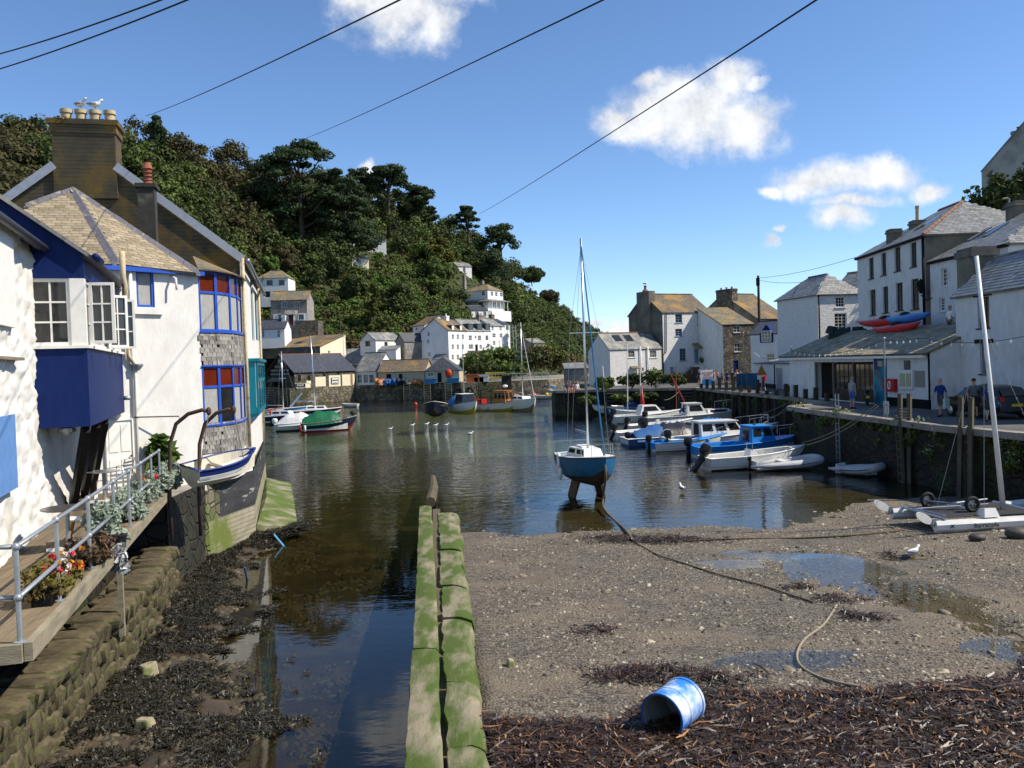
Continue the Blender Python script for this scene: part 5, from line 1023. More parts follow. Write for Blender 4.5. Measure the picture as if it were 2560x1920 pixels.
for k, (pa, pb, yb, ye, yr, lb, rm, ys) in enumerate(((883, 975, 630, 601, 586, 'pale blue trimmed bungalow half hidden by the pines', m_slate, 628), (888, 930, 668, 645, 633, 'cream cottage with a slate roof below the pale blue bungalow', m_slate, 664), (1152, 1186, 690, 666, 654, 'small white cottage under the tall pines', m_slate, 688), (1182, 1222, 802, 776, 763, 'low white cottage with a stone chimney just below the villa', m_slatedark, 800), (1195, 1228, 815, 798, 787, 'small white cottage with a brown hip roof above the terrace', m_slatebrown, 812))):
    Y = Yh((pa + pb) / 2, ys) - 3; n_ = 4 if k == 0 else 2
    far_house('hillside_cottage', lb, pa, Y, pb, Y + 2, 6, yb + 14, ye, yr, m_cream if k == 1 else m_white2, rm, 'hip' if k in (0, 4) else 'along', [W4(pa + (pb - pa) * (i + .3) / n_, ye + 3, (pb - pa) * .3 / n_ * 1.3, (yb - ye) * .5, 2, 1) for i in range(n_)], box=(pa - 4, yr - 3, pb + 14, yb), style=dict(fm=mat('sky_blue_paint', (.25, .42, .6), rough=.5)) if k == 0 else {})
# things on the far quay
def ladder(name, label, x, y, z0, z1, w_, m, lean=0., group=None, post=.0, dx=(1, 0), rr=.05, step=.42):
    L_ = thing(name, label, 'ladder', (x, y, z0), group=group); d = Vector((dx[0], dx[1], 0)).normalized(); o = Vector((d.y, -d.x, 0)) * lean
    for s in (-1, 1): b = MB(); p = Vector((x, y, z0)) + d * s * w_ / 2; b.bar(p, p + o + Vector((0, 0, z1 - z0 + post)), rr * 2, rr * 2); b.build('stile', m, L_)
    n = int((z1 - z0) / step)
    for i in range(n): t = (i + .6) * step / (z1 - z0); b = MB(); p = Vector((x, y, z0 + (z1 - z0) * t)) + o * t; b.bar(p - d * w_ / 2, p + d * w_ / 2, rr * 1.7, rr * 1.2); b.build('rung', m, L_)
    return L_
m_lad = mat('silvered_timber', (.30, .27, .2), (.2, .18, .13), .85, 3)
for k, (px, Y) in enumerate(((1014, 150.8), (1065, 149.6), (1118, 149), (1160, 149))):
    x, y = XY(px, Y); ladder('quay_ladder', ('timber ladder on the far quay below the pallets', 'timber ladder on the far quay below the dark doorway of the brown shed', 'timber ladder on the far quay between tyre fenders and the red buoy', 'narrow timber ladder on the far quay between two big tyres')[k], x, y - .3, -1, 2.8, 1.1, m_lad, group='ladders on the far quay')
x, y = XY(676, 150.2); ladder('quay_ladder', 'wide timber ladder under the museum gable', x, y - .3, -.8, 3.2, 2.6, m_lad, group='ladders on the far quay', rr=.09)
def tyre(label, p, r, axis='Y', group='tyre fenders on the far quay'):
    b = MB(); w_ = r * .3; b.tube([Vector(p) + Vector((math.cos(t * PI / 10), 0, math.sin(t * PI / 10))) * (r - w_) for t in range(20)], w_, 8, closed=True); return tag(b.build('tyre', m_tyre, smooth=True), label, 'tyre', group)
for px, py, r, lb in ((1098, 978, .55, 'upper small tyre fender on the far quay wall'), (1098, 991, .5, 'lower small tyre fender at the waterline of the far quay'), (1146, 979, .8, 'big tyre fender beside the narrow ladder'), (1174, 978, .8, 'big tyre fender next to the boat with the dark wheelhouse frame')): tyre(lb, PY(px, py, 148.9), r)
for k, (px, m_) in enumerate(((1072, 'b'), (1130, 'b'))):
    x, y = XY(px, 148.6); bt = thing('fish_box', ('blue fish box in front of the cream shed window', 'blue fish box below the red buoy')[k], 'box', (x, y + 1.2, QZ)); c = MB(); c.prism([(x - 1, y + .7), (x + 1, y + .7), (x + 1, y + 1.9), (x - 1, y + 1.9)], QZ, QZ + .75); c.build('tub', mat('fish_box_blue', (.02, .16, .36), rough=.5), bt); c = MB(); c.box((x, y + 1.3, QZ + .79), (2.15, 1.35, .08)); c.build('rim', MATS['fish_box_blue'], bt)
x, y = XY(1120, 149.4); by = thing('red_buoy', 'big orange red round buoy hung on a post outside the cream shed', 'buoy', (x, y + 1, QZ)); b = MB(); b.ball((x, y + 1, zpx(1120, 934, 150)), (1.5, 1.5, 1.8), 14, 9); b.build('float', mat('orange_red', (.55, .05, .01), rough=.4), by, smooth=True); b = MB(); b.tube([(x, y + 1, QZ), (x, y + 1, zpx(1120, 930, 150))], .06, 6); b.build('post', m_wood, by)
PAL = [(950, 'orange', (.5, .22, .08), 'stack of orange boards leaning beside the glazed shed'), (966, 'bluetarp', (.03, .12, .35), 'heap of blue netting on the far quay'), (985, 'bluetarp', (.04, .10, .25), 'blue and black fishing gear heaped before the brown shed'), (1000, 'darknet', (.02, .025, .04), 'dark net pile at the shed doorway'), (1040, 'orange', (.45, .2, .1), 'orange crates and rope by the shed doors')]
for px, n_, c_, lb in PAL:
    x, y = XY(px, 151); V_, F_ = rocks(np.array([[x + RNG.uniform(-1, 1), y + RNG.uniform(-.4, .4), QZ + .2 + RNG.uniform(0, .7)] for _ in range(14)]), np.array([[RNG.uniform(.5, 1.2), RNG.uniform(.4, .8), RNG.uniform(.3, .7)] for _ in range(14)])); o = npmesh('fishing_gear', V_, F_, mat('gear_' + n_, c_, tuple(v * .6 for v in c_), .7, 3)); tag(o, lb, 'fishing gear', kind='stuff')
for k, (px, c_, lb, s) in enumerate(((1178, (.5, .12, .03), 'orange fish crate stack on the pier', (2, 1, 1.3)), (1208, (.75, .75, .72), 'white plastic tank on the pier', (1.6, 1, 1)), (1195, (.5, .1, .05), 'low red crate on the pier', (1.6, 1, .8)))):
    x, y = XY(px, 150.6); cr = thing('crate', lb, 'crate', (x, y + .6, QZ)); b = MB(); b.box((x, y + .6, QZ + s[2] / 2), s); b.build('body', mat('crate%d' % k, c_, tuple(v * .8 for v in c_), rough=.5), cr); b = MB(); b.box((x, y + .6, QZ + s[2] + .05), (s[0] + .1, s[1] + .1, .1)); b.build('rim', MATS['crate%d' % k], cr)
ba = thing('yellow_barrier', 'yellow painted rail barrier on the pier', 'barrier', (*XY(1240, 151.5), QZ)); my_ = mat('yellow_paint', (.5, .38, .04), rough=.5)
for h_ in (.7, 1.5): b = MB(); x0, y = XY(1212, 151.5); x1, _q = XY(1262, 151.8); b.bar((x0, y, QZ + h_), (x1, y + .2, QZ + h_), .12, .25); b.build('rail', my_, ba)
for px in (1212, 1237, 1262): b = MB(); x, y = XY(px, 151.6); b.bar((x, y, QZ), (x, y, QZ + 1.6), .12, .12); b.build('post', my_, ba)
x, y = XY(1264, 149.6); b = MB(); b.box((x, y, .8), (1.7, 1.3, 5.6)); b.box((x, y, 3.65), (1.9, 1.5, .12)); tag(b.build('pier_buttress', m_darkwall), 'dark timber faced buttress on the pier', 'buttress')
rl = thing('pier_railing', 'thin metal railing along the top of the pier', 'railing', (*XY(1300, 155), QZ))
for i in range(12): b = MB(); x, y = XY(1172 + i * 18, 154.5); b.tube([(x, y, QZ), (x, y, QZ + 1.2)], .04, 4); b.build('post', m_galv, rl)
for h_ in (.6, 1.2): b = MB(); b.tube([(*XY(1172, 154.5), QZ + h_), (*XY(1370, 154.5), QZ + h_)], .05, 4); b.build('rail', m_galv, rl)
for px, y0, y1, Y, lb in ((1331, 795, 865, 178, 'dark telegraph pole beside the terrace'), (990, 850, 870, 168, 'short pole above the timber shed'), (853, 792, 838, 165, 'thin pole with a white cap behind the cream gable')):
    b = MB(); x, y = XY(px, Y); b.tube([(x, y, zpx(px, y1 + 20, Y)), (x, y, zpx(px, y0, Y))], [.17, .12], 6); b.bar((x - .5, y, zpx(px, y0 + 4, Y)), (x + .5, y, zpx(px, y0 + 4, Y)), .1); tag(b.build('pole', m_dkwood), lb, 'pole')
far_house('boathouse', 'grey lean-to hut with a corrugated roof behind the pier head', 1412, 128, 1468, 128, 4, 962, 923, 910, m_render, m_slate, 'lean', box=(1405, 905, 1470, 960), cat='hut')
far_house('hillside_hut', 'small grey roofed hut at the foot of the grassy headland', 1330, 178, 1362, 180, 4, 868, 858, 848, m_conc, m_slate, 'along', box=(1325, 845, 1365, 870), cat='hut')
BOXES += [(1310, 905, 1400, 960)]
# ------------------------------------------------------------------ vegetation
def fol(name, c1, c2, isl=.3, s=.25): return mat(name, c1, c2, .7, s, island=isl, tw=.22, spec=.2)
m_fd = fol('dark_foliage', (.052, .074, .022), (.075, .098, .028)); m_fb = fol('brown_foliage', (.086, .074, .030), (.066, .068, .025))
m_fm = fol('mid_foliage', (.080, .120, .028), (.115, .155, .036)); m_fy = fol('yellow_green_foliage', (.13, .125, .03), (.09, .10, .025)); m_fp = fol('pine_needles', (.032, .056, .022), (.048, .075, .028)); m_fs = fol('silver_foliage', (.36, .42, .33), (.25, .31, .24), .3, 4)
m_fg = fol('bright_foliage', (.12, .19, .04), (.085, .15, .03))
m_fr = fol('dry_bracken', (.17, .115, .05), (.10, .075, .035))
WOOD = {k: ([], []) for k in ('dark', 'brown', 'mid', 'yellow', 'bright', 'dry')}
def in_box(px, py, mg=0, Y=0): return any(q[0] - mg < px < q[2] + mg and q[1] - mg < py < q[3] + mg and (len(q) == 4 or Y < q[4]) for q in BOXES)
def to_px(p):
    d = Vector(p) - CAM; k = d.dot(_f); return 1280 + FOC * d.dot(_r) / k, 960 - FOC * d.dot(_u) / k
LV = {k: [] for k in WOOD}
def crown(kind, c, r, n, size, flat=.8):
    cs = []; rs = []
    for i in range(8):
        a = RNG.uniform(0, 2 * PI); e = RNG.uniform(-.35, 1); q = math.sqrt(max(0, 1 - e * e)); k = r * RNG.uniform(.45, .68)
        cs.append((c.x + r * .62 * q * math.cos(a), c.y + r * .62 * q * math.sin(a), c.z + r * .62 * e * flat)); s_ = r * RNG.uniform(.34, .52); rs.append((s_, s_, s_ * .8))
    LV[kind].append(leaves(cs, rs, max(4, n // 8), size, up=.4, wob=.45))
# the wood on the upper hill
cnt = 0
for _ in range(9500):
    px = RNG.uniform(-60, 1640); t = RNG.random() ** .85
    lim = float(np.interp(px, [-100, 560, 640, 760, 900, 1010, 1100, 1180, 1260, 1330, 1640], [.0, .05, .42, .46, .5, .52, .5, .45, .15, .08, .08]))
    p = hill_pt(px, t)
    tree = t > lim + .1 * math.sin(px * .021); right = px > 1300
    r = RNG.uniform(3.2, 5.2) if tree and not right else RNG.uniform(1.1, 2.3) if not right else RNG.uniform(1.4, 2.6)
    c = p + Vector((0, 0, r * (.9 if tree and not right else .45))); x, y = to_px(c); rp = r * FOC / c.y
    if in_box(x, y, rp * .6, c.y): continue
    if tree and not right:
        if cnt > 560 or RNG.random() > .5: continue
        cnt += 1
    elif RNG.random() > (.75 if not right else .5): continue
    v = float(vnoise(c.x, c.y, c.z, .035, 71)); w_ = RNG.random()
    if tree: kind = 'brown' if (v > .52 and px < 760) else 'dark' if w_ < .72 else 'mid'
    elif right: kind = 'dark' if w_ < .55 else 'brown' if w_ < .75 else 'mid'
    else: kind = 'mid' if w_ < .42 else 'bright' if w_ < .60 else 'dark' if w_ < .80 else 'yellow' if w_ < .9 else 'brown'
    if 1290 < px < 1460 and t < .2: kind = 'yellow' if w_ < .6 else 'dry' if w_ < .85 else 'mid'
    if 690 < px < 900 and t < .16 and w_ < .55: kind = 'dry'
    crown(kind, c, r, 520 if tree and not right else 170, .5 if tree and not right else .36)
gp = np.array([hill_pt(RNG.uniform(-60, 1640), RNG.random() ** .8) for _ in range(9000)]); gp[:, 2] += .25
LV['mid'].append(leaves(gp, np.full((len(gp), 3), .9) * (1, 1, .35), 6, .5, up=.6))
for k, lb in (('dark', 'dark green wooded mass on the upper hill'), ('brown', 'brownish autumn tinted part of the hill wood'), ('mid', 'mid green scrub on the lower hillside'), ('yellow', 'yellow green gorse patches on the hillside'), ('bright', 'bright green bushes on the lower hillside'), ('dry', 'dry brown bracken on the hillside')):
    if LV[k]:
        V_, F_ = cat(LV[k]); tag(npmesh('hill_wood' if k in ('dark', 'brown') else 'hill_scrub', V_, F_, {'dark': m_fd, 'brown': m_fb, 'mid': m_fm, 'yellow': m_fy, 'bright': m_fg, 'dry': m_fr}[k]), lb, 'wood' if k in ('dark', 'brown') else 'scrub', kind='stuff')
def tree(name, label, px, yb, yt, wpx, style, m, Y=None, group=None, size=.55, nl=None, seed=0, trunk=True):
    hit = hill_hit(px, yb)[0] if Y is None else PY(px, yb, Y); Y = hit.y; H = (yb - yt) * Y / FOC; Wd = wpx * Y / FOC; rg = random.Random(seed + int(px))
    T = thing(name, label, 'tree', hit, group=group); cs = []; rs = []; b = MB(); top = hit + Vector((rg.uniform(-.04, .04) * H, 0, H * .86))
    if style == 'pine':
        for i in range(64):
            u = rg.random() ** .8; z = H * (.34 + .60 * u); rad = Wd * .5 * (math.sin(PI * (.15 + .8 * u)) ** .7) * math.sqrt(rg.random()); a = rg.uniform(0, 2 * PI); s_ = Wd * rg.uniform(.06, .13)
            cs.append(hit + Vector((rad * math.cos(a), rad * math.sin(a), z))); rs.append((s_ * 1.25, s_ * 1.25, s_ * .5))
    elif style == 'umbrella':
        for i in range(48):
            u = rg.random(); z = H * (.55 + .38 * math.sqrt(u)); rad = Wd * .46 * math.sqrt(1 - u * .75) * math.sqrt(rg.random()); a = rg.uniform(0, 2 * PI); s_ = Wd * rg.uniform(.07, .15)
            cs.append(hit + Vector((rad * math.cos(a), rad * math.sin(a), z))); rs.append((s_ * 1.2, s_ * 1.2, s_ * .6))
    elif style == 'cone':
        for i in range(40):
            u = rg.random(); z = H * (.1 + .86 * u); rad = Wd * .5 * (1 - u) ** .75 * math.sqrt(rg.random()); a = rg.uniform(0, 2 * PI); s_ = Wd * rg.uniform(.08, .14)
            cs.append(hit + Vector((rad * math.cos(a), rad * math.sin(a), z))); rs.append((s_ * 1.1, s_ * 1.1, s_ * .9))
    else:
        for i in range(34):
            a = rg.uniform(0, 2 * PI); e = rg.uniform(-.8, 1); q = math.sqrt(1 - e * e) * rg.uniform(.3, 1); s_ = Wd * rg.uniform(.1, .18)
            cs.append(hit + Vector((Wd * .4 * q * math.cos(a), Wd * .4 * q * math.sin(a), H * .56 + H * .38 * e))); rs.append((s_, s_, s_ * .8))
    if trunk:
        b.tube([hit - Vector((0, 0, .6)), hit + (top - hit) * .45 + Vector((rg.uniform(-.2, .2), 0, 0)), top], [H * .03, H * .022, H * .006], 7)
        for c in cs[:14]:
            k = max(.2, min(.8, (c.z - hit.z) / H - .12)); p = hit + (top - hit) * k; b.tube([p, p.lerp(c, .5) + Vector((0, 0, -.03 * H)), c], [H * .012, H * .008, H * .003], 5)
        b.build('trunk', m_bark, T, smooth=True)
    V_, F_ = leaves(cs, rs, int((nl or 210) * (.62 if style in ('pine', 'umbrella') else 1.15)), size * .85, up=.35); npmesh('crown', V_, F_, m, T); return T
PG = 'pines on the hill'
tree('pine_tree', 'massive dark pine with several limbs in the middle of the hillside', 758, 645, 352, 215, 'pine', m_fp, nl=420, size=.6)
tree('pine_tree', 'broad dark pine leaning right of the massive pine', 862, 655, 440, 170, 'pine', m_fp, nl=330)
tree('pine_tree', 'spreading pine in front of the pale blue bungalow', 885, 668, 560, 150, 'pine', m_fp, nl=200, size=.45)
tree('pine_tree', 'umbrella pine standing on the skyline with a clear rounded head', 972, 600, 404, 130, 'umbrella', m_fp, nl=260)
tree('pine_tree', 'dark pine on the skyline just right of the umbrella pine', 1050, 600, 462, 105, 'pine', m_fp, nl=260)
tree('pine_tree', 'low bent pine between the massive pine and the umbrella pine', 902, 560, 415, 70, 'umbrella', m_fp, nl=150)
tree('pine_tree', 'slim tall pine on the ridge above the small white cottage', 1172, 655, 508, 66, 'umbrella', m_fp, nl=230, size=.45)
tree('pine_tree', 'last wide pine at the end of the ridge', 1252, 720, 556, 105, 'umbrella', m_fp, nl=260, size=.5)
tree('pine_tree', 'dense dark pine below the last wide pine on the ridge', 1230, 725, 628, 120, 'round', m_fp, nl=260, size=.5)
tree('pine_tree', 'pointed dark conifer sticking out of the wood on the left skyline', 395, 420, 292, 75, 'cone', m_fp, nl=120)
tree('yew_tree', 'rounded yellow green tree between the pines and the hillside scrub', 1100, 695, 592, 92, 'round', fol('golden_foliage', (.12, .115, .018), (.075, .085, .016)), nl=300, size=.45)
tree('cypress_tree', 'tall yellow green cypress above the green windowed house', 938, 835, 708, 62, 'cone', fol('cypress_foliage', (.10, .11, .02), (.05, .075, .016)), nl=160, size=.4)
for k, (px, yb, yt, w_, m_, lb) in enumerate(((790, 690, 640, 90, m_fm, 'rounded green tree below the massive pine'), (660, 700, 635, 80, m_fg, 'bright green leafy tree above the hipped white house'), (720, 700, 610, 90, m_fb, 'reddish brown tree above the hipped white house'), (1000, 790, 715, 130, m_fd, 'big dark rounded tree on the scrub slope'), (1080, 740, 690, 70, m_fm, 'pale green tree under the yellow green tree'), (880, 760, 690, 80, m_fd, 'dark bushy tree left of the cypress'), (1330, 712, 668, 70, m_fd, 'small dark tree on the falling ridge line'), (1372, 760, 728, 60, m_fb, 'brownish bent tree on the falling ridge line'))):
    tree('hillside_tree', lb, px, yb, yt, w_, 'round', m_, nl=170, size=.5, group='trees on the hillside')
def bush(name, label, p, d, m, n=900, size=.12, catg='bush', group=None, k=14, kind=None):
    """leafy bush with a few stems, bounding size d"""
    T = thing(name, label, catg, p, group=group); p = Vector(p); cs = []; rs = []; b = MB()
    for i in range(k):
        a = RNG.uniform(0, 2 * PI); q = math.sqrt(RNG.random()) * .36; c = p + Vector((d[0] * q * math.cos(a), d[1] * q * math.sin(a), d[2] * RNG.uniform(.3, .78))); cs.append(c); s_ = RNG.uniform(.15, .26); rs.append((d[0] * s_, d[1] * s_, d[2] * s_))
        if i < 6: b.tube([p, p.lerp(c, .5) + Vector((0, 0, d[2] * .05)), c], [size * .12, size * .09, size * .04], 4)
    b.build('stems', m_bark, T); V_, F_ = leaves(cs, rs, max(3, n // k), size, up=.3); npmesh('foliage', V_, F_, m, T); return T
for k, (px, Y, w_, h_, m_, lb) in enumerate(((1050, 155, 4, 2.6, m_fg, 'bright green bush beside the tall white house'), (1195, 165, 9, 6, m_fm, 'dense green bush under the white terrace'), (1240, 168, 9, 6, m_fm, 'wide green bush on the bank below the three storey terrace house'), (1290, 170, 10, 6, m_fd, 'dark bush on the bank below the scaffolding'), (1330, 172, 8, 5.5, m_fb, 'brownish bush at the foot of the headland'), (1375, 174, 9, 6.5, m_fy, 'yellow green grassy clump on the headland foot'), (1400, 176, 6, 4, m_fr, 'reddish bush behind the pier end'), (1270, 160, 7, 3.5, m_fm, 'low green bush behind the pier railing'), (1220, 160, 8, 3.5, m_fd, 'low dark bush behind the yellow barrier'))):
    bush('bank_bush', lb, XY(px, Y) + (QZ if Y < 166 else QZ + .8,), (w_, w_ * .7, h_), m_, 1500, .42, group='bushes below the terrace')
# bushes and wall plants on the quay
for k, (px, py, w_, h_) in enumerate(((1505, 985, 2.6, 1.6), (1580, 980, 3.4, 1.8), (1640, 962, 3.6, 2.2), (1690, 968, 2.6, 1.6), (1555, 1000, 2.2, 1.2), (1610, 1000, 3, 1.3), (1468, 1005, 2, 1.1))):
    Y = 89.6 if py < 990 else 88.2; p = XZ(px, Y, QZ - (.0 if py < 990 else 1.5)); bush('quay_bush', ('leafy bush beside the timber steps on the inner quay', 'bush on the quay edge in front of the low white house', 'tallest bush on the quay before the gap between the white houses', 'bush at the foot of the outside stair', 'bush hanging on the quay face above the blue tarpaulin boat', 'bush hanging low on the quay wall under the tallest bush', 'small bush on the pier head stones')[k], p, (w_, 1.6, h_), m_fd if k % 2 else m_fm, 700, .22, group='bushes on the inner quay')
WP = []
for i in range(60):
    s = RNG.random(); a = QEDGE[5]; Y = 31 + 58 * s ** 1.6; X = float(np.interp(Y, [30.6, 35, 39.8, 45, 51, 53, 62, 87.5], [18.4, 17.5, 17.3, 16.8, 16.7, 20.2, 20.3, 18.9])) - .1; z = QZ - .1 - RNG.random() ** 2 * 1.2; WP.append((X, Y, z, RNG.uniform(.2, .55)))
V_, F_ = cat([leaves([(x, y, z)], [(r, r, r * .8)], 70, .10) for x, y, z, r in WP]); tag(npmesh('wall_plants', V_, F_, m_fm), 'green plants growing from the joints of the harbour quay wall', 'plants', kind='stuff')
m_fl = fol('pale_flower_heads', (.5, .5, .33), (.3, .36, .15), .3, 5)
V_, F_ = cat([leaves([(x, y, z + r * .5)], [(r * .8, r * .8, r * .5)], 22, .07) for x, y, z, r in WP if y < 60]); tag(npmesh('wall_flowers', V_, F_, m_fl), 'pale flowering tops of the quay wall plants', 'plants', kind='stuff')
# ------------------------------------------------------------------ houses round the inner quay and on the right
mw_ = m_rough
gb = dict(fm=mat('grey_blue_paint', (.16, .26, .34), rough=.5)); navy_f = dict(fm=mat('dark_navy_frame', (.012, .016, .04), rough=.5)); blk_f = dict(fm=mat('black_sash', (.02, .02, .022), rough=.5), gm=mat('curtained_glass', (.10, .085, .06), (.05, .045, .035), .15, 2, stretch=(4, 4, .5), spec=.5))
def fpx(F, D, *sides):
    """convert pixel openings on front, left, right planes of a house frame"""
    G = [F, Fr(F.xy(0, D), F.xy(0, 0)), Fr(F.xy(F.W, 0), F.xy(F.W, D))]; return [[(s[0], *rect(g, *s[1:5]), *s[5:]) for s in sp] for g, sp in zip(G, sides)]
def hx(name, label, p0, p1, D, z0, ze, rise, wm, rm, roof, front=(), left=(), right=(), **kw):
    F = Fr(p0, p1); f, l, r = fpx(F, D, front, left, right); return house(name, label, p0, p1, D, z0, ze, rise, wm, rm, roof, f, l, r, **kw)
def front_slope(F, D, ze, rise, e, r0=.5, a0=None, a1=None):
    k = rise / (D * r0); zl = ze - e * k; return [F.p(-e if a0 is None else a0, -e, zl + .12), F.p(F.W + e if a1 is None else a1, -e, zl + .12), F.p(F.W + e if a1 is None else a1, D * r0, ze + rise + .12), F.p(-e if a0 is None else a0, D * r0, ze + rise + .12)]
# low white house with skylights
c0 = XY(1524.6, 103); c1 = (18.6, 106.3); zc = zpx(1524.6, 875, 103)
h, F = hx('low_white_house', 'low white stone house with two skylights and a red ridge on the inner quay', c0, c1, 5, QZ, zc, zpx(1524.6, 834, 104) - zc, m_rough, m_slate, 'along', [W4(1570.6, 876.5, 16, 17, 3, 2), W4(1625, 876, 16, 18, 4, 2), W4(1632, 918, 5, 10, 1, 1), W4(1605, 919, 5, 10, 1, 1), ('d', 1578, 924, 1593, 957, m_wwood)], oh=.12, ridge=m_redridge, wmats=[m_rough, m_white, m_white, m_white], style=dict(sill=.1, d=.1, fw=.06))
for a_ in (1.7, 3.3):
    q = front_slope(F, 5, zc, zpx(1524.6, 834, 104) - zc, .1); t_ = lambda u, v: q[0].lerp(q[1], u).lerp(q[3].lerp(q[2], u), v) + Vector((0, 0, .05)); b = MB(); b.slab([t_(a_ / F.W, .48), t_((a_ + 1.05) / F.W, .48), t_((a_ + 1.05) / F.W, .85), t_(a_ / F.W, .85)], .06); o = b.build('skylight', m_black, h)
    for j in range(3): b = MB(); b.slab([t_((a_ + .06 + j * .33) / F.W, .5) + Vector((0, 0, .02)), t_((a_ + .33 + j * .33) / F.W, .5) + Vector((0, 0, .02)), t_((a_ + .33 + j * .33) / F.W, .83) + Vector((0, 0, .02)), t_((a_ + .06 + j * .33) / F.W, .83) + Vector((0, 0, .02))], .015); b.build('pane', m_glassb, o)
r_ = rect(F, 1575, 917, 1596, 921); b = MB(); b.slab([F.p(r_[0], -.5, r_[1]), F.p(r_[0] + r_[2], -.5, r_[1]), F.p(r_[0] + r_[2], 0, r_[1] + .3), F.p(r_[0], 0, r_[1] + .3)], .06); b.build('door_hood', m_slatemoss, h)
for px in (1603, 1621): a_, z_ = onF(F, px, 930, -.12); downpipe(h, [F.p(a_, -.12, QZ + .1), F.p(a_, -.12, zpx(px, 865, 104))], .07, m_wwood, 'vent_pipe')
# big white house; its gable's shade is put into a dark wall colour
c0 = XY(1658.7, 107); t_ = Vector((.9, .43)).normalized(); c1 = (c0[0] + t_.x * 7.4, c0[1] + t_.y * 7.4); zc = zpx(1658.7, 782, 107); rs = zpx(1613, 737, 110) - zc
h, F = hx('gabled_white_house', 'three storey white house with a lichened roof and a gable coloured dark for its shade', c0, c1, 7.6, QZ, zc, rs, m_rough, m_slatebrown, 'along', [W4(1688.4, 785, 17, 22, 2, 3), W4(1743.6, 787, 13, 26, 2, 3), W4(1688.4, 822, 17, 18.5, 2, 3), W4(1744.9, 823, 12, 24, 2, 3), W4(1699.3, 871, 16, 31, 2, 4), ('d', 1736, 872, 1748, 908, gb['fm']), ('d', 1676.5, 917, 1686, 949, gb['fm'])], wmats=[m_rough, m_brownrender, m_rough, m_rough], style=dict(sill=.12, d=.12, fw=.09, bw=.04, **gb), oh=.15)
FLc = Fr(F.xy(0, 7.6), F.xy(0, 0)); b = MB(); ca, _z = onF(FLc, 1600, 800); cb, _z = onF(FLc, 1631, 800); zt = zpx(1613, 729, 110); b.fbox(FLc, ca, cb, -.45, .5, QZ + 4.5, zt); o = b.build('chimney', m_brownrender, h); b = MB(); b.lathe(FLc.p((ca + cb) / 2, 0, zt), [(.42, 0), (.3, .25), (.16, .3), (.16, .62), (.2, .66), (.2, .78), (.1, .78)], 10); b.build('chimney_pot', m_redpot, o)
GULLPOT = FLc.p((ca + cb) / 2, 0, zt + .78)
downpipe(h, [F.p(.35, -.1, QZ + 4), F.p(.5, -.1, zc - .1)], .06, m_black); downpipe(h, [F.p(.35, -.1, QZ + 3.9), F.p(-.15, -.12, QZ + 3.5), F.p(-.15, -.12, QZ)], .06, m_black)
r_ = rect(F, 1730, 857, 1782, 868); b = MB(); b.slab([F.p(r_[0], -1.3, r_[1] - .1), F.p(r_[0] + r_[2], -1.3, r_[1] - .1), F.p(r_[0] + r_[2], 0, r_[1] + .55), F.p(r_[0], 0, r_[1] + .55)], .1); b.build('porch_roof', m_slatemoss, h)
ld = rect(F, 1748, 912, 1796, 950, -1.6); b = MB(); b.fbox(F, ld[0], ld[0] + ld[2], -1.8, -.01, QZ, ld[1] + ld[3]); b.build('landing', m_rough, h)
for i in range(9):
    b = MB(); a1_ = ld[0] - i * .27; zt_ = ld[1] + ld[3] - (i + 1) * (ld[1] + ld[3] - QZ) / 10; b.fbox(F, a1_ - .27, a1_ - .003, -1.7, -.02, QZ, zt_); b.build('stair_step', mat('brown_step', (.10, .065, .04), (.07, .05, .035), .85), h)
b = MB(); b.tube([F.p(ld[0] - 2.45, -1.72, QZ + .9), F.p(ld[0], -1.72, ld[1] + ld[3] + .9), F.p(ld[0] + 1, -1.72, ld[1] + ld[3] + .9)], .035, 6); b.build('stair_rail', m_galv, h)
for k_ in (0, .5, 1): b = MB(); p = F.p(ld[0] - 2.45 * (1 - k_), -1.72, QZ + (ld[1] + ld[3] - QZ) * k_); b.tube([p, p + Vector((0, 0, .9))], .03, 5); b.build('rail_post', m_galv, h)
bush('landing_hedge', 'trimmed hedge in the trough on the stair landing', F.p(ld[0] + ld[2] * .5, -1.2, ld[1] + ld[3]), (2.6, 1, 1.3), m_fm, 500, .2)
# stone house with lean roof, its white flank, and the lichened roof behind
c0 = XY(1808, 103); c1 = XY(1886, 104); zc = zpx(1808, 813, 103)
hx('stone_house', 'stone fronted house with white sash windows and a navy door next to the stair', c0, c1, 6.5, QZ, zc, 2.4, m_stone, m_slatemoss, 'lean', [W4(1834, 815, 16, 16, 2, 2), W4(1836, 858, 15, 21, 2, 2), ('d', 1833.6, 900, 1848, 930, m_navy)], wmats=[m_stone, m_white, m_stone, m_stone], style=dict(sill=.1), oh=.1)
c0 = XY(1897, 112); c1 = XY(1975, 115); zc = zpx(1897, 798, 112)
h, F = hx('lichened_roof_house', 'house with a broad orange lichened roof and a wide stone chimney behind the stone house', c0, c1, 12.5, QZ, zc, zpx(1830, 738, 119) - zc, m_brownrender, m_slatebrown, 'along', oh=.1)
chimney(h, Fr(F.xy(0, 12.5), F.xy(0, 0)), 6.6, .4, zc, zpx(1800, 728, 119), 3, 1, m_stone, 3, cap=True, pot_h=.3)
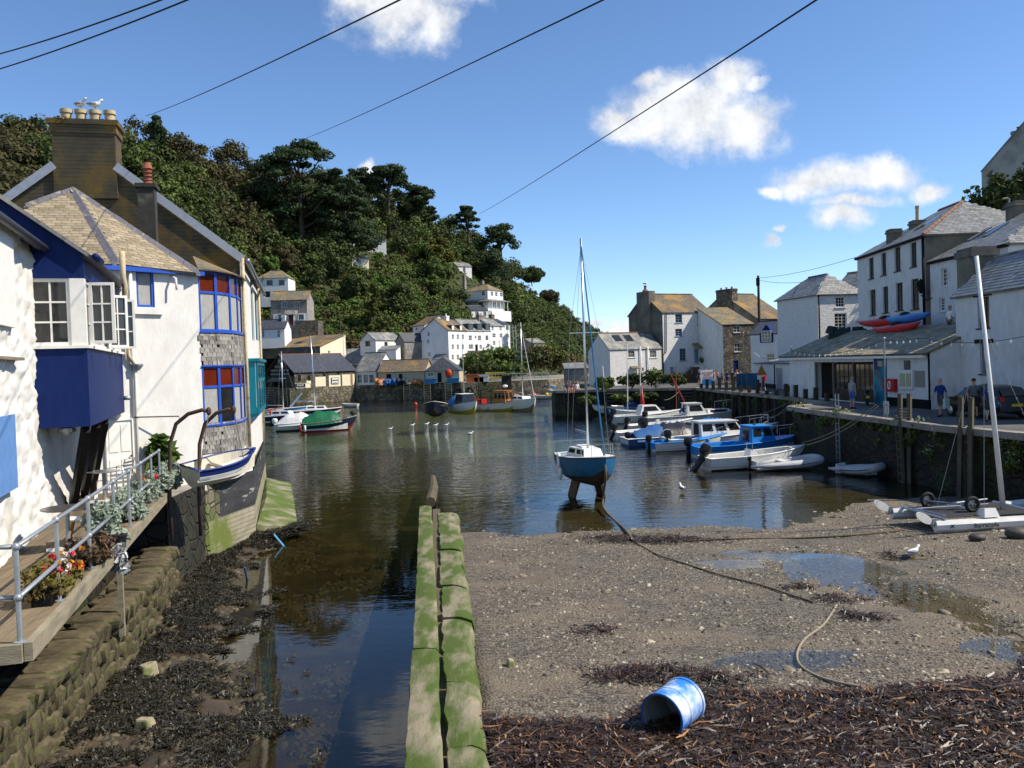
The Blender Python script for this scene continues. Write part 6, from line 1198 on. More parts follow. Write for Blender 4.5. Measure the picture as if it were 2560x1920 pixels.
# white cottage with arched dormer
c0 = XY(1877, 95); c1 = XY(1948, 93); zc = zpx(1877, 838, 95)
h, F = hx('dormer_cottage', 'white cottage with a steep navy dormer and slate roof beside the lock-up stores', c0, c1, 6, QZ, zc, zpx(1900, 806, 97) - zc, m_white, m_slatedark, 'along', [W4(1916.5, 884, 20, 19, 3, 2)], oh=.1)
a_, z_ = onF(F, 1916.5, 838); b = MB()
b.add([F.p(a_ - .75, -.05, z_ - .8), F.p(a_ + .75, -.05, z_ - .8), F.p(a_ + .75, -.05, z_ + .2), F.p(a_, -.05, z_ + 1.2), F.p(a_ - .75, -.05, z_ + .2), F.p(a_ - .75, 2.4, z_ + .2), F.p(a_, 2.4, z_ + 1.2), F.p(a_ + .75, 2.4, z_ + .2)], [(0, 1, 2, 3, 4), (4, 3, 6, 5), (3, 2, 7, 6)]); dm = b.build('dormer', m_navy, h); window(h, F, a_ - .55, z_ - .7, 1.1, 1.2, 3, 3, d=-.1, bw=.04)
# pyramid roofed house
c0 = XY(2047, 77); t_ = Vector((.98, .2)).normalized(); c1 = (c0[0] + t_.x * 4.5, c0[1] + t_.y * 4.5); zc = zpx(2047, 736, 77)
h, F = hx('pyramid_roofed_house', 'tall white house with a pyramid slate roof behind the lock-up stores', c0, c1, 7.2, QZ, zc, zpx(2048, 690, 80) - zc, m_rough, m_slate, 'hip', [W4(2089, 742, 23, 26, 3, 3), W4(2086, 783, 31, 42, 3, 5)], style=dict(sill=.12, sm=m_navy, fw=.07), hipk=.9, oh=.25)
downpipe(h, [F.p(.05, -.12, QZ + 2), F.p(.05, -.12, zc)], .07, m_black)
q = Fr(F.xy(0, 7.2), F.xy(0, 0)); e = .25; zb = zc - e * (zpx(2048, 690, 80) - zc) / 3.6 + .1
ap_ = F.p(2.25, 2.25 * .9, zpx(2048, 690, 80) + .1); ap2 = F.p(2.25, 7.2 - 2.25 * .9, zpx(2048, 690, 80) + .1); rf = [c for c in h.children if c.name.startswith('roof')][0]
slates(rf, [F.p(-e, -e, zb), F.p(F.W + e, -e, zb), ap_], .36, .26, m_slg, maxn=150, lift=.01); slates(rf, [F.p(-e, 7.2 + e, zb), F.p(-e, -e, zb), ap_, ap2], .36, .26, m_slg, maxn=150, lift=.01)
hx('slate_roofed_house', 'house with a grey slate roof wedged behind the pyramid roofed house', XY(2075, 96), XY(2165, 92), 7, QZ, zpx(2075, 745, 96), zpx(2110, 684, 97) - zpx(2075, 745, 96), m_white, m_slate, 'along', ridge=m_redridge)
# tall house with rows of black sash windows
c0 = XY(2148, 68.6); c1 = XY(2318, 56); zc = zpx(2148, 645, 68.6); rs = 2.7
h, F = hx('sash_windowed_house', 'tall white house with two rows of black sash windows and a hip roof', c0, c1, 9, QZ, zc, rs, m_white, m_slate, 'hip', [('w', 2172, 644, 2184, 697, 2, 4), ('w', 2203, 632, 2215, 688, 2, 4), ('w', 2236, 618, 2251, 678, 2, 4), ('w', 2276, 606, 2291, 667, 2, 4), ('w', 2175, 724, 2189, 788, 2, 4), ('w', 2207, 716.5, 2220.5, 782, 2, 4), ('w', 2240, 707, 2257, 776, 2, 4), ('w', 2278, 697, 2297, 773, 2, 4)], wmats=[m_white, m_white, m_brownrender, m_white], style=blk_f | dict(sill=.12, d=.14, fw=.09, bw=.045), oh=.2, hipk=1.)
rf = [c for c in h.children if c.name.startswith('roof')][0]; e = .2; W_ = F.W; i_ = 4.5; zb = zc - e * rs / 4.5 + .1; A_, B_ = F.p(i_, 4.5, zc + rs + .1), F.p(W_ - i_, 4.5, zc + rs + .1)
slates(rf, [F.p(-e, -e, zb), F.p(W_ + e, -e, zb), B_, A_], .36, .26, m_slg, maxn=170, lift=.01); slates(rf, [F.p(W_ + e, -e, zb), F.p(W_ + e, 9 + e, zb), B_], .36, .26, m_slg, maxn=130, lift=.01)
ridge_tiles(rf, F.p(W_ + e, -e, zb + .06), B_ + Vector((0, 0, .05)), .32, 12, m_redridge, .07); ridge_tiles(rf, A_ + Vector((0, 0, .05)), B_ + Vector((0, 0, .05)), .32, 10, m_redridge, .07)
b = MB(); b.fbox(F, -.05, W_ + .1, -.2, -.003, zc - .18, zc - .02); b.build('gutter_board', m_black, h); downpipe(h, [F.p(W_ - .1, -.1, QZ + 4), F.p(W_ - .1, -.1, zc - .1)], .09, m_black)
chimney(h, F, 5.2, .9, zc - .1, zpx(2222, 575, 63), .9, .8, m_brownrender, 0); chimney(h, F, 5.2, 2.6, zc + .8, zpx(2240, 560, 64), .9, .9, m_brownrender, 1, m_buff, pot_h=1.1)
b = MB(); q = F.p(8.1, 1.5, zc + 1.0); b.slab([F.p(7.4, 1.35, zc + .95), F.p(8.5, 1.35, zc + .95), F.p(8.5, 2.9, zc + 1.88), F.p(7.4, 2.9, zc + 1.88)], .06); b.build('skylight', m_glassb, h)
lp = thing('wall_lantern', 'old lantern on a bracket on the sash windowed house', 'lamp', F.p(W_ - .9, 0, zpx(2302, 745, 57))); a_, z_ = onF(F, 2302, 720, -.7); p = F.p(a_, -.7, z_ - .35)
b = MB(); b.tube([F.p(a_, 0, p.z - .3), F.p(a_, -.35, p.z - .45), p + Vector((0, 0, -.1))], .035, 6); b.build('bracket', m_black, lp); b = MB(); b.lathe(p, [(.1, 0), (.22, .55), (.28, .58), (.1, .85), (.03, .95)], 6); b.build('lantern_head', m_black, lp)
# house with a slate roof to the right
c0 = (27.1, 55.3); c1 = (27.2, 46.8); zc = 11.45; rs = 2.3
h, F = hx('slate_roofed_cottage', 'white house with three small sash windows and a heavy slate roof on the right', c0, c1, 8, QZ, zc, rs, m_white, m_slate, 'hip', [('w', 2352.7, 670, 2368, 716, 2, 4), ('w', 2419, 659, 2440, 703, 2, 4), ('w', 2347.8, 744, 2362.4, 778, 2, 4)], style=dict(sill=.12, d=.14, fw=.08, bw=.04), oh=.2, hipk=.9)
rf = [c for c in h.children if c.name.startswith('roof')][0]; zb = zc - .2 * rs / 4 + .1; i_ = 4 * .9; A_, B_ = F.p(i_, 4, zc + rs + .1), F.p(F.W - i_, 4, zc + rs + .1)
slates(rf, [F.p(-.2, -.2, zb), F.p(F.W + .2, -.2, zb), B_, A_], .34, .25, m_slg, maxn=200, lift=.01); slates(rf, [F.p(F.W + .2, -.2, zb), F.p(F.W + .2, 8.2, zb), B_], .34, .25, m_slg, maxn=100, lift=.01)
b = MB(); b.fbox(F, -.05, F.W + .1, -.2, -.003, zc - .18, zc - .02); b.build('gutter_board', m_black, h)
chimney(h, F, 2.6, 4.1, zc + 1.6, zpx(2440, 526, 55), 1., .8, m_brownrender, 0)
for px in (2452, 2494):
    a_, _z = onF(F, px, 575, 2.4); b = MB(); z_ = zc + rs * 2.0 / 4 + .2; b.slab([F.p(a_ - .35, 1.6, zc + rs * 1.6 / 4 + .18), F.p(a_ + .35, 1.6, zc + rs * 1.6 / 4 + .18), F.p(a_ + .35, 2.9, zc + rs * 2.9 / 4 + .18), F.p(a_ - .35, 2.9, zc + rs * 2.9 / 4 + .18)], .05); b.build('skylight', m_glassb, h)
b = MB(); G = Fr((24.6, 47.2), (24.6, 45.6)); b.fbox(G, 0, 1.6, 0, 1.3, 8, zpx(2488, 622, 47)); b.fbox(G, -.1, 1.7, -.1, 1.4, zpx(2488, 622, 47) - .5, zpx(2488, 622, 47) - .15); b.build('chimney', m_brownrender, h)
# near right white house
c0 = (23.35, 45); c1 = (23.1, 34); zc = 8.55; rs = 1.85
h, F = hx('near_white_house', 'long white house with loose slates and black lintelled windows behind the parked car', c0, c1, 4.4, QZ, zc, rs, m_white, m_slate, 'along', [('w', 2444, 742, 2473, 820, 2, 4), ('w', 2450, 858, 2472, 935, 2, 4)], style=blk_f | dict(d=.16, fw=.08, sill=.1), oh=.22)
for (x0, y0, x1, y1) in ((2434, 731, 2480, 741), (2438, 848, 2484, 858)): r_ = rect(F, x0, y0, x1, y1); b = MB(); b.fbox(F, r_[0], r_[0] + r_[2], -.05, -.004, r_[1], r_[1] + r_[3]); b.build('lintel', m_black, h)
rf = [c for c in h.children if c.name.startswith('roof')][0]; q = front_slope(F, 4.4, zc, rs, .22, a1=7.5); slates(rf, q, .36, .26, m_slg, maxn=300, lift=.012, tilt=.06, skip=.015)
b = MB(); b.fbox(F, 0, 9, -.03, -.004, QZ, QZ + .55); b.build('plinth', m_black, h)
# slate roofed store and kiosk
c0 = (20.5, 63.3); c1 = (21.7, 44.5); F0 = Fr(c0, c1); zc = 5.65; rs = 1.45; D_ = 3.6; r1 = rect(F0, 2036, 896, 2184, 992); 
sh = thing('quay_store', 'open fronted quay store with a mossy slate lean-to roof and white kiosk end', 'store', F0.p(0, 0, QZ)); op = (r1[0], QZ + .05, r1[2], 2.45)
wall(sh, F0, F0.W, QZ, zc, [op], m_white, d=.5); wall(sh, Fr(F0.xy(F0.W, 0), F0.xy(F0.W, D_)), D_, QZ, zc, [], m_white, gable=[(D_, zc + rs)]); wall(sh, Fr(F0.xy(0, D_), F0.xy(0, 0)), D_, QZ, zc, [], m_white, gable=[(0, zc + rs)]); wall(sh, Fr(F0.xy(F0.W, D_), F0.xy(0, D_)), F0.W, QZ, zc + rs, [], m_brownrender)
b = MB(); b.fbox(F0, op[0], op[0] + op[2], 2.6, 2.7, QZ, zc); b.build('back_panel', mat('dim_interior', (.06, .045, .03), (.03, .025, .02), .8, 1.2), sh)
for u in (0, .33, .66): b = MB(); b.fbox(F0, op[0] + op[2] * u - .05, op[0] + op[2] * u + .09, .05, .2, QZ, op[1] + op[3]); b.build('shopfront_post', m_wood, sh)
for j, (u0, u1) in enumerate(((.345, .655), (.675, .99))):
    window(sh, F0, op[0] + op[2] * u0, QZ + .75, op[2] * (u1 - u0), 1.65, 4, 2, d=.15, fm=m_dkwood, bw=.04); b = MB(); b.fbox(F0, op[0] + op[2] * u0, op[0] + op[2] * u1, .12, .22, QZ + .05, QZ + .74); b.build('stall_riser', m_dkwood, sh)
e = .35; q = [F0.p(-1.2, -e, zc - e * rs / D_ + .12), F0.p(F0.W + .1, -e, zc - e * rs / D_ + .12), F0.p(F0.W + .1, D_ + .1, zc + rs + .16), F0.p(-1.2, D_ + .1, zc + rs + .16)]
b = MB(); b.slab(q, .1); rf = b.build('roof', m_slatemoss, sh); m_slm = mat('mossy_slate_piece', (.37, .33, .23), (.24, .21, .145), .7, 5, bump=.6, bscale=18, rnd=.32, c3=(.16, .14, .05), s3=2, lo3=.5, hi3=.66); slates(rf, q, .42, .26, m_slm, maxn=300, lift=.012, tilt=.055)
b = MB(); b.fbox(F0, -1.2, F0.W, -.36, -.2, zc - .25, zc - .12); b.build('fascia', m_wwood, sh)
mural, mr = panel(sh, F0, 2187, 892, 2218, 1016, mat('sea_mural', (.01, .14, .22), (.02, .30, .36), .6, .9, c3=(.01, .04, .12), s3=.7), 'mural_panel', -.05, -.004)
b = MB(); q0 = onF(F0, 2196, 925, -.07); q1 = onF(F0, 2212, 975, -.07); b.bar(F0.p(q0[0], -.07, q0[1]), F0.p(q1[0], -.07, q1[1]), .35, .03); b.build('mural_fish', m_conc, mural)
panel(sh, F0, 2198, 902, 2209, 916, m_tan, 'framed_notice', -.09, -.052); panel(sh, F0, 2219, 996, 2328, 1030, m_black, 'plinth', -.04, -.004)
panel(sh, F0, 2262, 901, 2276, 924, m_brownrender, 'louvre')
nb, _q = panel(sh, F0, 2251, 925, 2285, 972, m_wwood, 'notice_board', -.1, -.004)
for x0, x1 in ((2254, 2267), (2270, 2282)): panel(nb, F0, x0, 933, x1, 966, mat('notice_paper', (.5, .45, .28), (.4, .36, .22), .7, 3), 'notice', -.12, -.101)
panel(sh, F0, 2289, 927, 2312, 967, mat('tan_board', (.28, .25, .2), rough=.8), 'grey_board')
lb_, lr = panel(sh, F0, 2222, 947, 2244, 979, mat('lifebuoy_red', (.45, .015, .02), rough=.4), 'lifebuoy_box', -.22, -.004)
b = MB(); cc = F0.p(lr[0] + lr[2] / 2, -.235, lr[1] + lr[3] / 2); b.tube([cc + Vector((F0.t.x * .13 * math.cos(k * PI / 8), F0.t.y * .13 * math.cos(k * PI / 8), .22 * math.sin(k * PI / 8))) for k in range(16)], .035, 6, closed=True); b.build('lifebuoy_symbol', m_lett, lb_)
downpipe(sh, [F0.p(F0.W, -.06, QZ), F0.p(F0.W, -.06, zc)], .05, m_black)
# lock-up stores
c0 = (24.4, 86); c1 = (23.6, 66.5); h, F = hx('lockup_stores', 'row of low white flat roofed lock-up stores with grey doors', c0, c1, 3, QZ, 4.95, .12, m_white, m_slatedark, 'lean', [], oh=.15, cat='store')
for x0, x1, y0, y1 in ((1942, 1959, 914, 969), (1982, 1999.5, 913, 978)): r_ = rect(F, x0, y0, x1, y1); door(h, F, r_[0], QZ + .02, r_[2], 1.95, m_galv, d=-.06)
b = MB(); b.fbox(F, 0, F.W, -.03, -.004, QZ, QZ + .4); b.build('plinth', m_black, h); downpipe(h, [F.p(7.5, -.06, QZ), F.p(7.5, -.06, 4.9)], .05, m_black)
# grey gable up on the right with hedge and street lamp
c0 = XY(2462, 92); c1 = XY(2700, 86); zb = zpx(2462, 512, 92); h, F = hx('grey_gabled_house', 'grey rendered house gable above the dark hedge at the top right', c0, c1, 10, zb - 12, zpx(2462, 429, 92), 4.6, mat('pale_grey_render', (.36, .35, .32), (.29, .285, .26), .9, .7, bump=.2, c3=(.2, .19, .17), s3=.3), m_slate, 'across', oh=.1)
chimney(h, F, F.W * .39, .6, zpx(2462, 429, 92) + 3, zpx(2550, 335, 91), 1.1, .9, m_render, 1)
for k, (px, py, Y, w_, h_) in enumerate(((2475, 560, 76, 4, 3.6), (2520, 555, 75, 5, 4.8), (2565, 550, 74, 5, 5.2))): bush('hedge_bush', ('left end of the dark evergreen hedge below the grey gable', 'middle of the dark evergreen hedge behind the street lamp', 'tall right end of the dark evergreen hedge below the grey gable')[k], PY(px, py, Y), (w_, 3, h_), m_fd, 1200, .3, catg='hedge')
ln = thing('street_lamp', 'small street lamp in front of the dark hedge', 'street lamp', PY(2524, 560, 66)); b = MB(); p = PY(2524, 560, 66); q = PY(2523, 497, 66); b.tube([p, q], .05, 6); b.build('column', m_galv, ln); b = MB(); b.tube([q, q + Vector((-.15, 0, .05)), q + Vector((-.5, 0, .02))], [.05, .08, .06], 8); b.build('lamp_head', m_conc, ln)
# poles, posts, ladders, festoon
tp = thing('telegraph_pole', 'tall dark telegraph pole behind the white dormer cottage', 'pole', (*XY(1897, 100), QZ)); x, y = XY(1900, 100); b = MB(); b.tube([(x, y, QZ), (x, y, zpx(1896, 689, 100))], [.2, .14], 8); b.build('mast', m_dkwood, tp); b = MB(); b.box((x - .1, y - .2, zpx(1896, 705, 100)), (.35, .3, .9)); b.build('fuse_box', m_black, tp)
POLES = [(1862, 84, 832, 990, 'thin pole with a lamp beside the stone house door'), (1981, 63, 868, 1010, 'thin grey flag pole at the end of the mossy roof'), (2214, 45.5, 846, 1040, 'thin grey flag pole in front of the sea mural')]
PT = []
for px, Y, yt, yb, lb in POLES:
    p = XZ(px, Y, QZ); q = p + Vector((0, 0, zpx(px, yt, Y) - QZ)); T = thing('light_pole', lb, 'pole', p); b = MB(); b.tube([p, q], .045, 6); b.build('shaft', m_galv, T); b = MB(); b.ball(q, (.14, .14, .14)); b.build('finial', m_galv, T); PT.append(q)
fs = thing('festoon_lights', 'string of small bulbs hanging in swags above the quay', 'string lights', PT[0]); anch = [XZ(1884, 92, zpx(1884, 876, 92)), PT[1] - Vector((0, 0, .2)), PT[2] - Vector((0, 0, .1)), F0.p(F0.W + .1, -.4, zpx(2395, 842, 44.5)), PY(2600, 832, 33)]
m_bulb = mat('bulb_glass', (.8, .78, .7), rough=.2); nb_ = 0
for p, q in zip(anch, anch[1:]):
    n = max(6, int((q - p).length / 1.05)); L_ = [p.lerp(q, i / n) - Vector((0, 0, .055 * (q - p).length * 4 * (i / n) * (1 - i / n) * .5)) for i in range(n + 1)]; b = MB(); b.tube(L_, .012, 4); b.build('cable', m_black, fs)
    for v in L_[1:-1]: b = MB(); b.lathe(v - Vector((0, 0, .2)), [(.02, 0), (.05, .04), (.05, .09), (.02, .14), (.025, .19)], 6); b.build('bulb', m_bulb, fs)
def post(label, px, yt, Y, lean=(0, 0), r=.13, zt=None, zb=-.8, m=None, group='mooring posts along the quay', X=None):
    p = XZ(px, Y, zt or zpx(px, yt, Y)); b = MB(); q = Vector((p.x - lean[0], p.y - lean[1], zb)); b.bar(q, p, r * 2, r * 2); b.box(p + Vector((0, 0, .01)), (r * 2.1, r * 2.1, .03)); return tag(b.build('mooring_post', m or m_wetwood), label, 'post', group)
def qx(Y): return float(np.interp(Y, [30.6, 35, 39.8, 45, 51, 51.5, 53, 62, 87.5], [18.4, 17.5, 17.3, 16.8, 16.7, 17, 20.2, 20.3, 18.9]))
for px, yt, Y, lb in ((2250, 985, 38.2, 'left grey timber post of the pair wound with rope'), (2273, 985, 37.4, 'right grey timber post of the pair wound with rope'), (2402, 992, 33.4, 'left leaning grey timber post near the parked car'), (2428, 995, 32.8, 'right leaning grey timber post near the parked car')): post(lb, px, yt, Y, (.12, .1) if px < 2300 else (.25, .2), .08)
RGs = random.Random(3)
PLB = ['behind the small white motor boat', 'beside the stone jetty corner', 'behind the white cuddy boat', 'behind the blue cabin boat', 'in front of the lock-up stores', 'below the grey lock-up door', 'near the red backpack walker', 'by the end of the mossy roof', 'near the sandwich board', 'close to the old wooden ladder', 'under the thin flag pole', 'below the open store front', 'beside the dark timber fender', 'beyond the stone jetty', 'at the bend of the quay', 'opposite the stone house']
for k in range(16):
    Y = 54.5 + k * 2.05; X = qx(Y) - .22; p = Vector((X, Y, QZ + RGs.uniform(.3, 1.3))); b = MB(); b.bar((X - .1, Y, -1), p, .26, .26); b.box(p, (.27, .27, .04)); tag(b.build('mooring_post', m_dkwood), 'dark timber mooring post ' + PLB[k], 'post', 'mooring posts along the quay')
for k, Y in enumerate((37.8, 33.1)): ladder('timber_ladder', ('weedy timber ladder on the quay wall below the rope wound posts', 'weedy timber ladder on the quay wall below the leaning posts')[k], qx(Y) - .3, Y, -.2, QZ + .1, .55, m_wetwood, dx=(.15, 1), rr=.06, step=.36, lean=-.1)
ladder('steel_ladder', 'thin steel ladder hanging down the quay wall by the store front', qx(44) - .25, 44, .2, QZ + 1, .42, m_galv, dx=(0, 1), rr=.025, step=.3)
ladder('harbour_steps', 'broad timber steps down the inner quay wall', *XY(1535, 89.3), -.3, QZ - .1, 2.2, m_wetwood, rr=.1, step=.4, lean=.5)
ladder('wall_steps', 'narrow wooden steps down the quay by the outside stair', *XY(1712, 87.2), -.3, QZ, 1.6, m_wetwood, rr=.07, step=.33, lean=.5)
ladder('iron_ladder', 'rusty iron ladder on the dark pier head', *XY(1412, 90.8), -.6, QZ, .5, m_iron, rr=.03, step=.32)
jb = MB(); jb.prism([(18.6, 51.4), (20.3, 51.4), (20.3, 54), (18.6, 54)], -1, 1.9); tag(jb.build('stone_jetty', m_quaywall), 'lighter stone jetty block projecting from the dark quay', 'jetty')
# overhead cables
def cable(label, a, b_, sag=.0, r=.014):
    P = [a.lerp(b_, i / 24) - Vector((0, 0, sag * 4 * (i / 24) * (1 - i / 24))) for i in range(25)]; b = MB(); b.tube(P, r, 5); tag(b.build('overhead_cable', m_black), label, 'cable', 'overhead cables')
cable('upper of the two thin cables crossing the top left sky', PY(-60, 150, 14), PY(480, -30, 9), .05, .010); cable('lower of the two thin cables crossing the top left sky', PY(-60, 190, 14), PY(540, -30, 9), .05, .010)
cable('cable running down to the wood behind the big chimney', PY(365, 290, 40), PY(1060, -30, 10), .1, .012); cable('cable with a small clip running down to the big pine', PY(755, 349, 60), PY(1580, -35, 10), .1, .012); cable('cable crossing the sky in front of the largest cloud', PY(1200, 534, 70), PY(2110, -45, 10), .1, .013)
cable('thin wire from the telegraph pole to the sash windowed house', Vector((x, y, zpx(1896, 695, 100))), PY(2150, 640, 68), .3, .02); cable('second thin wire from the telegraph pole towards the pyramid roof', Vector((x, y, zpx(1896, 700, 100))), PY(2040, 700, 78), .3, .02)
# ------------------------------------------------------------------ boats (local frame: bow +x, waterline z = 0)
def hullpts(L, B, fb, sheer, dr, tr=.8, n=12, rake=.35, pw=2.3, flare=0.):
    st = []
    for i in range(n + 1):
        t = i / n; w_ = B / 2 * (tr + (1 - tr) * math.sin(PI / 2 * min(1, t / .45))) if t < .45 else B / 2 * max(.012, 1 - ((t - .45) / .55) ** pw)
        s = fb + sheer * t * t + .25 * sheer * (1 - t) ** 3 * .3; k = -dr * (1 - t ** 4) - .02; k = k + (s - k) * max(0, (t - .86) / .14) ** 2 * .35; row = []
        for u, v in ((.02, 0), (.42, .10), (.80, .36), (.95, .68), (1., 1.)): row.append(Vector((L * (t - .5) + rake * (v - .5) * t ** 3 + (rake * .3 * v * (1 - t) ** 4 * -1), w_ * u, k + (s - k) * v)))
        st.append(row)
    return st
def hull_mesh(st, deck=True, cock=None, mats=(0, 1, 2), inset=.05, floor=.12):
    """outer shell (material 0 hull, 1 boot, 2 stripe) and deck / cockpit (3 inside)"""
    b = MB(); n = len(st) - 1; m = len(st[0])
    for sg in (1, -1):
        v = [(p.x, p.y * sg, p.z) for r in st for p in r]; k = len(b.v); b.v += v
        for i in range(n):
            for j in range(m - 1):
                f = (k + i * m + j, k + (i + 1) * m + j, k + (i + 1) * m + j + 1, k + i * m + j + 1); b.f.append(f if sg < 0 else f[::-1]); b.mi.append(1 if j < 2 else 2 if j == 3 else 0)
    b.m = 0; b.poly([(p.x, p.y, p.z) for p in st[0]] + [(p.x, -p.y, p.z) for p in st[0][::-1]])
    b.m = 3
    for i in range(n):
        p, q = st[i][-1], st[i + 1][-1]; t = (i + .5) / n
        if cock and cock[0] <= t <= cock[1]:
            zi = floor; pi, qi = p.y - inset, q.y - inset
            for sg in (1, -1): b.poly([(p.x, sg * p.y, p.z), (q.x, sg * q.y, q.z), (q.x, sg * max(qi, .01), q.z), (p.x, sg * max(pi, .01), p.z)]); b.poly([(p.x, sg * max(pi, .01), p.z), (q.x, sg * max(qi, .01), q.z), (q.x, sg * max(qi * .92, .01), zi), (p.x, sg * max(pi * .92, .01), zi)])
            b.poly([(p.x, max(pi * .92, .01), zi), (q.x, max(qi * .92, .01), zi), (q.x, -max(qi * .92, .01), zi), (p.x, -max(pi * .92, .01), zi)])
            for e_, r_ in ((i, p), (i + 1, q)):
                te = (e_ + (.5 if e_ == i + 1 else -.5)) / n
                if not (cock[0] <= te <= cock[1]): yy = max(r_.y - inset, .01); b.poly([(r_.x, yy, r_.z), (r_.x, -yy, r_.z), (r_.x, -yy * .92, zi), (r_.x, yy * .92, zi)])
        else: b.poly([(p.x, p.y, p.z), (q.x, q.y, q.z), (q.x, 0, q.z + .05), (p.x, 0, p.z + .05)]); b.poly([(p.x, -p.y, p.z), (q.x, -q.y, q.z), (q.x, 0, q.z + .05), (p.x, 0, p.z + .05)])
    return b
m_anti = mat('dark_antifouling', (.05, .03, .025), (.03, .025, .02), .8, 3); m_inside = mat('grp_inside', (.55, .55, .52), (.45, .45, .42), .6, 3); m_hullblue = mat('blue_hull_paint', (.015, .13, .28), (.012, .10, .22), .4, 3, c3=(.03, .17, .33), s3=1, lo3=.55, hi3=.75); m_hnavy = mat('navy_hull', (.008, .012, .035), rough=.35); m_bright = mat('bright_blue', (.015, .22, .60), (.015, .19, .52), .4, 3); m_btarp = mat('blue_tarpaulin', (.05, .14, .33), (.03, .10, .26), .5, 2, bump=.4, bscale=6, bdist=.05); m_ktarp = mat('black_tarpaulin', (.015, .016, .02), rough=.35, bump=.5, bscale=5, bdist=.06, c2=(.03, .03, .035)); m_gtarp = mat('green_tarpaulin', (.015, .14, .06), (.01, .10, .045), .4, 3, bump=.8, bscale=4, bdist=.08); m_red = mat('red_paint', (.35, .02, .015), rough=.5); m_rub = mat('grey_hypalon', (.46, .47, .48), (.40, .41, .42), .55, 3); m_orange = mat('orange_varnish', (.45, .18, .03), (.36, .13, .02), .5, 3)
def place(px, py, z=0.): return PZ(px, py, z)
def boat(name, label, px, py, hd, L, B, fb, hm, sheer=.3, dr=.3, tr=.8, boot=None, stripe=None, inside=None, cock=(.04, .55), z=0., group=None, rail=m_gel, rake=.35, pw=2.3, floor=.15, loc=None, roll=0., catg='boat'):
    p = loc or place(px, py, 0); T = thing(name, label, catg, p + Vector((0, 0, z)), R(hd), group, local=True); T.rotation_euler = (roll, 0, R(hd))
    st = hullpts(L, B, fb, sheer, dr, tr, rake=rake, pw=pw); o = hull_mesh(st, cock=cock, floor=floor).build('hull', [hm, boot or m_anti, stripe or hm, inside or m_inside], T, smooth=.5)
    b = MB(); b.tube([r[-1] for r in st] + [Vector((q.x, -q.y, q.z)) for q in [r[-1] for r in st][::-1]], .035, 6, closed=True); b.build('gunwale', rail, T, smooth=True)
    T['L'] = 0; del T['L']; return T, st
def sheer_at(st, x):
    q = [r[-1] for r in st]
    for a, b in zip(q, q[1:]):
        if a.x <= x <= b.x: k = (x - a.x) / max(b.x - a.x, 1e-6); return a.lerp(b, k)
    return q[0] if x < q[0].x else q[-1]
def cabin(T, x0, x1, w0, w1, z0, h, m, slope_f=.3, slope_a=.05, wins=2, front=True, wm=None, roof=None, top_over=.0, name='cabin', taper=.86, aft_open=False):
    tw = taper; b = MB(); q = [(x0, w0), (x1, w1)]; tx0, tx1 = x0 + slope_a * h, x1 - slope_f * h
    V = [Vector((x0, -w0 / 2, z0)), Vector((x1, -w1 / 2, z0)), Vector((x1, w1 / 2, z0)), Vector((x0, w0 / 2, z0)), Vector((tx0, -w0 / 2 * tw, z0 + h)), Vector((tx1, -w1 / 2 * tw, z0 + h)), Vector((tx1, w1 / 2 * tw, z0 + h)), Vector((tx0, w0 / 2 * tw, z0 + h))]
    b.hexa(V); o = b.build(name, m, T)
    def pan(A, B, C, D, u0, u1, v0, v1):
        f = lambda u, v: A.lerp(B, u).lerp(D.lerp(C, u), v); P = [f(u0, v0), f(u1, v0), f(u1, v1), f(u0, v1)]; nr = (P[1] - P[0]).cross(P[3] - P[0]).normalized(); b = MB(); b.slab([p + nr * .012 for p in P], .02); b.build('window', wm or m_glass, o)
    for k in range(wins):
        pan(V[0], V[1], V[5], V[4], (k + .12) / wins, (k + .88) / wins, .38, .86); pan(V[2], V[3], V[7], V[6], (k + .12) / wins, (k + .88) / wins, .38, .86)
    if front:
        for k in range(2): pan(V[1], V[2], V[6], V[5], (k + .08) / 2, (k + .92) / 2, .35, .88)
    if aft_open: pan(V[3], V[0], V[4], V[7], .25, .75, .02, .9)
    if roof is not None: b = MB(); b.box(((tx0 + tx1) / 2, 0, z0 + h + .03), (tx1 - tx0 + .2 + top_over, w0 * tw + .1, .06)); b.build('cabin_roof', roof, o)
    return o
def outboard(T, x, y, z, s=1., m=None, tilt=.0, cowl=None):
    M = Matrix.Rotation(tilt, 3, 'Y'); O = Vector((x, y, z)); b = MB(); f = lambda v: O + M @ (Vector(v) * s)
    b.lathe(f((-.2, 0, .12)), [(.12, 0), (.2, .08), (.22, .3), (.19, .46), (.1, .52)], 10, M @ Matrix.Diagonal((s * 1.25, s * .95, s))); o = b.build('outboard', m or m_plasticblk, T, smooth=.7)
    b = MB(); b.hexa([f(v) for v in ((-.32, -.07, -.75), (-.1, -.05, -.75), (-.1, .05, -.75), (-.32, .07, -.75), (-.28, -.1, .14), (-.02, -.1, .14), (-.02, .1, .14), (-.28, .1, .14))]); b.ball(f((-.25, 0, -.72)), (.4 * s, .14 * s, .14 * s)); b.hexa([f(v) for v in ((-.25, -.015, -1), (-.15, -.015, -1), (-.15, .015, -1), (-.25, .015, -1), (-.3, -.015, -.7), (-.1, -.015, -.7), (-.1, .015, -.7), (-.3, .015, -.7))]); b.build('drive_leg', m or m_plasticblk, o)
    b = MB()
    for k in range(3): a = k * 2.1; b.bar(f((-.47, 0, -.72)), f((-.47, .14 * math.cos(a), -.72 + .14 * math.sin(a))), .07 * s, .02 * s)
    b.build('propeller', m_galv, o)
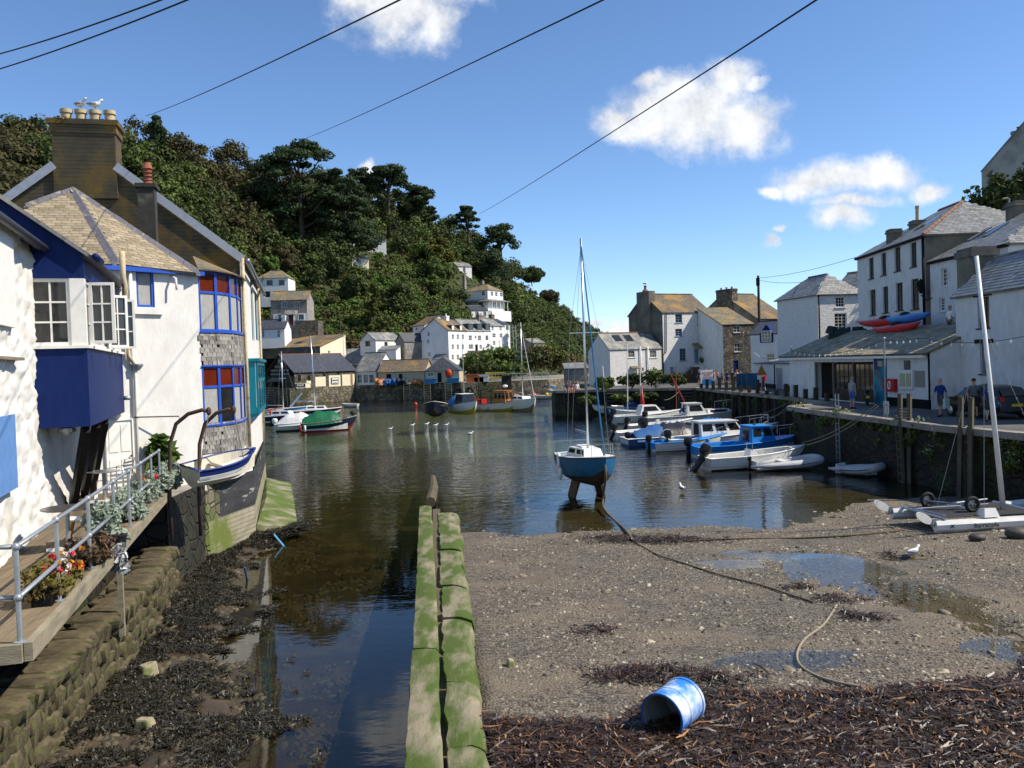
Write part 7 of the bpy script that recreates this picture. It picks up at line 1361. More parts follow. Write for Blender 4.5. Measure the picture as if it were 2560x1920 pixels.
def rails(T, pts, h=.5, r=.014, m=None, n=None):
    b = MB(); b.tube([Vector(p) + Vector((0, 0, h)) for p in pts], r, 5); b.build('guard_rail', m or m_alu, T)
    for p in pts: b = MB(); b.tube([p, Vector(p) + Vector((0, 0, h))], r, 5); b.build('stanchion', m or m_alu, T)
def mast(T, x, z0, h, r=.06, boom=None, stays=True, fore=None, aft=None, B=1., furl=None, tilt=0., m=None):
    top = Vector((x - tilt * h, 0, z0 + h)); b = MB(); b.tube([(x, 0, z0), top], [r, r * .8], 8); o = b.build('mast', m or m_alu, T, smooth=True)
    if boom: b = MB(); b.tube([(x, 0, z0 + .7), (x - boom, 0, z0 + .75)], r * .8, 6); b.build('boom', m or m_alu, o)
    if fore is not None: b = MB(); b.tube([fore, top - Vector((0, 0, .3))], [.05, .035] if furl else [.008, .008], 6); b.build('forestay', furl or m_galv, o)
    if aft is not None: b = MB(); b.tube([aft, top], .008, 4); b.build('backstay', m_galv, o)
    for s in (-1, 1): b = MB(); b.tube([(x, s * B / 2, z0 - .1), (x, s * .35 * B, z0 + h * .55), top - Vector((0, 0, .4))], .008, 4); b.build('shroud', m_galv, o)
    b = MB(); b.bar((x - tilt * h * .55, -.35 * B, z0 + h * .55), (x - tilt * h * .55, .35 * B, z0 + h * .55), .03); b.build('spreader', m_alu, o)
def fender(T, p, m=m_gel): b = MB(); b.lathe(p, [(.03, -.3), (.1, -.24), (.11, 0), (.1, .24), (.03, .3)], 8); b.build('fender', m, T, smooth=True)
def tarp(T, st, x0, x1, h, m, name='tarpaulin', n=14, wid=1.08, seed=0, drop=.25):
    V = []; k = 9
    for i in range(n + 1):
        x = x0 + (x1 - x0) * i / n; s = sheer_at(st, x); hh = h * math.sin(PI * (i + .6) / (n + 1.2)) ** .6 * (1 + .08 * math.sin(i * 1.1 + seed))
        for j in range(k):
            u = -1 + 2 * j / (k - 1); z = s.z - drop * (abs(u) > .9) + hh * (1 - abs(u) ** 1.8) + .07 * math.sin(3.1 * i + 2 * j + seed) * (1 - abs(u)); V.append((x, u * s.y * wid, z + .03))
    b = MB(); b.add(V, [(i * k + j, (i + 1) * k + j, (i + 1) * k + j + 1, i * k + j + 1) for i in range(n) for j in range(k - 1)]); return b.build(name, m, T, smooth=True)
# --- blue yacht standing on its keels
T, st = boat('blue_yacht', 'blue and white sailing yacht standing on its keels in the shallows', 0, 0, 0, 6.6, 2.75, 1.02, m_hullblue, .25, .28, .72, boot=m_anti, cock=(.05, .34), inside=mat('pale_blue_deck', (.62, .68, .70), (.5, .56, .6), .6, 2), loc=Vector((PZ(1468, 1238, 0).x, 36.6, .78)), rail=mat('teak_rail', (.12, .07, .04), rough=.7), pw=2.6); T.rotation_euler = (0, R(-1), R(-79)); T.scale = (.8, .8, .88)
cabin(T, -1.2, 1.5, 1.6, 1.1, 1.08, .42, m_gel, .9, .1, 2, False, taper=.8); b = MB(); b.hexa([Vector(v) for v in ((-.9, -.35, 1.5), (.2, -.35, 1.5), (.2, .35, 1.5), (-.9, .35, 1.5), (-.85, -.32, 1.6), (.15, -.32, 1.58), (.15, .32, 1.58), (-.85, .32, 1.6))]); b.build('hatch', m_gel, T)
mast(T, .35, 1.5, 10.1, .075, 2.4, True, Vector((3.2, 0, 1.35)), Vector((-3.2, 0, 1.1)), 2.3, furl=m_hullblue)
rails(T, [(3.2, .05, 1.3), (2.7, .5, 1.25), (2.0, .85, 1.2)], .55); rails(T, [(3.2, -.05, 1.3), (2.7, -.5, 1.25), (2.0, -.85, 1.2)], .55); rails(T, [(-3.2, 1, 1.05), (-3.25, 0, 1.05), (-3.2, -1, 1.05)], .6)
for s in (-1, 1): b = MB(); b.hexa([Vector(v) for v in ((-1.0, s * .80, -1.05), (.3, s * .80, -1.05), (.3, s * .92, -1.05), (-1.0, s * .92, -1.05), (-.8, s * .52, -.1), (.5, s * .52, -.1), (.5, s * .66, -.1), (-.8, s * .66, -.1))]); b.build('keel', mat('rusty_keel', (.13, .085, .05), (.08, .055, .04), .9, 4), T)
b = MB(); b.box((-3.15, 0, -.35), (.3, .06, 1.)); b.build('rudder', m_anti, T)
for y, z in ((-1.42, .7), (-1.45, .3), (-1.35, .95)): fender(T, (.2 - abs(z), y, z))
bow_tip = Matrix.LocRotScale(T.location, T.rotation_euler, T.scale) @ Vector((3.2, 0, 1.1))
rope('bow_rope', 'thick weedy rope hanging from the bow of the blue yacht to the weed pile', [bow_tip, bow_tip + Vector((.02, -.15, -.6)), PZ(1507, 1252, .15), PZ(1512, 1275, .05), gnd(1535, 1300, .05), gnd(1560, 1322, .05), gnd(1582, 1350, .05)], .05, m_wrope)
# --- row of boats moored bow-on to the right-hand quay
G_ = 'boats moored to the quay'
def rib(name, label, px, py, hd, L, B, m, motor=True):
    T = thing(name, label, 'dinghy', place(px, py), R(hd), G_, local=True); b = MB(); P = []; r = []
    for i in range(21):
        u = i / 20; a = -1 + 2 * u; x = -L / 2 + L * .96 * (1 - abs(a) ** 3.2); y = (B / 2 - .22) * (math.copysign(1, a) * min(1, abs(a) * 2.2) ** .75); P.append(Vector((x, y, .26 + .22 * max(0, x / L * 2) ** 2))); r.append(.21 if .06 < u < .94 else .15 if .02 < u < .98 else .05)
    b.tube(P, r, 10); b.build('tube', m, T, smooth=True)
    b = MB(); b.tube([p + Vector((0, math.copysign(.2, p.y) if abs(p.y) > .1 else 0, .0)) * .98 for p in P[1:-1]], .022, 5); b.build('rubbing_strake', m_hnavy, T)
    b = MB(); b.prism([(-L / 2 + .35, -B / 2 + .2), (L * .3, -B / 2 + .25), (L * .42, 0), (L * .3, B / 2 - .25), (-L / 2 + .35, B / 2 - .2)], .08, .14); b.build('floor', m_inside, T); b = MB(); b.box((0, 0, .4), (.28, B - .5, .04)); b.build('thwart', m_gel, T); b = MB(); b.box((-L / 2 + .35, 0, .3), (.05, B - .6, .4)); b.build('transom', m_gel, T)
    if motor: outboard(T, -L / 2 + .3, 0, .45, .42)
    return T
rib('inflatable_dinghy', 'grey inflatable dinghy with a small outboard nearest the shingle', 1958, 1172, 8, 4.0, 1.75, m_rub); rib('inflatable_dinghy', 'small grey inflatable dinghy lying against the dark quay wall', 2143, 1187, -52, 2.4, 1.35, m_rub, False)
T, st = boat('motor_boat', 'open white motor boat with a big black tilted outboard', 1888, 1166, 14, 5.6, 1.95, .62, m_gel, .35, .25, .85, group=G_, cock=(.03, .86)); outboard(T, -2.85, 0, .55, 1.15, tilt=.55)
b = MB(); b.box((.2, 0, .5), (.35, 1.6, .05)); b.build('thwart', m_gel, T); b = MB(); b.hexa([Vector(v) for v in ((-.5, -.35, .15), (.1, -.35, .15), (.1, .35, .15), (-.5, .35, .15), (-.4, -.3, .95), (-.05, -.3, .8), (-.05, .3, .8), (-.4, .3, .95))]); b.build('console', m_gel, T); b = MB(); b.tube([(-.3, -.3, .9), (-.3, -.3, 1.25), (-.3, .3, 1.25), (-.3, .3, .9)], .02, 5); b.build('grab_rail', m_galv, T)
T, st = boat('cabin_boat', 'white boat with a bright blue cabin and blue decks', 1868, 1134, 12, 6.8, 2.3, .6, m_gel, .4, .35, .85, stripe=m_bright, inside=m_bright, rail=m_bright, group=G_, cock=(.03, .42)); cabin(T, -.1, 1.6, 1.7, 1.3, .72, .9, m_bright, .45, .1, 2, True, roof=m_bright, aft_open=True); outboard(T, -3.4, .3, .5, 1.0); rails(T, [(3.3, .05, 1.1), (2.4, .75, 1.0), (1.6, .95, .95)], .5); rails(T, [(3.3, -.05, 1.1), (2.4, -.75, 1.0), (1.6, -.95, .95)], .5)
b = MB(); b.box((.5, 0, 1.75), (.12, .12, .2)); b.ball((.5, 0, 1.9), (.1, .1, .2)); b.build('horn', m_iron, T)
T, st = boat('pilothouse_boat', 'white pilothouse boat with large dark windows behind the blue cabin boat', 1800, 1114, 10, 7.2, 2.4, .6, m_gel, .5, .4, .88, group=G_, cock=(.03, .35)); cabin(T, -1.6, 1.5, 1.8, 1.4, .7, .92, m_gel, .7, .0, 3, True, roof=m_gel, aft_open=True); outboard(T, -3.5, -.4, .6, 1.0, m=m_plasticblk); rails(T, [(3.4, .05, 1.35), (2.5, .85, 1.25), (1.6, 1.05, 1.15)], .55); rails(T, [(3.4, -.05, 1.35), (2.5, -.85, 1.25), (1.6, -1.05, 1.15)], .55); b = MB(); b.ball((-3.4, .5, .95), (.7, .55, .5), 10, 6); b.build('covered_motor', m_inside, T)
T, st = boat('covered_boat', 'low boat under a sagging blue and black tarpaulin', 1682, 1108, 12, 6.8, 2.2, .5, m_btarp, .3, .3, .85, group=G_, cock=(.03, .8)); tarp(T, st, -2.9, 1.0, .75, m_btarp, seed=1); tarp(T, st, -1.9, 1.6, .85, m_ktarp, 'black_cover', seed=3, wid=1.1); outboard(T, -3.0, .2, .4, .8)
T, st = boat('white_launch', 'white launch with a bright blue canvas beside the tarpaulin boat', 1722, 1090, 10, 6.4, 2.3, .7, m_gel, .4, .3, .85, group=G_, cock=(.03, .7)); outboard(T, -3.2, 0, .6, 1.5); tarp(T, st, .2, 2.6, .3, m_bright); b = MB(); b.box((-2.2, .5, .8), (.25, .18, 1.0)); b.build('white_leg', m_gel, T)
T, st = boat('wheelhouse_cruiser', 'white cruiser with a rounded wheelhouse and a round porthole', 1738, 1058, 6, 8.8, 2.7, .68, m_gel, .45, .4, .85, stripe=m_cream2, group=G_, cock=(.03, .36)); cabin(T, -1.0, .9, 2.0, 1.8, .74, 1.02, m_gel, .6, .1, 1, True, roof=m_gel, aft_open=True); cabin(T, .9, 3.2, 1.8, .9, .8, .42, m_gel, .6, 0, 1, False); outboard(T, -4.3, 0, .6, 1.0); rails(T, [(4.2, .05, 1.45), (3.2, .8, 1.35), (2.2, 1.1, 1.25)], .55); rails(T, [(4.2, -.05, 1.45), (3.2, -.8, 1.35), (2.2, -1.1, 1.25)], .55); b = MB(); b.bar((-1.2, .6, 1.0), (-.6, .6, 1.75), .5, .06); b.build('blue_seat', mat('violet_blue_cushion', (.06, .08, .38), rough=.7), T)
T, st = boat('cuddy_boat', 'white cuddy boat with a wraparound windscreen next to the red masted boat', 1618, 1054, 8, 6.2, 2.4, .62, m_gel, .4, .3, .85, group=G_, cock=(.03, .38)); cabin(T, -.9, 1.5, 1.8, 1.2, .7, .85, m_gel, .9, .35, 1, True, taper=.8); outboard(T, -3.1, .2, .55, 1.1, tilt=.4)
T, st = boat('fishing_boat', 'white open fishing boat with registration letters on the bow', 1570, 1037, 176, 7.2, 2.6, .75, m_gel, .45, .3, .8, group=G_, cock=(.03, .8), rail=m_wood, inside=m_bright); b = MB(); b.tube([(2.2, 0, .4), (2.5, 0, 5.2)], [.09, .06], 6); b.build('mizzen_mast', m_wwood, T); tarp(T, st, -1.6, .6, .55, m_btarp)
Fh = Fr((T.matrix_basis @ Vector((3.15, .62, 0))).xy, (T.matrix_basis @ Vector((1.5, 1.12, 0))).xy); tx = text(T, 'FY 332', Fh, .8, .0, .42, m_black, b=-.02); p = T.matrix_basis @ Vector((2.35, .96, 0)); tx.matrix_local = T.matrix_basis.inverted() @ (Matrix.Translation(Vector((p.x, p.y - .1, .48))) @ Matrix.Rotation(R(90), 4, 'X') @ Matrix.Rotation(R(8), 4, 'Y'))
T, st = boat('red_masted_boat', 'small white boat with a dark red furled sail on its mast', 1606, 1046, 175, 5.6, 2.1, .6, m_gel, .35, .3, .8, group=G_, cock=(.03, .7)); b = MB(); b.tube([(.1, 0, .3), (.1, 0, 7.2)], [.05, .04], 6); b.build('mast', m_wwood, T); b = MB(); b.tube([(.0, 0, .2), (-.02, 0, 1.5), (0, 0, 3.2)], [.28, .22, .06], 8); b.build('furled_sail', m_red, T, smooth=True)
T, st = boat('workboat', 'cream workboat with a small square wheelhouse by the quay steps', 1640, 1022, 5, 6.5, 2.4, .8, m_cream2, .5, .3, .8, group=G_, cock=(.03, .6)); cabin(T, -1.6, .1, 1.5, 1.4, .9, 1.5, m_gel, .1, .0, 2, True, roof=m_gel); outboard(T, -3.3, 0, .5, .9)
T, st = boat('quay_skiff', 'blue tarpaulin covered skiff below the broad timber steps', 1548, 1020, 20, 4.4, 1.9, .6, m_btarp, .5, .2, .8, group=G_, cock=(.03, .8)); tarp(T, st, -2, 1.8, .3, m_btarp, seed=5)
for k, (px, py, hd, L_, hm_, lb, mo) in enumerate(((1650, 1076, 9, 5.2, m_gel, 'low white open boat with a tilted outboard between the tarpaulin boat and the cruiser', 1.), (1836, 1092, 11, 6.6, m_gel, 'white half decked boat with a pulpit hidden behind the blue cabin boat', 1.1), (1590, 1046, 172, 5., m_bright, 'bright blue decked boat alongside the lettered fishing boat', .8), (1752, 1098, 11, 5.4, m_cream2, 'cream open boat squeezed beside the pilothouse boat', .9), (1625, 1094, 12, 5.2, m_gel, 'plain white open boat astern of the tarpaulin boat', .9), (1722, 1122, 13, 5.0, m_bright, 'small blue decked boat astern of the pilothouse boat', .8))):
    T, st = boat('open_boat', lb, px, py, hd, L_, 2.0, .52, m_gel, .35, .25, .85, group=G_, cock=(.03, .6), inside=hm_, rail=hm_); outboard(T, -L_ / 2, .1, .5, mo, tilt=.35 * (k % 2 == 0)); rails(T, [(L_ * .48, 0, .85), (L_ * .36, .5, .8), (L_ * .24, .75, .75)], .45); rails(T, [(L_ * .48, 0, .85), (L_ * .36, -.5, .8), (L_ * .24, -.75, .75)], .45); b = MB(); b.box((-.3, 0, .45), (.3, 1.6, .05)); b.build('thwart', m_wood, T); fender(T, (-.5, -1.02, .35)); fender(T, (.9, -.95, .38), m_bright)
# masts of boats hidden behind the row
for k, (px, y0, y1, Y, m_, lb) in enumerate(((1568, 1010, 862, 84, m_wwood, 'thin pale mast beside the steps'), (1690, 1010, 918, 84, mat('rust_spar', (.2, .07, .03), rough=.7), 'short rusty spar leaning by the quay'), (1706, 1000, 935, 80, m_red, 'red slanting spar by the outside stair'))):
    b = MB(); p = PY(px + (30 if k == 2 else 0), y0, Y); q = PY(px - (30 if k == 2 else 0), y1, Y); p.z = -.3; b.tube([p, q], [.06, .045], 6); b.ball(q, (.12, .12, .12)); tag(b.build('boat_spar', m_), lb, 'spar', 'loose spars by the quay')
# --- catamaran
cp = Vector((PZ(2320, 1322, .35).x, 25.6, .30)); CT = thing('catamaran', 'white beach catamaran with launching wheels stranded below the quay', 'catamaran', cp, R(7), local=True)
for s, y in enumerate((0, 2.3)):
    b = MB(); V = []; prof = [(0, -.02), (.14, .10), (.17, .26), (.11, .36), (-.11, .36), (-.17, .26), (-.14, .10)]
    for i in range(11):
        t = i / 10; k = min(1, .75 + t * 2) * (1 - max(0, t - .72) ** 2 * 9.5); up = .22 * max(0, t - .6) ** 2 * 4
        for (u, v) in prof: V.append((5.4 * t, y + u * max(k, .08), v * (.9 + .1 * k) + up + (0 if v > .1 else .1 * (1 - k))))
    n = len(prof); b.add(V, [(i * n + j, i * n + (j + 1) % n, (i + 1) * n + (j + 1) % n, (i + 1) * n + j) for i in range(10) for j in range(n)] + [tuple(range(n))[::-1], tuple(range(10 * n, 11 * n))]); b.build('hull', m_gel, CT, smooth=.6)
    b = MB(); V = []
    for i in range(13):
        a = i / 12; V.append((-.05 - .62 * a, y - .04 + .1 * a * 0, .3 + .45 * a)); 
    P = []
    for i in range(9):
        a = -PI / 2 + PI * i / 8; P.append((-.62 + .08 * math.sin(a) * 0, 0, 0))
    d = Vector((-.82, -.35, .42)).normalized(); u = Vector((.45, 0, .85)); u = (u - d * u.dot(d)).normalized(); w_ = d.cross(u); c = Vector((-.08, y, .32)); ring = []
    for i in range(16): a = 2 * PI * i / 16; ring.append(c + d * (.42 - .42 * math.cos(a)) + u * (.13 * math.sin(a)))
    b.add([q + w_ * .015 for q in ring] + [q - w_ * .015 for q in ring], [tuple(range(16)), tuple(range(31, 15, -1))] + [(i, (i + 1) % 16, (i + 1) % 16 + 16, i + 16) for i in range(16)]); b.build('rudder', m_gel, CT)
    b = MB(); b.box((-.04, y, .32), (.12, .1, .24)); b.build('rudder_stock', m_galv, CT)
for x in (.35, 2.0, 3.6): b = MB(); b.tube([(x, 0, .40), (x, 2.3, .40)], .045, 8); b.build('crossbeam', m_alu, CT)
b = MB(); b.box((2.0, 1.15, .41), (3.1, 2.0, .015)); b.build('trampoline', mat('black_mesh', (.03, .03, .032), rough=.8), CT)
b = MB(); b.tube([(.4, .1, .5), (.1, 1.15, .55), (.4, 2.2, .5)], .02, 6); b.tube([(.1, 1.15, .55), (2.4, .9, .62)], .018, 6); b.build('tiller', m_alu, CT)
for k, (x, y) in enumerate(((1.0, 1.9), (1.75, .75))):
    W = [Vector((x + .2 * math.cos(a * PI / 12), y, .66 + .2 * math.sin(a * PI / 12))) for a in range(24)]; b = MB(); b.tube(W, .06, 8, closed=True); o = b.build('launch_wheel', m_tyre, CT, smooth=True); b = MB(); b.lathe((x, y + .05, .66), [(.15, 0), (.15, -.1), (.04, -.12)], 12, Matrix.Rotation(R(90), 3, 'X')); b.build('wheel_hub', m_alu, o)
b = MB(); b.tube([(1.0, 1.9, .62), (1.75, .75, .62)], .03, 6); b.tube([(1.4, 1.3, .62), (3.0, 1.8, .6)], .03, 6); b.build('trolley_axle', m_galv, CT); b = MB(); b.hexa([Vector(v) for v in ((1.55, -.1, .40), (2.05, -.1, .40), (2.05, .3, .40), (1.55, .3, .40), (1.62, .0, .66), (1.98, .0, .66), (1.98, .26, .62), (1.62, .26, .62))]); b.build('trolley_chock', m_gel, CT)
mb_ = CT.matrix_basis.inverted(); m0 = mb_ @ PY(2508, 1272, 26.9); m1 = mb_ @ PY(2441, 640, 27.1); b = MB(); b.tube([m0, m1], [.085, .06], 8); ms_ = b.build('mast', m_alu if False else m_gel, CT, smooth=True)
for q in ((5.2, 1.15, .5), (1.6, 0, .4), (1.6, 2.3, .4)): b = MB(); b.tube([q, m0.lerp(m1, .72)], .008, 4); b.build('stay', m_galv, CT)
b = MB(); b.tube([(3.4, .3, .5), (5.2, .6, .55)], .05, 6); b.build('boom', m_alu, CT)
tx = text(CT, 'Barracuda', Fr((1.0, 0), (2.4, 0)), 1.55, .1, .20, m_black, b=0); tx.matrix_local = Matrix.Translation(Vector((1.55, -.185, .13))) @ Matrix.Rotation(R(82), 4, 'X')
b = MB(); cc = Vector((.45, -.178, .22)); b.bar(cc + Vector((-.05, 0, -.05)), cc + Vector((.05, 0, .05)), .02, .015); b.bar(cc + Vector((-.05, 0, .05)), cc + Vector((.05, 0, -.05)), .02, .015); b.ball(cc, (.06, .02, .06)); b.build('emblem', m_black, CT)
for k, (px, py, s) in enumerate(((2443, 1352, .5), (2545, 1345, .75))): p = gnd(px, py); b = MB(); b.ball(p + Vector((0, 0, s * .18)), (s, s * .7, s * .5), 12, 7); tag(b.build('dark_boulder', mat('wet_dark_rock', (.05, .047, .04), (.08, .075, .06), .6, 4, bump=.5), smooth=True), ('smooth dark stone under the catamaran hull', 'larger smooth dark stone under the catamaran bow')[k], 'rock')
# --- boats in the outer harbour
G2_ = 'boats in the outer harbour'
T, st = boat('navy_boat', 'dark navy open boat with painted name facing the blue yacht', 1089, 1036, -88, 6, 2.9, 1.0, m_hnavy, .7, .3, .85, group=G2_, cock=(.03, .85), inside=m_hnavy, rail=m_cream2, pw=3); b = MB(); b.lathe((1.9, 1.45, .9), [(.3, -.1), (.3, .1)], 10, Matrix.Rotation(R(90), 3, 'X')); b.build('tyre_fender', m_tyre, T)
for s in (-1, 1):
    for k in range(6): b = MB(); b.box((2.35 - k * .16, s * (.82 + k * .10), 1.12), (.1, .03, .16)); b.build('name_letter', my_, T)
T, st = boat('wheelhouse_boat', 'white boat with a dark blue wheelhouse and canvas aft', 1160, 1031, -62, 6.6, 2.6, .9, m_gel, .6, .3, .85, boot=my_, group=G2_, cock=(.03, .35), rail=m_wood); cabin(T, -.6, 1.3, 1.8, 1.6, 1.05, 1.2, m_hnavy, .2, 0, 2, True, roof=m_wwood); tarp(T, st, -3.1, -.5, 1.1, m_btarp); b = MB(); b.tube([(.2, 0, 2.2), (.2, 0, 9)], [.05, .03], 5); b.build('aerial', m_alu, T)
T, st = boat('trawler', 'fishing boat with an orange varnished wheelhouse and dark gallows', 1233, 1026, -44, 7.6, 2.6, .75, m_gel, .5, .3, .85, boot=my_, stripe=m_cream2, group=G2_, cock=(.03, .55), rail=m_hnavy); cabin(T, 1.0, 2.9, 1.7, 1.5, .95, 1.5, m_orange, .1, 0, 3, True, roof=m_orange); b = MB(); b.tube([(-3.4, -.9, .8), (-3.4, -.9, 2.9), (-3.4, .9, 2.9), (-3.4, .9, .8)], .07, 6); b.tube([(-1.2, -.9, .8), (-1.2, -.9, 2.6), (-1.2, .9, 2.6), (-1.2, .9, .8)], .07, 6); b.build('gallows', m_black, T); b = MB(); b.box((-2.4, 0, 1.05), (1.6, 1.2, .7)); b.build('fish_box', m_red, T); b = MB(); b.ball((2.2, 0, 3.0), (.7, .7, .4)); b.build('radar', m_gel, T)
for x in (-2.2, -1.4, .2): b = MB(); b.ball((x, -1.4, .35), (.35, .35, .4)); b.build('buoy_fender', m_inside, T)
T, st = boat('white_yacht', 'white sailing yacht moored off the pier buttress', 1304, 1026, -66, 7.4, 2.7, 1.15, mat('cream_hull', (.66, .63, .55), rough=.35), .45, .4, .75, boot=m_wood, group=G2_, cock=(.04, .35)); cabin(T, -1.0, 1.8, 1.7, 1.2, 1.3, .45, m_gel, .8, .1, 2, False); mast(T, .5, 1.5, 9.2, .085, 2.6, True, Vector((3.7, 0, 1.7)), Vector((-3.6, 0, 1.3)), 2.5, furl=m_inside); tarp(T, st, -2.6, -1.0, .7, m_wood)
T, st = boat('blue_pier_boat', 'small blue fishing boat beyond the dark pier head', 1371, 985, -100, 5.5, 2.6, 1.2, m_hullblue, .6, .3, .85, group=G2_, cock=(.03, .8), rail=m_cream2); cabin(T, -1.8, -.6, 1.4, 1.4, 1.2, 1.1, m_cream2, .1, 0, 1, True)
T, st = boat('buoy_dinghy', 'low pale dinghy loaded with pink and yellow buoys', 1358, 997, 175, 4.6, 1.6, .45, m_cream2, .25, .15, .85, group=G2_, cock=(.03, .85)); 
for x, m_ in ((1.4, mat('pink_buoy', (.6, .12, .12), rough=.5)), (-.6, my_), (-1.3, mat('pale_yellow_buoy', (.6, .52, .2), rough=.5)), (-2, m_gel)): b = MB(); b.ball((x, 0, .6), (.75, .75, .75)); b.build('buoy', m_, T, smooth=True)
T, st = boat('small_tender', 'tiny white tender rowing boat floating below the museum shed wall', 875, 1017, 170, 2.4, 1.2, .4, m_gel, .15, .1, .85, group=G2_, cock=(.03, .9)); T, st = boat('small_tender', 'tiny white tender by the far quay below the glazed shed', 961, 999, 20, 2.4, 1.2, .35, m_gel, .15, .1, .85, group=G2_, cock=(.03, .9))
T, st = boat('covered_launch', 'navy and red launch under a crumpled green tarpaulin', 822, 1077, 15, 4.9, 2.1, .8, m_hnavy, .5, .35, .85, boot=m_red, group=G2_, cock=(.03, .8), rail=m_wood); tarp(T, st, -2.4, 1.2, 1.0, m_gtarp, seed=2); fender(T, (-2.6, -1.2, .4), m_red); fender(T, (-2.2, -1.25, .4)); b = MB(); b.ball((2.3, 0, 1.6), (.6, .5, .6)); b.build('anchor_gear', m_dkwood, T)
T, st = boat('white_dinghy', 'white boat with a pale canvas cover beside the green tarpaulin launch', 744, 1076, 8, 3.8, 1.9, .7, m_cream2, .25, .2, .85, group=G2_, cock=(.03, .8)); tarp(T, st, -1.7, 1.5, .9, mat('white_canvas', (.66, .66, .64), (.55, .55, .54), .6, 3, bump=.4), seed=4); outboard(T, -1.9, 0, .6, 1., m=m_gel); b = MB(); b.ball((.7, -1.0, .5), (.5, .4, .5)); b.build('orange_buoy', MATS['orange_red'], T)
T, st = boat('navy_yacht', 'small yacht with a dark navy hull and white cabin beside the teal bay', 704, 1059, -15, 5.2, 2.1, .8, m_hnavy, .35, .3, .8, group=G2_, cock=(.04, .36), rail=m_gel); cabin(T, -.8, 1.4, 1.5, 1., .95, .45, m_gel, .8, .1, 2, False); mast(T, .3, 1.3, 6.6, .06, 2., True, Vector((2.6, 0, 1.1)), Vector((-2.5, 0, .9)), 2)
T, st = boat('far_yacht', 'white yacht with a navy band and tall mast behind the covered boats', 785, 1044, 6, 6.4, 2.3, .85, m_gel, .3, .3, .8, stripe=m_hnavy, group=G2_, cock=(.04, .36)); cabin(T, -.8, 1.6, 1.5, 1, 1.0, .4, m_gel, .8, .1, 2, False); mast(T, .2, 1.3, 8.6, .07, 2.4, True, Vector((3.1, 0, 1.1)), Vector((-3, 0, 1)), 2.2, tilt=.03)
T, st = boat('blue_white_boat', 'white and pale blue open boat moored below the museum ladder', 726, 1032, 10, 5.6, 2, .6, m_gel, .3, .2, .85, stripe=m_bright, group=G2_, cock=(.03, .8)); b = MB(); b.tube([(0, .2, .8), (1.6, .1, 2.6)], [.16, .1], 7); b.build('furled_sail', mat('pale_blue_sail', (.35, .45, .6), rough=.7), T)
T, st = boat('orange_trimmed_boat', 'white boat with an orange gunwale half hidden by the waterside house', 655, 1040, 0, 5.6, 2.1, .7, m_gel, .3, .2, .85, group=G2_, cock=(.03, .8), rail=MATS['orange_red']); fender(T, (2.0, -1.0, .5), m_red); fender(T, (1.4, -1.05, .5), m_red)
for k, (px, py, lb) in enumerate(((850, 1022, 'small orange mooring buoy near the covered launch'), (1039, 1009, 'small orange mooring buoy near the far quay ladders'))): p = place(px, py + 3); b = MB(); b.ball(p + Vector((0, 0, .12)), (.55, .55, .5), 10, 6); b.lathe(p + Vector((0, 0, .3)), [(.05, 0), (.05, .15), (.1, .16), (.1, .2)], 6); tag(b.build('mooring_buoy', MATS['orange_red'], smooth=True), lb, 'buoy')
# mooring lines from the row to the quay
for k, (x0, y0, Y0, x1, y1, Y1, lb) in enumerate(((2005, 1107, 46, 2190, 1012, 40, 'upper mooring line from the blue cabin boat to the bollard'), (2018, 1112, 44, 2195, 1016, 39.8, 'lower mooring line from the open motor boat to the bollard'), (1865, 1042, 68, 1990, 995, 61, 'mooring line from the wheelhouse cruiser to the quay'), (1880, 1070, 54, 1985, 1000, 60, 'mooring line from the pilothouse boat to the quay'), (1845, 1062, 70, 1880, 985, 80, 'slack mooring line rising to the lock-up stores'), (1660, 1000, 84, 1700, 975, 87, 'short line from the cream workboat to the quay'), (1930, 1040, 60, 1985, 1005, 60, 'line slanting across the dark wall behind the blue cabin boat'))):
    cable(lb, PY(x0, y0, Y0), PY(x1, y1, Y1), .25, .022)
for o in bpy.data.objects:
    if o.name.startswith('overhead_cable') and 'line' in o.get('label', ''): o.name = 'mooring_line'; o['category'] = 'rope'; o['group'] = 'mooring lines to the quay'; o.data.materials[0] = m_rope
bl = thing('mooring_bollard', 'galvanised twin post bollard taking the mooring lines', 'bollard', (17.55, 40.3, QZ))
for dy in (-.15, .15): b = MB(); b.tube([(17.55, 40.3 + dy, QZ), (17.55, 40.3 + dy, QZ + .75)], .06, 8); b.build('post', m_galv, bl)
b = MB(); b.tube([(17.55, 40.0, QZ + .6), (17.55, 40.6, QZ + .6)], .04, 6); b.build('crossbar', m_galv, bl)
rope('coiled_rope', 'pale rope wound round the grey timber posts', [Vector((17.25 + .2 * math.cos(a), 37.7 + .35 * math.sin(a), QZ + .1 + .02 * a)) for a in np.arange(0, 25, .7)], .025, m_rope)
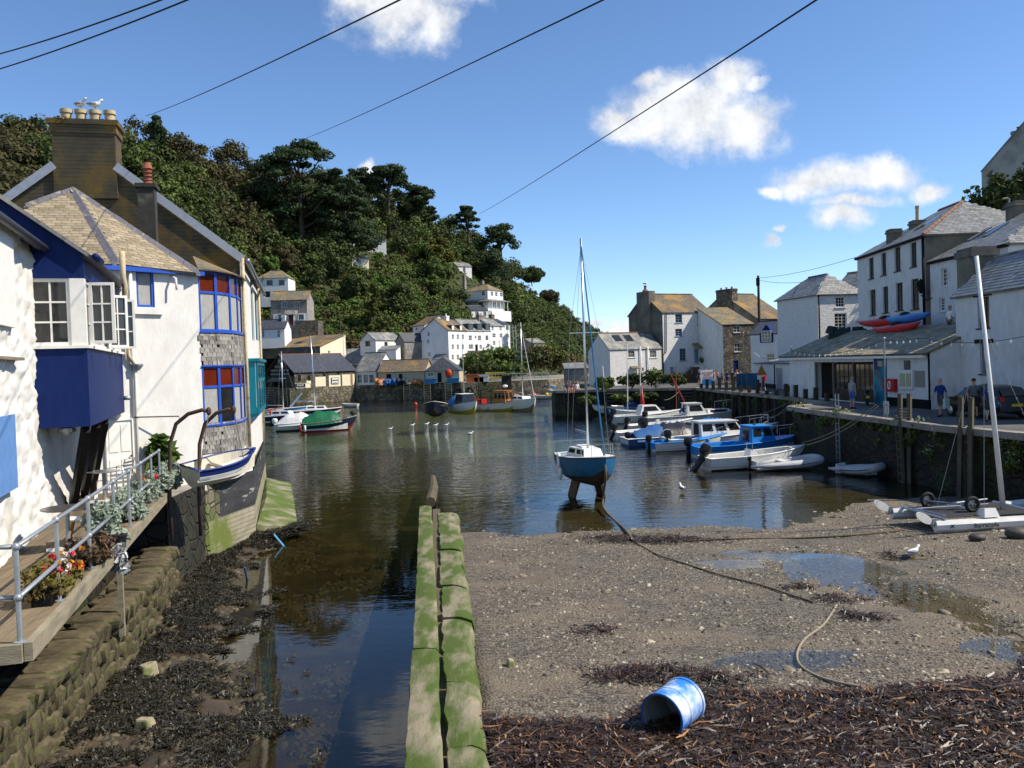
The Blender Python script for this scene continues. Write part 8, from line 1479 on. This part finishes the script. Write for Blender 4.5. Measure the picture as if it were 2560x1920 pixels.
# dinghy on davits
dp = PY(556, 1212, 22.4); T, st = boat('davit_dinghy', 'small white dinghy with a navy gunwale hanging from the davits', 0, 0, 0, 2.15, 1.1, .44, m_gel, .22, .12, .8, boot=m_gel, stripe=mat('navy_strake', (.012, .03, .16), rough=.4), rail=mat('navy_rail', (.012, .03, .16), rough=.4), inside=m_cream2, cock=(.02, .96), loc=dp + Vector((0, 0, .22)), catg='dinghy', floor=.1); T.rotation_euler = (R(10), R(-3), R(58)); T.scale = (.86, .86, .9)
b = MB(); b.box((-.1, 0, .31), (.2, .9, .03)); b.build('thwart', m_wood, T); b = MB(); b.box((-1.1, 0, .36), (.03, .34, .2)); b.build('motor_pad', MATS['navy_rail'], T)
DVT = []
for k, (bx, by, pts) in enumerate(((424, 1225, ((424, 1225), (425, 1110), (440, 1060), (470, 1035), (505, 1025), (522, 1028))), (497, 1215, ((497, 1215), (499, 1110), (512, 1060), (540, 1033), (570, 1024), (584, 1024))))):
    D = thing('davit', ('nearer rusty iron davit arm curving over the dinghy', 'farther rusty iron davit arm curving over the dinghy')[k], 'davit', PY(bx, by, 21.6 + k * .5)); P = [PY(x, y, 21.6 + k * .5 - .0 * i) for i, (x, y) in enumerate(pts)]; q = P[0].copy(); q.z = 1.6; b = MB(); b.tube([q] + P, .05, 8); b.build('arm', m_iron, D, smooth=True); b = MB(); b.ball(P[-1], (.14, .14, .22)); b.build('block', m_iron, D)
    e = T.matrix_basis @ Vector((-.8 if k == 0 else .8, 0, .42)); b = MB(); b.tube([P[-1], e], .012, 4); b.build('fall_rope', m_rope, D)
# ------------------------------------------------------------------ terrace furniture and planters
def deckp(px, py): return PZ(px, py, DZ)
def planter(label, px, py, w_, m, flowers=(), n=700, hgt=.4, box=True, out=.0):
    p = deckp(px, py); T = thing('planter', label, 'planter', p, group='planters along the deck'); b = MB()
    G = Fr((p.x - FD.t.x * w_ / 2, p.y - FD.t.y * w_ / 2), (p.x + FD.t.x * w_ / 2, p.y + FD.t.y * w_ / 2)); b.fbox(G, 0, G.W, -.12, .12, DZ, DZ + .2); b.fbox(G, -.02, G.W + .02, -.14, .14, DZ + .2, DZ + .23); b.build('trough', m_black, T)
    cs = [G.p(RNG.uniform(.05, G.W - .05), RNG.uniform(-.30, .12), DZ + .16 + RNG.random() * hgt * .8) for _ in range(14)]; rs = [(.19, .19, .16)] * 14
    V_, F_ = leaves(cs, rs, n // 6, .045, up=.4, asp=2.6); npmesh('foliage', V_, F_, m, T)
    for k, (c_, nf) in enumerate(flowers):
        fc = [G.p(RNG.uniform(.1, G.W - .1), RNG.uniform(-.4, .0), DZ + .35 + RNG.random() * hgt * .7) for _ in range(nf)]; V_, F_ = leaves(fc, [(.035, .035, .03)] * nf, 9, .05, asp=1.1); npmesh('flowers', V_, F_, c_, T)['kind'] = 'stuff'
m_fred = fol('red_petals', (.6, .03, .05), (.5, .02, .04), .2); m_fwh = fol('white_petals', (.7, .68, .6), (.6, .58, .5), .2); m_for = fol('orange_petals', (.6, .25, .02), (.5, .2, .02), .2); m_fbeg = fol('begonia_leaves', (.16, .16, .03), (.13, .08, .03), .4)
planter('trough of begonias with red and white flowers on the deck edge', 122, 1500, .75, m_fbeg, ((m_fred, 16), (m_fwh, 9), (m_for, 6)), 700, .4)
planter('trough of brown withered plants next to the begonias', 200, 1420, .7, fol('withered_leaves', (.12, .07, .04), (.07, .055, .03), .4), (), 500, .25)
planter('large silver leaved shrub in a black trough', 258, 1362, .75, m_fs, (), 1300, .62); planter('second silver leaved shrub in a trough beside the flower pot', 312, 1300, .8, m_fs, (), 1100, .5); planter('silver leaved trough with red and orange flowers', 352, 1262, .9, m_fs, ((m_fred, 9), (m_for, 4)), 1100, .5); planter('silver leaved trough near the davit', 388, 1240, .9, m_fs, (), 900, .5); planter('last silver leaved shrub beside the davit foot', 415, 1226, .7, m_fs, (), 900, .7)
bush('potted_bush', 'tall green potted shrubs in the corner by the white wall', deckp(348, 1195), (.9, .7, 1.5), m_fm, 900, .09, catg='shrub'); bush('palm_plant', 'small spiky palm against the white wall', deckp(402, 1205), (.7, .6, 1.3), m_fg, 260, .3, catg='plant')
def table(label, px, py, r, m):
    p = deckp(px, py); T = thing('cafe_table', label, 'table', p, group='tables on the deck'); b = MB(); b.lathe(p + Vector((0, 0, .72)), [(r - .02, 0), (r, .01), (r, .025), (0.01, .03)], 24); b.build('table_top', m, T, smooth=.5); b = MB(); b.tube([p + Vector((0, 0, .04)), p + Vector((0, 0, .72))], .04, 8); b.build('pedestal', m_galv, T)
    for k in range(2): b = MB(); d = Vector((math.cos(k * PI / 2 + .4), math.sin(k * PI / 2 + .4), 0)) * .34; b.bar(p - d + Vector((0, 0, .03)), p + d + Vector((0, 0, .03)), .08, .05); b.build('foot', m_wwood, T)
m_tt = mat('brushed_table_top', (.16, .14, .12), (.09, .08, .07), .25, 4, metal=.5)
table('round dark topped table beside the white shell chair', 172, 1375, .42, m_tt); table('round metal table in front of the aluminium chairs', 262, 1255, .36, m_alu)
p = deckp(205, 1358); T = thing('shell_chair', 'white plastic shell chair on splayed wooden legs', 'chair', p, R(200), local=True); b = MB()
V = [];
for i in range(9):
    t = i / 8
    for j in range(7):
        u = -1 + 2 * j / 6; V.append((.24 - .46 * min(t, .55) / .55 - .1 * max(0, t - .55), u * (.23 - .05 * max(0, t - .6)), .43 + .05 * u * u + max(0, t - .45) ** 1.2 * .95 - .05 * math.sin(t * 2.5)))
b.add(V, [(i * 7 + j, i * 7 + j + 1, (i + 1) * 7 + j + 1, (i + 1) * 7 + j) for i in range(8) for j in range(6)]); o = b.build('shell', m_gel, T, smooth=True); md = o.modifiers.new('s', 'SOLIDIFY'); md.thickness = .015
for sx, sy in ((1, 1), (1, -1), (-1, 1), (-1, -1)): b = MB(); b.tube([(sx * .12, sy * .12, .42), (sx * .22, sy * .22, 0)], [.022, .014], 6); b.build('leg', mat('beech_leg', (.35, .18, .07), rough=.6), T)
for k, (px, py) in enumerate(((285, 1268), (300, 1228))):
    p = deckp(px, py); T = thing('aluminium_chair', ('nearer tubular aluminium armchair with a slatted seat', 'farther tubular aluminium armchair by the white door')[k], 'chair', p, R(150 + 25 * k), local=True)
    for s in (-1, 1): b = MB(); b.tube([(.24, s * .25, 0), (.22, s * .26, .62), (-.1, s * .27, .66), (-.24, s * .25, .64), (-.26, s * .25, .0)], .013, 6); b.build('leg_frame', m_alu, T, smooth=True); 
    b = MB(); b.tube([(-.2, -.24, .42), (-.3, -.24, .85), (-.3, .24, .85), (-.2, .24, .42)], .013, 6); b.build('back_frame', m_alu, T)
    for i in range(6): b = MB(); b.box((.2 - i * .08, 0, .43), (.055, .46, .012)); b.build('seat_slat', m_alu, T)
    for i in range(3): b = MB(); b.box((-.25 - i * .02, 0, .58 + i * .09), (.012, .46, .05)); b.build('back_slat', m_alu, T)
pb = deckp(300, 1372); b = MB(); b.lathe(pb, [(.09, 0), (.12, .22), (.13, .22), (.13, .25), (.1, .25), (.09, .2)], 12); tag(b.build('flower_pot', m_plasticblk, smooth=.6), 'small empty dark plant pot between the silver shrubs', 'pot')
p = PY(300, 1400, 14.6); V_, F_ = leaves([p, p + Vector((0, 0, .18)), p - Vector((0, 0, .1))], [(.13, .1, .15), (.06, .05, .12), (.12, .1, .1)], 40, .14, asp=1.2); tag(npmesh('plastic_bag', V_, F_, mat('clear_polythene', (.55, .56, .56), (.2, .2, .2), .2, 7, bump=.8)), 'crumpled clear plastic bag tied to the deck edge', 'bag')
for (x0, y0, x1, y1, c_, lb) in ((686, 1338, 708, 1364, (.10, .38, .6), 'pale blue pipe end sticking out of the channel water'), (612, 1420, 618, 1448, (.02, .08, .2), 'dark blue stick upright in the shallow channel')):
    b = MB(); a = PZ(x0, y0, .35); q = PZ(x1, y1, 0); b.tube([a, q, q + (q - a) * .3], .035, 6); b.ball(a, (.08, .08, .08)); tag(b.build('stray_pipe', mat('pipe_' + lb[:4], c_, rough=.5)), lb, 'pipe')
# ------------------------------------------------------------------ gulls
m_gw = mat('gull_white', (.75, .75, .73), rough=.8); m_gg = mat('gull_grey', (.24, .26, .28), rough=.8); m_gy = mat('gull_beak', (.5, .35, .03), rough=.5)
def gull(label, p, rz, s=1., stand=True, group='gulls'):
    T = thing('gull', label, 'gull', p, rz, group, local=True); h = .14 * s if stand else .0; b = MB()
    pr = [(-.26, .03, .10), (-.18, .07, .09), (-.05, .105, .08), (.08, .10, .10), (.16, .065, .15), (.2, .05, .21), (.24, .055, .25), (.29, .04, .26), (.31, .012, .255)]; b.tube([(x * s, 0, z * s + h) for x, r, z in pr], [r * s for x, r, z in pr], 9); b.build('body', m_gw, T, smooth=True)
    for sg in (-1, 1): b = MB(); b.tube([(.08 * s, sg * .075 * s, .11 * s + h), (-.1 * s, sg * .085 * s, .11 * s + h), (-.3 * s, sg * .03 * s, .12 * s + h)], [.05 * s, .06 * s, .012 * s], 6); b.build('wing', m_gg, T, smooth=True)
    b = MB(); b.tube([(.29 * s, 0, .255 * s + h), (.36 * s, 0, .235 * s + h)], [.018 * s, .006 * s], 5); b.build('beak', m_gy, T)
    if stand:
        for sg in (-1, 1): b = MB(); b.tube([(.02 * s, sg * .03 * s, .05 * s + h), (.02 * s, sg * .03 * s, 0)], .008 * s, 4); b.build('leg', m_gy, T)
gull('gull standing on the second chimney pot', POTS[1], R(-20), .85); gull('gull standing on the third chimney pot', POTS[2], R(10), .85); gull('gull walking on the shingle before the catamaran', gnd(2283, 1396), R(25), .8); gull('gull wading in the shallows right of the blue yacht', PZ(1705, 1232, -.02), R(100), .95); gull('gull perched on the chimney of the dark gabled house', GULLPOT, R(20), 1.2)
for px, py, lb in ((1066, 1063, 'gull afloat nearest the green tarpaulin launch'), (1030, 1066, 'dim gull afloat ahead of the navy boat'), (1088, 1066, 'gull afloat astern of the leading gull'), (1115, 1065, 'dark gull afloat at the end of the line of gulls'), (1367, 1042, 'gull afloat beside the dark pier head'), (1175, 1087, 'lone gull afloat in the middle of the harbour'), (975, 1075, 'gull afloat below the far quay')): gull(lb, PZ(px, py, -.04), RNG.uniform(-.6, .6), 1.0, False)
# ------------------------------------------------------------------ people
def person(label, p, rz, cols, H=1.75, pose='stand', hat=None, bag=None):
    """one continuous skinned body; cols = top, bottom, skin, shoe, hair"""
    k = H / 1.75; V = []; E = []; Rd = []; Lb = []
    def ch(pts, par=None):
        for (x, y, z, r, l) in pts:
            V.append((x * k, y * k, z * k)); Rd.append(r * k); Lb.append(l); i = len(V) - 1
            if par is not None: E.append((par, i))
            par = i
        return par
    sit = pose == 'sit'; w_ = pose == 'walk'; hz = .95 if not sit else .12
    pel = ch([(0, 0, hz, .135, 1)]); chest = ch([(0, 0, hz + .22, .125, 0), (0, 0, hz + .42, .15, 0)], pel); neck = ch([(.0, 0, hz + .53, .06, 2), (.02, 0, hz + .62, .075, 2), (.03, 0, hz + .71, .092, 2), (.02, 0, hz + .78, .07, 4)], chest)
    for s in (-1, 1):
        st = (.22 * s if w_ else .0)
        if sit: leg = ch([(.06, s * .1, hz - .01, .09, 1), (.45, s * .12, hz + .02, .07, 1), (.5, s * .12, hz - .38, .05, 2), (.55, s * .12, hz - .43, .045, 3), (.66, s * .13, hz - .45, .035, 3)], pel)
        else: leg = ch([(0, s * .1, hz - .06, .09, 1), (st * .5 + .03, s * .105, .52, .072, 1), (st * .5 + .02, s * .105, .46, .058, 2), (st * .9 - .02, s * .105, .1, .042, 2), (st * .9, s * .105, .05, .045, 3), (st * .9 + .15, s * .12, .035, .035, 3)], pel)
        ar = -.15 * s if w_ else .0; fw = .2 if pose in ('hold', 'sit') else .04
        hand = ch([(0, s * .2, hz + .43, .06, 0), (ar * .5, s * .245, hz + .18, .046, 0), (ar + fw, s * .235, hz - .06 + (.1 if fw > .1 else 0), .034, 2), (ar + fw * 1.25, s * .23, hz - .15 + (.12 if fw > .1 else 0), .03, 2)], chest)
        for f in range(5): ch([(ar + fw * 1.25 + (f - 2) * .016, s * .225, hz - .22 + abs(f - 2) * .012 + (.12 if fw > .1 else 0), .009, 2)], hand)
    me = bpy.data.meshes.new('body'); me.from_pydata(V, E, []); o = bpy.data.objects.new('tmp', me); COL.objects.link(o); md = o.modifiers.new('k', 'SKIN'); sv = me.skin_vertices[0].data
    for i, r in enumerate(Rd): sv[i].radius = (r, r)
    sv[0].use_root = True; m2 = o.modifiers.new('s', 'SUBSURF'); m2.levels = 1; m2.render_levels = 1
    dg = bpy.context.evaluated_depsgraph_get(); out = bpy.data.meshes.new_from_object(o.evaluated_get(dg)); bpy.data.objects.remove(o); out.name = 'body'
    for c in cols: out.materials.append(c)
    VV = np.array(V); idx = []
    A = np.array([V[a] for a, b_ in E]); B_ = np.array([V[b_] for a, b_ in E]); lb_ = [Lb[b_] for a, b_ in E]; D = B_ - A; dd = (D * D).sum(1)
    for pl in out.polygons:
        c = np.array(pl.center); t = np.clip(((c - A) * D).sum(1) / dd, 0, 1); j = int(np.argmin(np.linalg.norm(A + D * t[:, None] - c, axis=1) )); l = lb_[j]
        if l == 2 and c[2] > (hz + .70) * k and c[0] < .06 * k: l = 4
        idx.append(l)
    out.polygons.foreach_set('material_index', idx); out.polygons.foreach_set('use_smooth', [True] * len(idx))
    T = thing('person', label, 'person', p, rz, 'people round the harbour', local=True); link('body', out, T)
    b = MB(); b.ball((.01 * k, 0, (hz + .755) * k), (.215 * k, .2 * k, .16 * k), 10, 6); b.build('hat' if hat else 'hair', hat or cols[4], T, smooth=True)
    b = MB(); b.ball((.125 * k, 0, (hz + .695) * k), (.04 * k, .03 * k, .04 * k), 6, 4); b.build('nose', cols[2], T)
    if bag: b = MB(); b.box(Vector(bag[0]) * k, Vector(bag[1]) * k); b.box((Vector(bag[0]) + Vector((0, 0, bag[1][2] / 2 + .02))) * k, (bag[1][0] * k * .9, bag[1][1] * k * .3, .06 * k)); b.build('bag', bag[2], T)
    return T
_mc = {}
def cm(c, n=None):
    if c not in _mc: _mc[c] = mat('cloth_%d' % len(_mc), c, tuple(v * .75 for v in c), .85, 14)
    return _mc[c]
SKN = mat('skin', (.45, .26, .18), rough=.6); SH = cm((.03, .03, .035)); HB = cm((.04, .025, .015)); HG = cm((.3, .28, .25)); HBl = cm((.35, .24, .1))
def ppl(label, px, py, rz, top, bot, hair=HB, z=QZ, **kw): return person(label, PZ(px, py, z), R(rz), (cm(top), cm(bot), SKN, SH, hair), **kw)
ppl('walking man in a blue polo shirt and grey shorts with a pale carrier bag', 2352, 1042, 205, (.01, .03, .18), (.10, .09, .08), SKN, pose='walk', bag=((.05, .34, .62), (.3, .12, .42), cm((.45, .62, .55))))
ppl('young man in a grey hooded top and black shorts beside the dark car', 2436, 1046, 240, (.11, .12, .13), (.02, .02, .025))
ppl('woman in a blue vest holding a red lead beside the dark car', 2474, 1055, 60, (.02, .04, .12), (.05, .05, .06), bag=((.3, -.25, .85), (.2, .15, .45), cm((.03, .10, .35))), pose='hold', H=1.65)
ppl('man in a grey striped shirt and blue shorts looking into the store', 2131, 1022, 20, (.30, .32, .35), (.05, .15, .40), HG)
ppl('woman in a pink top with a red backpack walking on the quay', 1908, 983, 120, (.55, .2, .18), (.05, .05, .09), pose='walk', H=1.65, bag=((-.2, 0, 1.28), (.16, .3, .42), cm((.45, .02, .04))))
GRP = [(1786, 966, (.6, .4, .35), (.5, .45, .38), 'standing man in a pink shirt and pale trousers by the sandwich board'), (1748, 962, (.05, .05, .06), (.04, .04, .05), 'seated looking dark haired person left of the sandwich board'), (1764, 960, (.5, .05, .04), (.05, .05, .08), 'person in a bright red top behind the sandwich board'), (1773, 958, (.08, .05, .04), (.06, .06, .07), 'dark clothed person behind the sandwich board'), (1795, 962, (.4, .12, .1), (.07, .06, .06), 'red haired person beside the standing man'), (1806, 962, (.3, .25, .2), (.05, .06, .1), 'fair haired person in beige near the outside stair'), (1818, 965, (.03, .05, .12), (.03, .03, .05), 'bulky navy jacketed person near the blue screens'), (1831, 962, (.02, .04, .1), (.04, .05, .08), 'tall person in navy near the stone house'), (1843, 966, (.5, .45, .4), (.06, .06, .07), 'person in a sun hat and pale top with a rucksack'), (1852, 964, (.3, .06, .05), (.05, .05, .06), 'person in dull red by the blue screens')]
for k, (px, py, tp_, bt, lb) in enumerate(GRP): ppl(lb, px, py, 180 + 37 * k, tp_, bt, (HB, HG, HBl)[k % 3], H=1.68, pose='stand' if k % 2 else 'hold')
for k, (px, py, tp_, bt, lb) in enumerate(((1418, 962, (.05, .08, .2), (.03, .04, .1), 'person in blue sitting nearest the pier ladder'), (1426, 960, (.35, .12, .1), (.3, .2, .15), 'person in a coral top sitting on the pier head'), (1435, 961, (.5, .3, .28), (.3, .06, .05), 'person in pink sitting on the pier head beside the coral top'), (1443, 966, (.7, .7, .7), (.6, .6, .6), 'person in white sitting at the right of the pier head group'))): person(lb, XZ(px, 91.0, QZ + .04), R(265 + 8 * k), (cm(tp_), cm(bt), SKN, SH, (HB, HBl)[k % 2]), H=1.7, pose='sit')
p = F0.p(F0.W - 3.2, 3.4, zc + 1.35) if False else Vector((24.9, 48.6, 6.5)); person('man in a cap and white vest behind the kayaks on the roof', p, R(200), (m_gw, cm((.1, .1, .1)), SKN, SH, HG), hat=cm((.4, .32, .2)))
# ------------------------------------------------------------------ kayaks, car, scooter, signs
def kayak(label, p, q, m, tilt=0.):
    p = Vector(p); q = Vector(q); n = 12; P = [p.lerp(q, i / n) + Vector((0, 0, .22 * (2 * i / n - 1) ** 4)) for i in range(n + 1)]; r = [.30 * max(.08, math.sin(PI * (i + .25) / (n + .5)) ** .6) for i in range(n + 1)]; T = thing('kayak', label, 'kayak', p, group='kayaks on the roof'); b = MB(); b.tube(P, r, 10); b.build('hull', m, T, smooth=True); b = MB(); c = p.lerp(q, .5); d = (q - p).normalized(); b.tube([c - d * .5 + Vector((0, 0, .26)), c + Vector((0, 0, .24)), c + d * .5 + Vector((0, 0, .26))], [.14, .22, .14], 8); b.build('cockpit', m_black, T)
kx = 24.6; rz_ = 7.05; m_kr = mat('kayak_red', (.5, .02, .02), rough=.35); m_kb = mat('kayak_blue', (.02, .22, .5), (.02, .1, .45), .35, .6)
kayak('red kayak lying on the roof below the blue one', PY(2143, 812, 60), PY(2290, 798, 53), m_kr); kayak('blue kayak on top of the roof rack', PY(2206, 803, 57), PY(2326, 790, 50), m_kb); kayak('second red kayak close to the roof edge', PY(2182, 828, 57), PY(2300, 815, 51), m_kr)
V_, F_ = rocks(np.array([PY(2078 + i * 8, 833 + RNG.uniform(-8, 6), 62) for i in range(12)]), np.full((12, 3), .6)); tag(npmesh('gear_pile', V_, F_, mat('dark_green_gear', (.02, .05, .04), (.02, .02, .02), .7, 3)), 'dark heap of covers at the end of the kayak rack', 'gear', kind='stuff')
rk = thing('kayak_rack', 'thin steel rack posts holding the kayaks', 'rack', PY(2226, 840, 56))
for px, Y in ((2226, 56), (2273, 53)): b = MB(); b.tube([PY(px, 832, Y), PY(px, 783, Y)], .03, 5); b.build('post', m_galv, rk)
b = MB(); b.tube([PY(2226, 808, 56), PY(2273, 803, 53)], .03, 5); b.build('crossbar', m_galv, rk)
cp_ = Vector((21.3, 38.6, QZ)); CR = thing('parked_car', 'dark hatchback car parked against the white wall', 'car', cp_, R(97), local=True); m_car = mat('black_car_paint', (.012, .014, .016), rough=.2, coat=.6); SEC = [(-2.0, .35, .75, .8), (-1.85, .28, 1.0, .84), (-1.5, .25, 1.38, .86), (-.9, .24, 1.47, .87), (.1, .24, 1.46, .87), (.7, .24, 1.2, .87), (1.0, .24, .98, .87), (1.6, .25, .88, .84), (1.95, .32, .7, .76), (2.02, .38, .55, .7)]
b = MB(); V = []
for (x, z0_, z1_, w_) in SEC:
    zs = min(z1_, .92); tw_ = w_ - .25 * max(0, z1_ - .92) / .55; V += [(x, -w_ * .92, z0_), (x, -w_, (z0_ + zs) / 2), (x, -w_ * .97, zs), (x, -tw_ * .92, z1_ - .03), (x, 0, z1_ + .03), (x, tw_ * .92, z1_ - .03), (x, w_ * .97, zs), (x, w_, (z0_ + zs) / 2), (x, w_ * .92, z0_)]
b.add(V, [(i * 9 + j, (i + 1) * 9 + j, (i + 1) * 9 + j + 1, i * 9 + j + 1) for i in range(9) for j in range(8)] + [tuple(range(9)), tuple(range(89, 80, -1))]); b.build('body', m_car, CR, smooth=.7)
for s in (-1, 1):
    for x in (-1.25, 1.25):
        b = MB(); b.tube([Vector((x + .24 * math.cos(a * PI / 9), s * .82, .3 + .24 * math.sin(a * PI / 9))) for a in range(18)], .085, 7, closed=True); o = b.build('wheel', m_tyre, CR, smooth=True); b = MB(); b.lathe((x, s * .86, .3), [(.19, -.03), (.19, .03), (.05, .05)], 10, Matrix.Rotation(R(90 * -s), 3, 'X')); b.build('rim', m_alu, o)
    for x0, x1 in ((-1.3, -.45), (-.38, .45)): b = MB(); y0_, y1_ = s * .875, s * .74; b.slab([(x0, y0_, .95), (x1, y0_, .95), (x1 - .02, y1_, 1.36), (x0 + .06, y1_, 1.36)] if s < 0 else [(x1, y0_, .95), (x0, y0_, .95), (x0 + .06, y1_, 1.36), (x1 - .02, y1_, 1.36)], .01); b.build('side_window', m_glassb, CR)
    b = MB(); b.box((-1.93, s * .66, .88), (.1, .2, .22)); b.build('tail_light', m_red, CR)
b = MB(); b.slab([(-1.89, .6, 1.02), (-1.89, -.6, 1.02), (-1.60, -.52, 1.36), (-1.60, .52, 1.36)], .01); b.build('rear_window', m_glassb, CR); b = MB(); b.box((-2.02, 0, .62), (.03, .52, .12)); b.build('number_plate', my_, CR); b = MB(); b.lathe((-1.97, 0, .9), [(.05, 0), (.05, .015)], 10, Matrix.Rotation(R(-90), 3, 'Y')); b.build('badge', m_alu, CR)
sp_ = PZ(2168, 1012, QZ); SCT = thing('scooter', 'black motor scooter parked by the sea mural', 'scooter', sp_, R(70), local=True)
for x in (-.6, .6): b = MB(); b.tube([Vector((x + .16 * math.cos(a * PI / 8), 0, .22 + .16 * math.sin(a * PI / 8))) for a in range(16)], .06, 6, closed=True); b.build('wheel', m_tyre, SCT)
b = MB(); b.tube([(-.75, 0, .62), (-.4, 0, .58), (-.1, 0, .4), (.2, 0, .3), (.42, 0, .5), (.46, 0, .85)], [.1, .18, .16, .14, .14, .1], 8); b.build('body', m_plasticblk, SCT, smooth=True); b = MB(); b.tube([(-.7, 0, .78), (-.1, 0, .76)], [.1, .13], 8); b.build('seat', m_black, SCT); b = MB(); b.tube([(.4, -.32, 1.02), (.46, 0, .98), (.4, .32, 1.02)], .02, 6); b.build('handlebar', m_galv, SCT); b = MB(); b.box((-.84, 0, .5), (.02, .2, .16)); b.build('number_plate', my_, SCT)
bp = PZ(1770, 966, QZ); SB = thing('sandwich_board', 'white sandwich board with red lettering and a blue boat picture', 'sign', bp); Gs = Fr((bp.x - .75, bp.y), (bp.x + .75, bp.y + .1)); b = MB(); b.fbox(Gs, 0, 1.5, 0, .04, QZ, QZ + 1.75); b.build('board', m_wwood, SB); b = MB(); b.fbox(Gs, .2, 1.3, -.02, -.003, QZ + .15, QZ + .75); b.build('boat_picture', m_bright, SB)
for s, z in (('SELF DRIVE', 1.38), ('BOATS', 1.12), ('FOR HIRE', .86)): text(SB, s, Gs, .75, QZ + z, .24, m_red, b=-.02)
wp = PZ(1905, 985, QZ); WS = thing('warning_sign', 'orange triangular sign on a post before the lock-up stores', 'sign', wp); b = MB(); b.tube([wp, wp + Vector((0, 0, 2.0))], .03, 6); b.build('post', m_galv, WS); b = MB(); b.slab([wp + Vector((-.42, -.05, 1.5)), wp + Vector((.42, -.05, 1.5)), wp + Vector((0, -.05, 2.35))], .02); b.build('triangle', m_orange, WS)
for k, px in enumerate((1856, 1868, 1880)): q = PZ(px, 972, QZ); T = thing('canvas_screen', ('left panel of the blue canvas windbreak', 'middle panel of the blue canvas windbreak', 'right panel of the blue canvas windbreak')[k], 'windbreak', q); b = MB(); b.box(q + Vector((0, 0, .75)), (1.0, .06, 1.4)); b.build('canvas', mat('windbreak_blue', (.03, .12, .2), (.02, .09, .16), .8, 3), T); b = MB(); b.tube([q + Vector((-.52, 0, 0)), q + Vector((-.52, 0, 1.6))], .03, 5); b.build('pole', m_wood, T)
for k, (px, py, rz_) in enumerate(((2395, 1220, 10), (2440, 1215, -15))): q = gnd(px, py) + Vector((0, 0, .12)); b = MB(); b.box(q, (1.7, .32, .05), R(rz_)); b.box(q + Vector((.3, .3, .05)), (1.5, .26, .05), R(rz_ + 12)); tag(b.build('loose_planks', m_wood), ('broken planks washed up near the quay wall', 'second bundle of broken planks washed up near the quay wall')[k], 'planks')
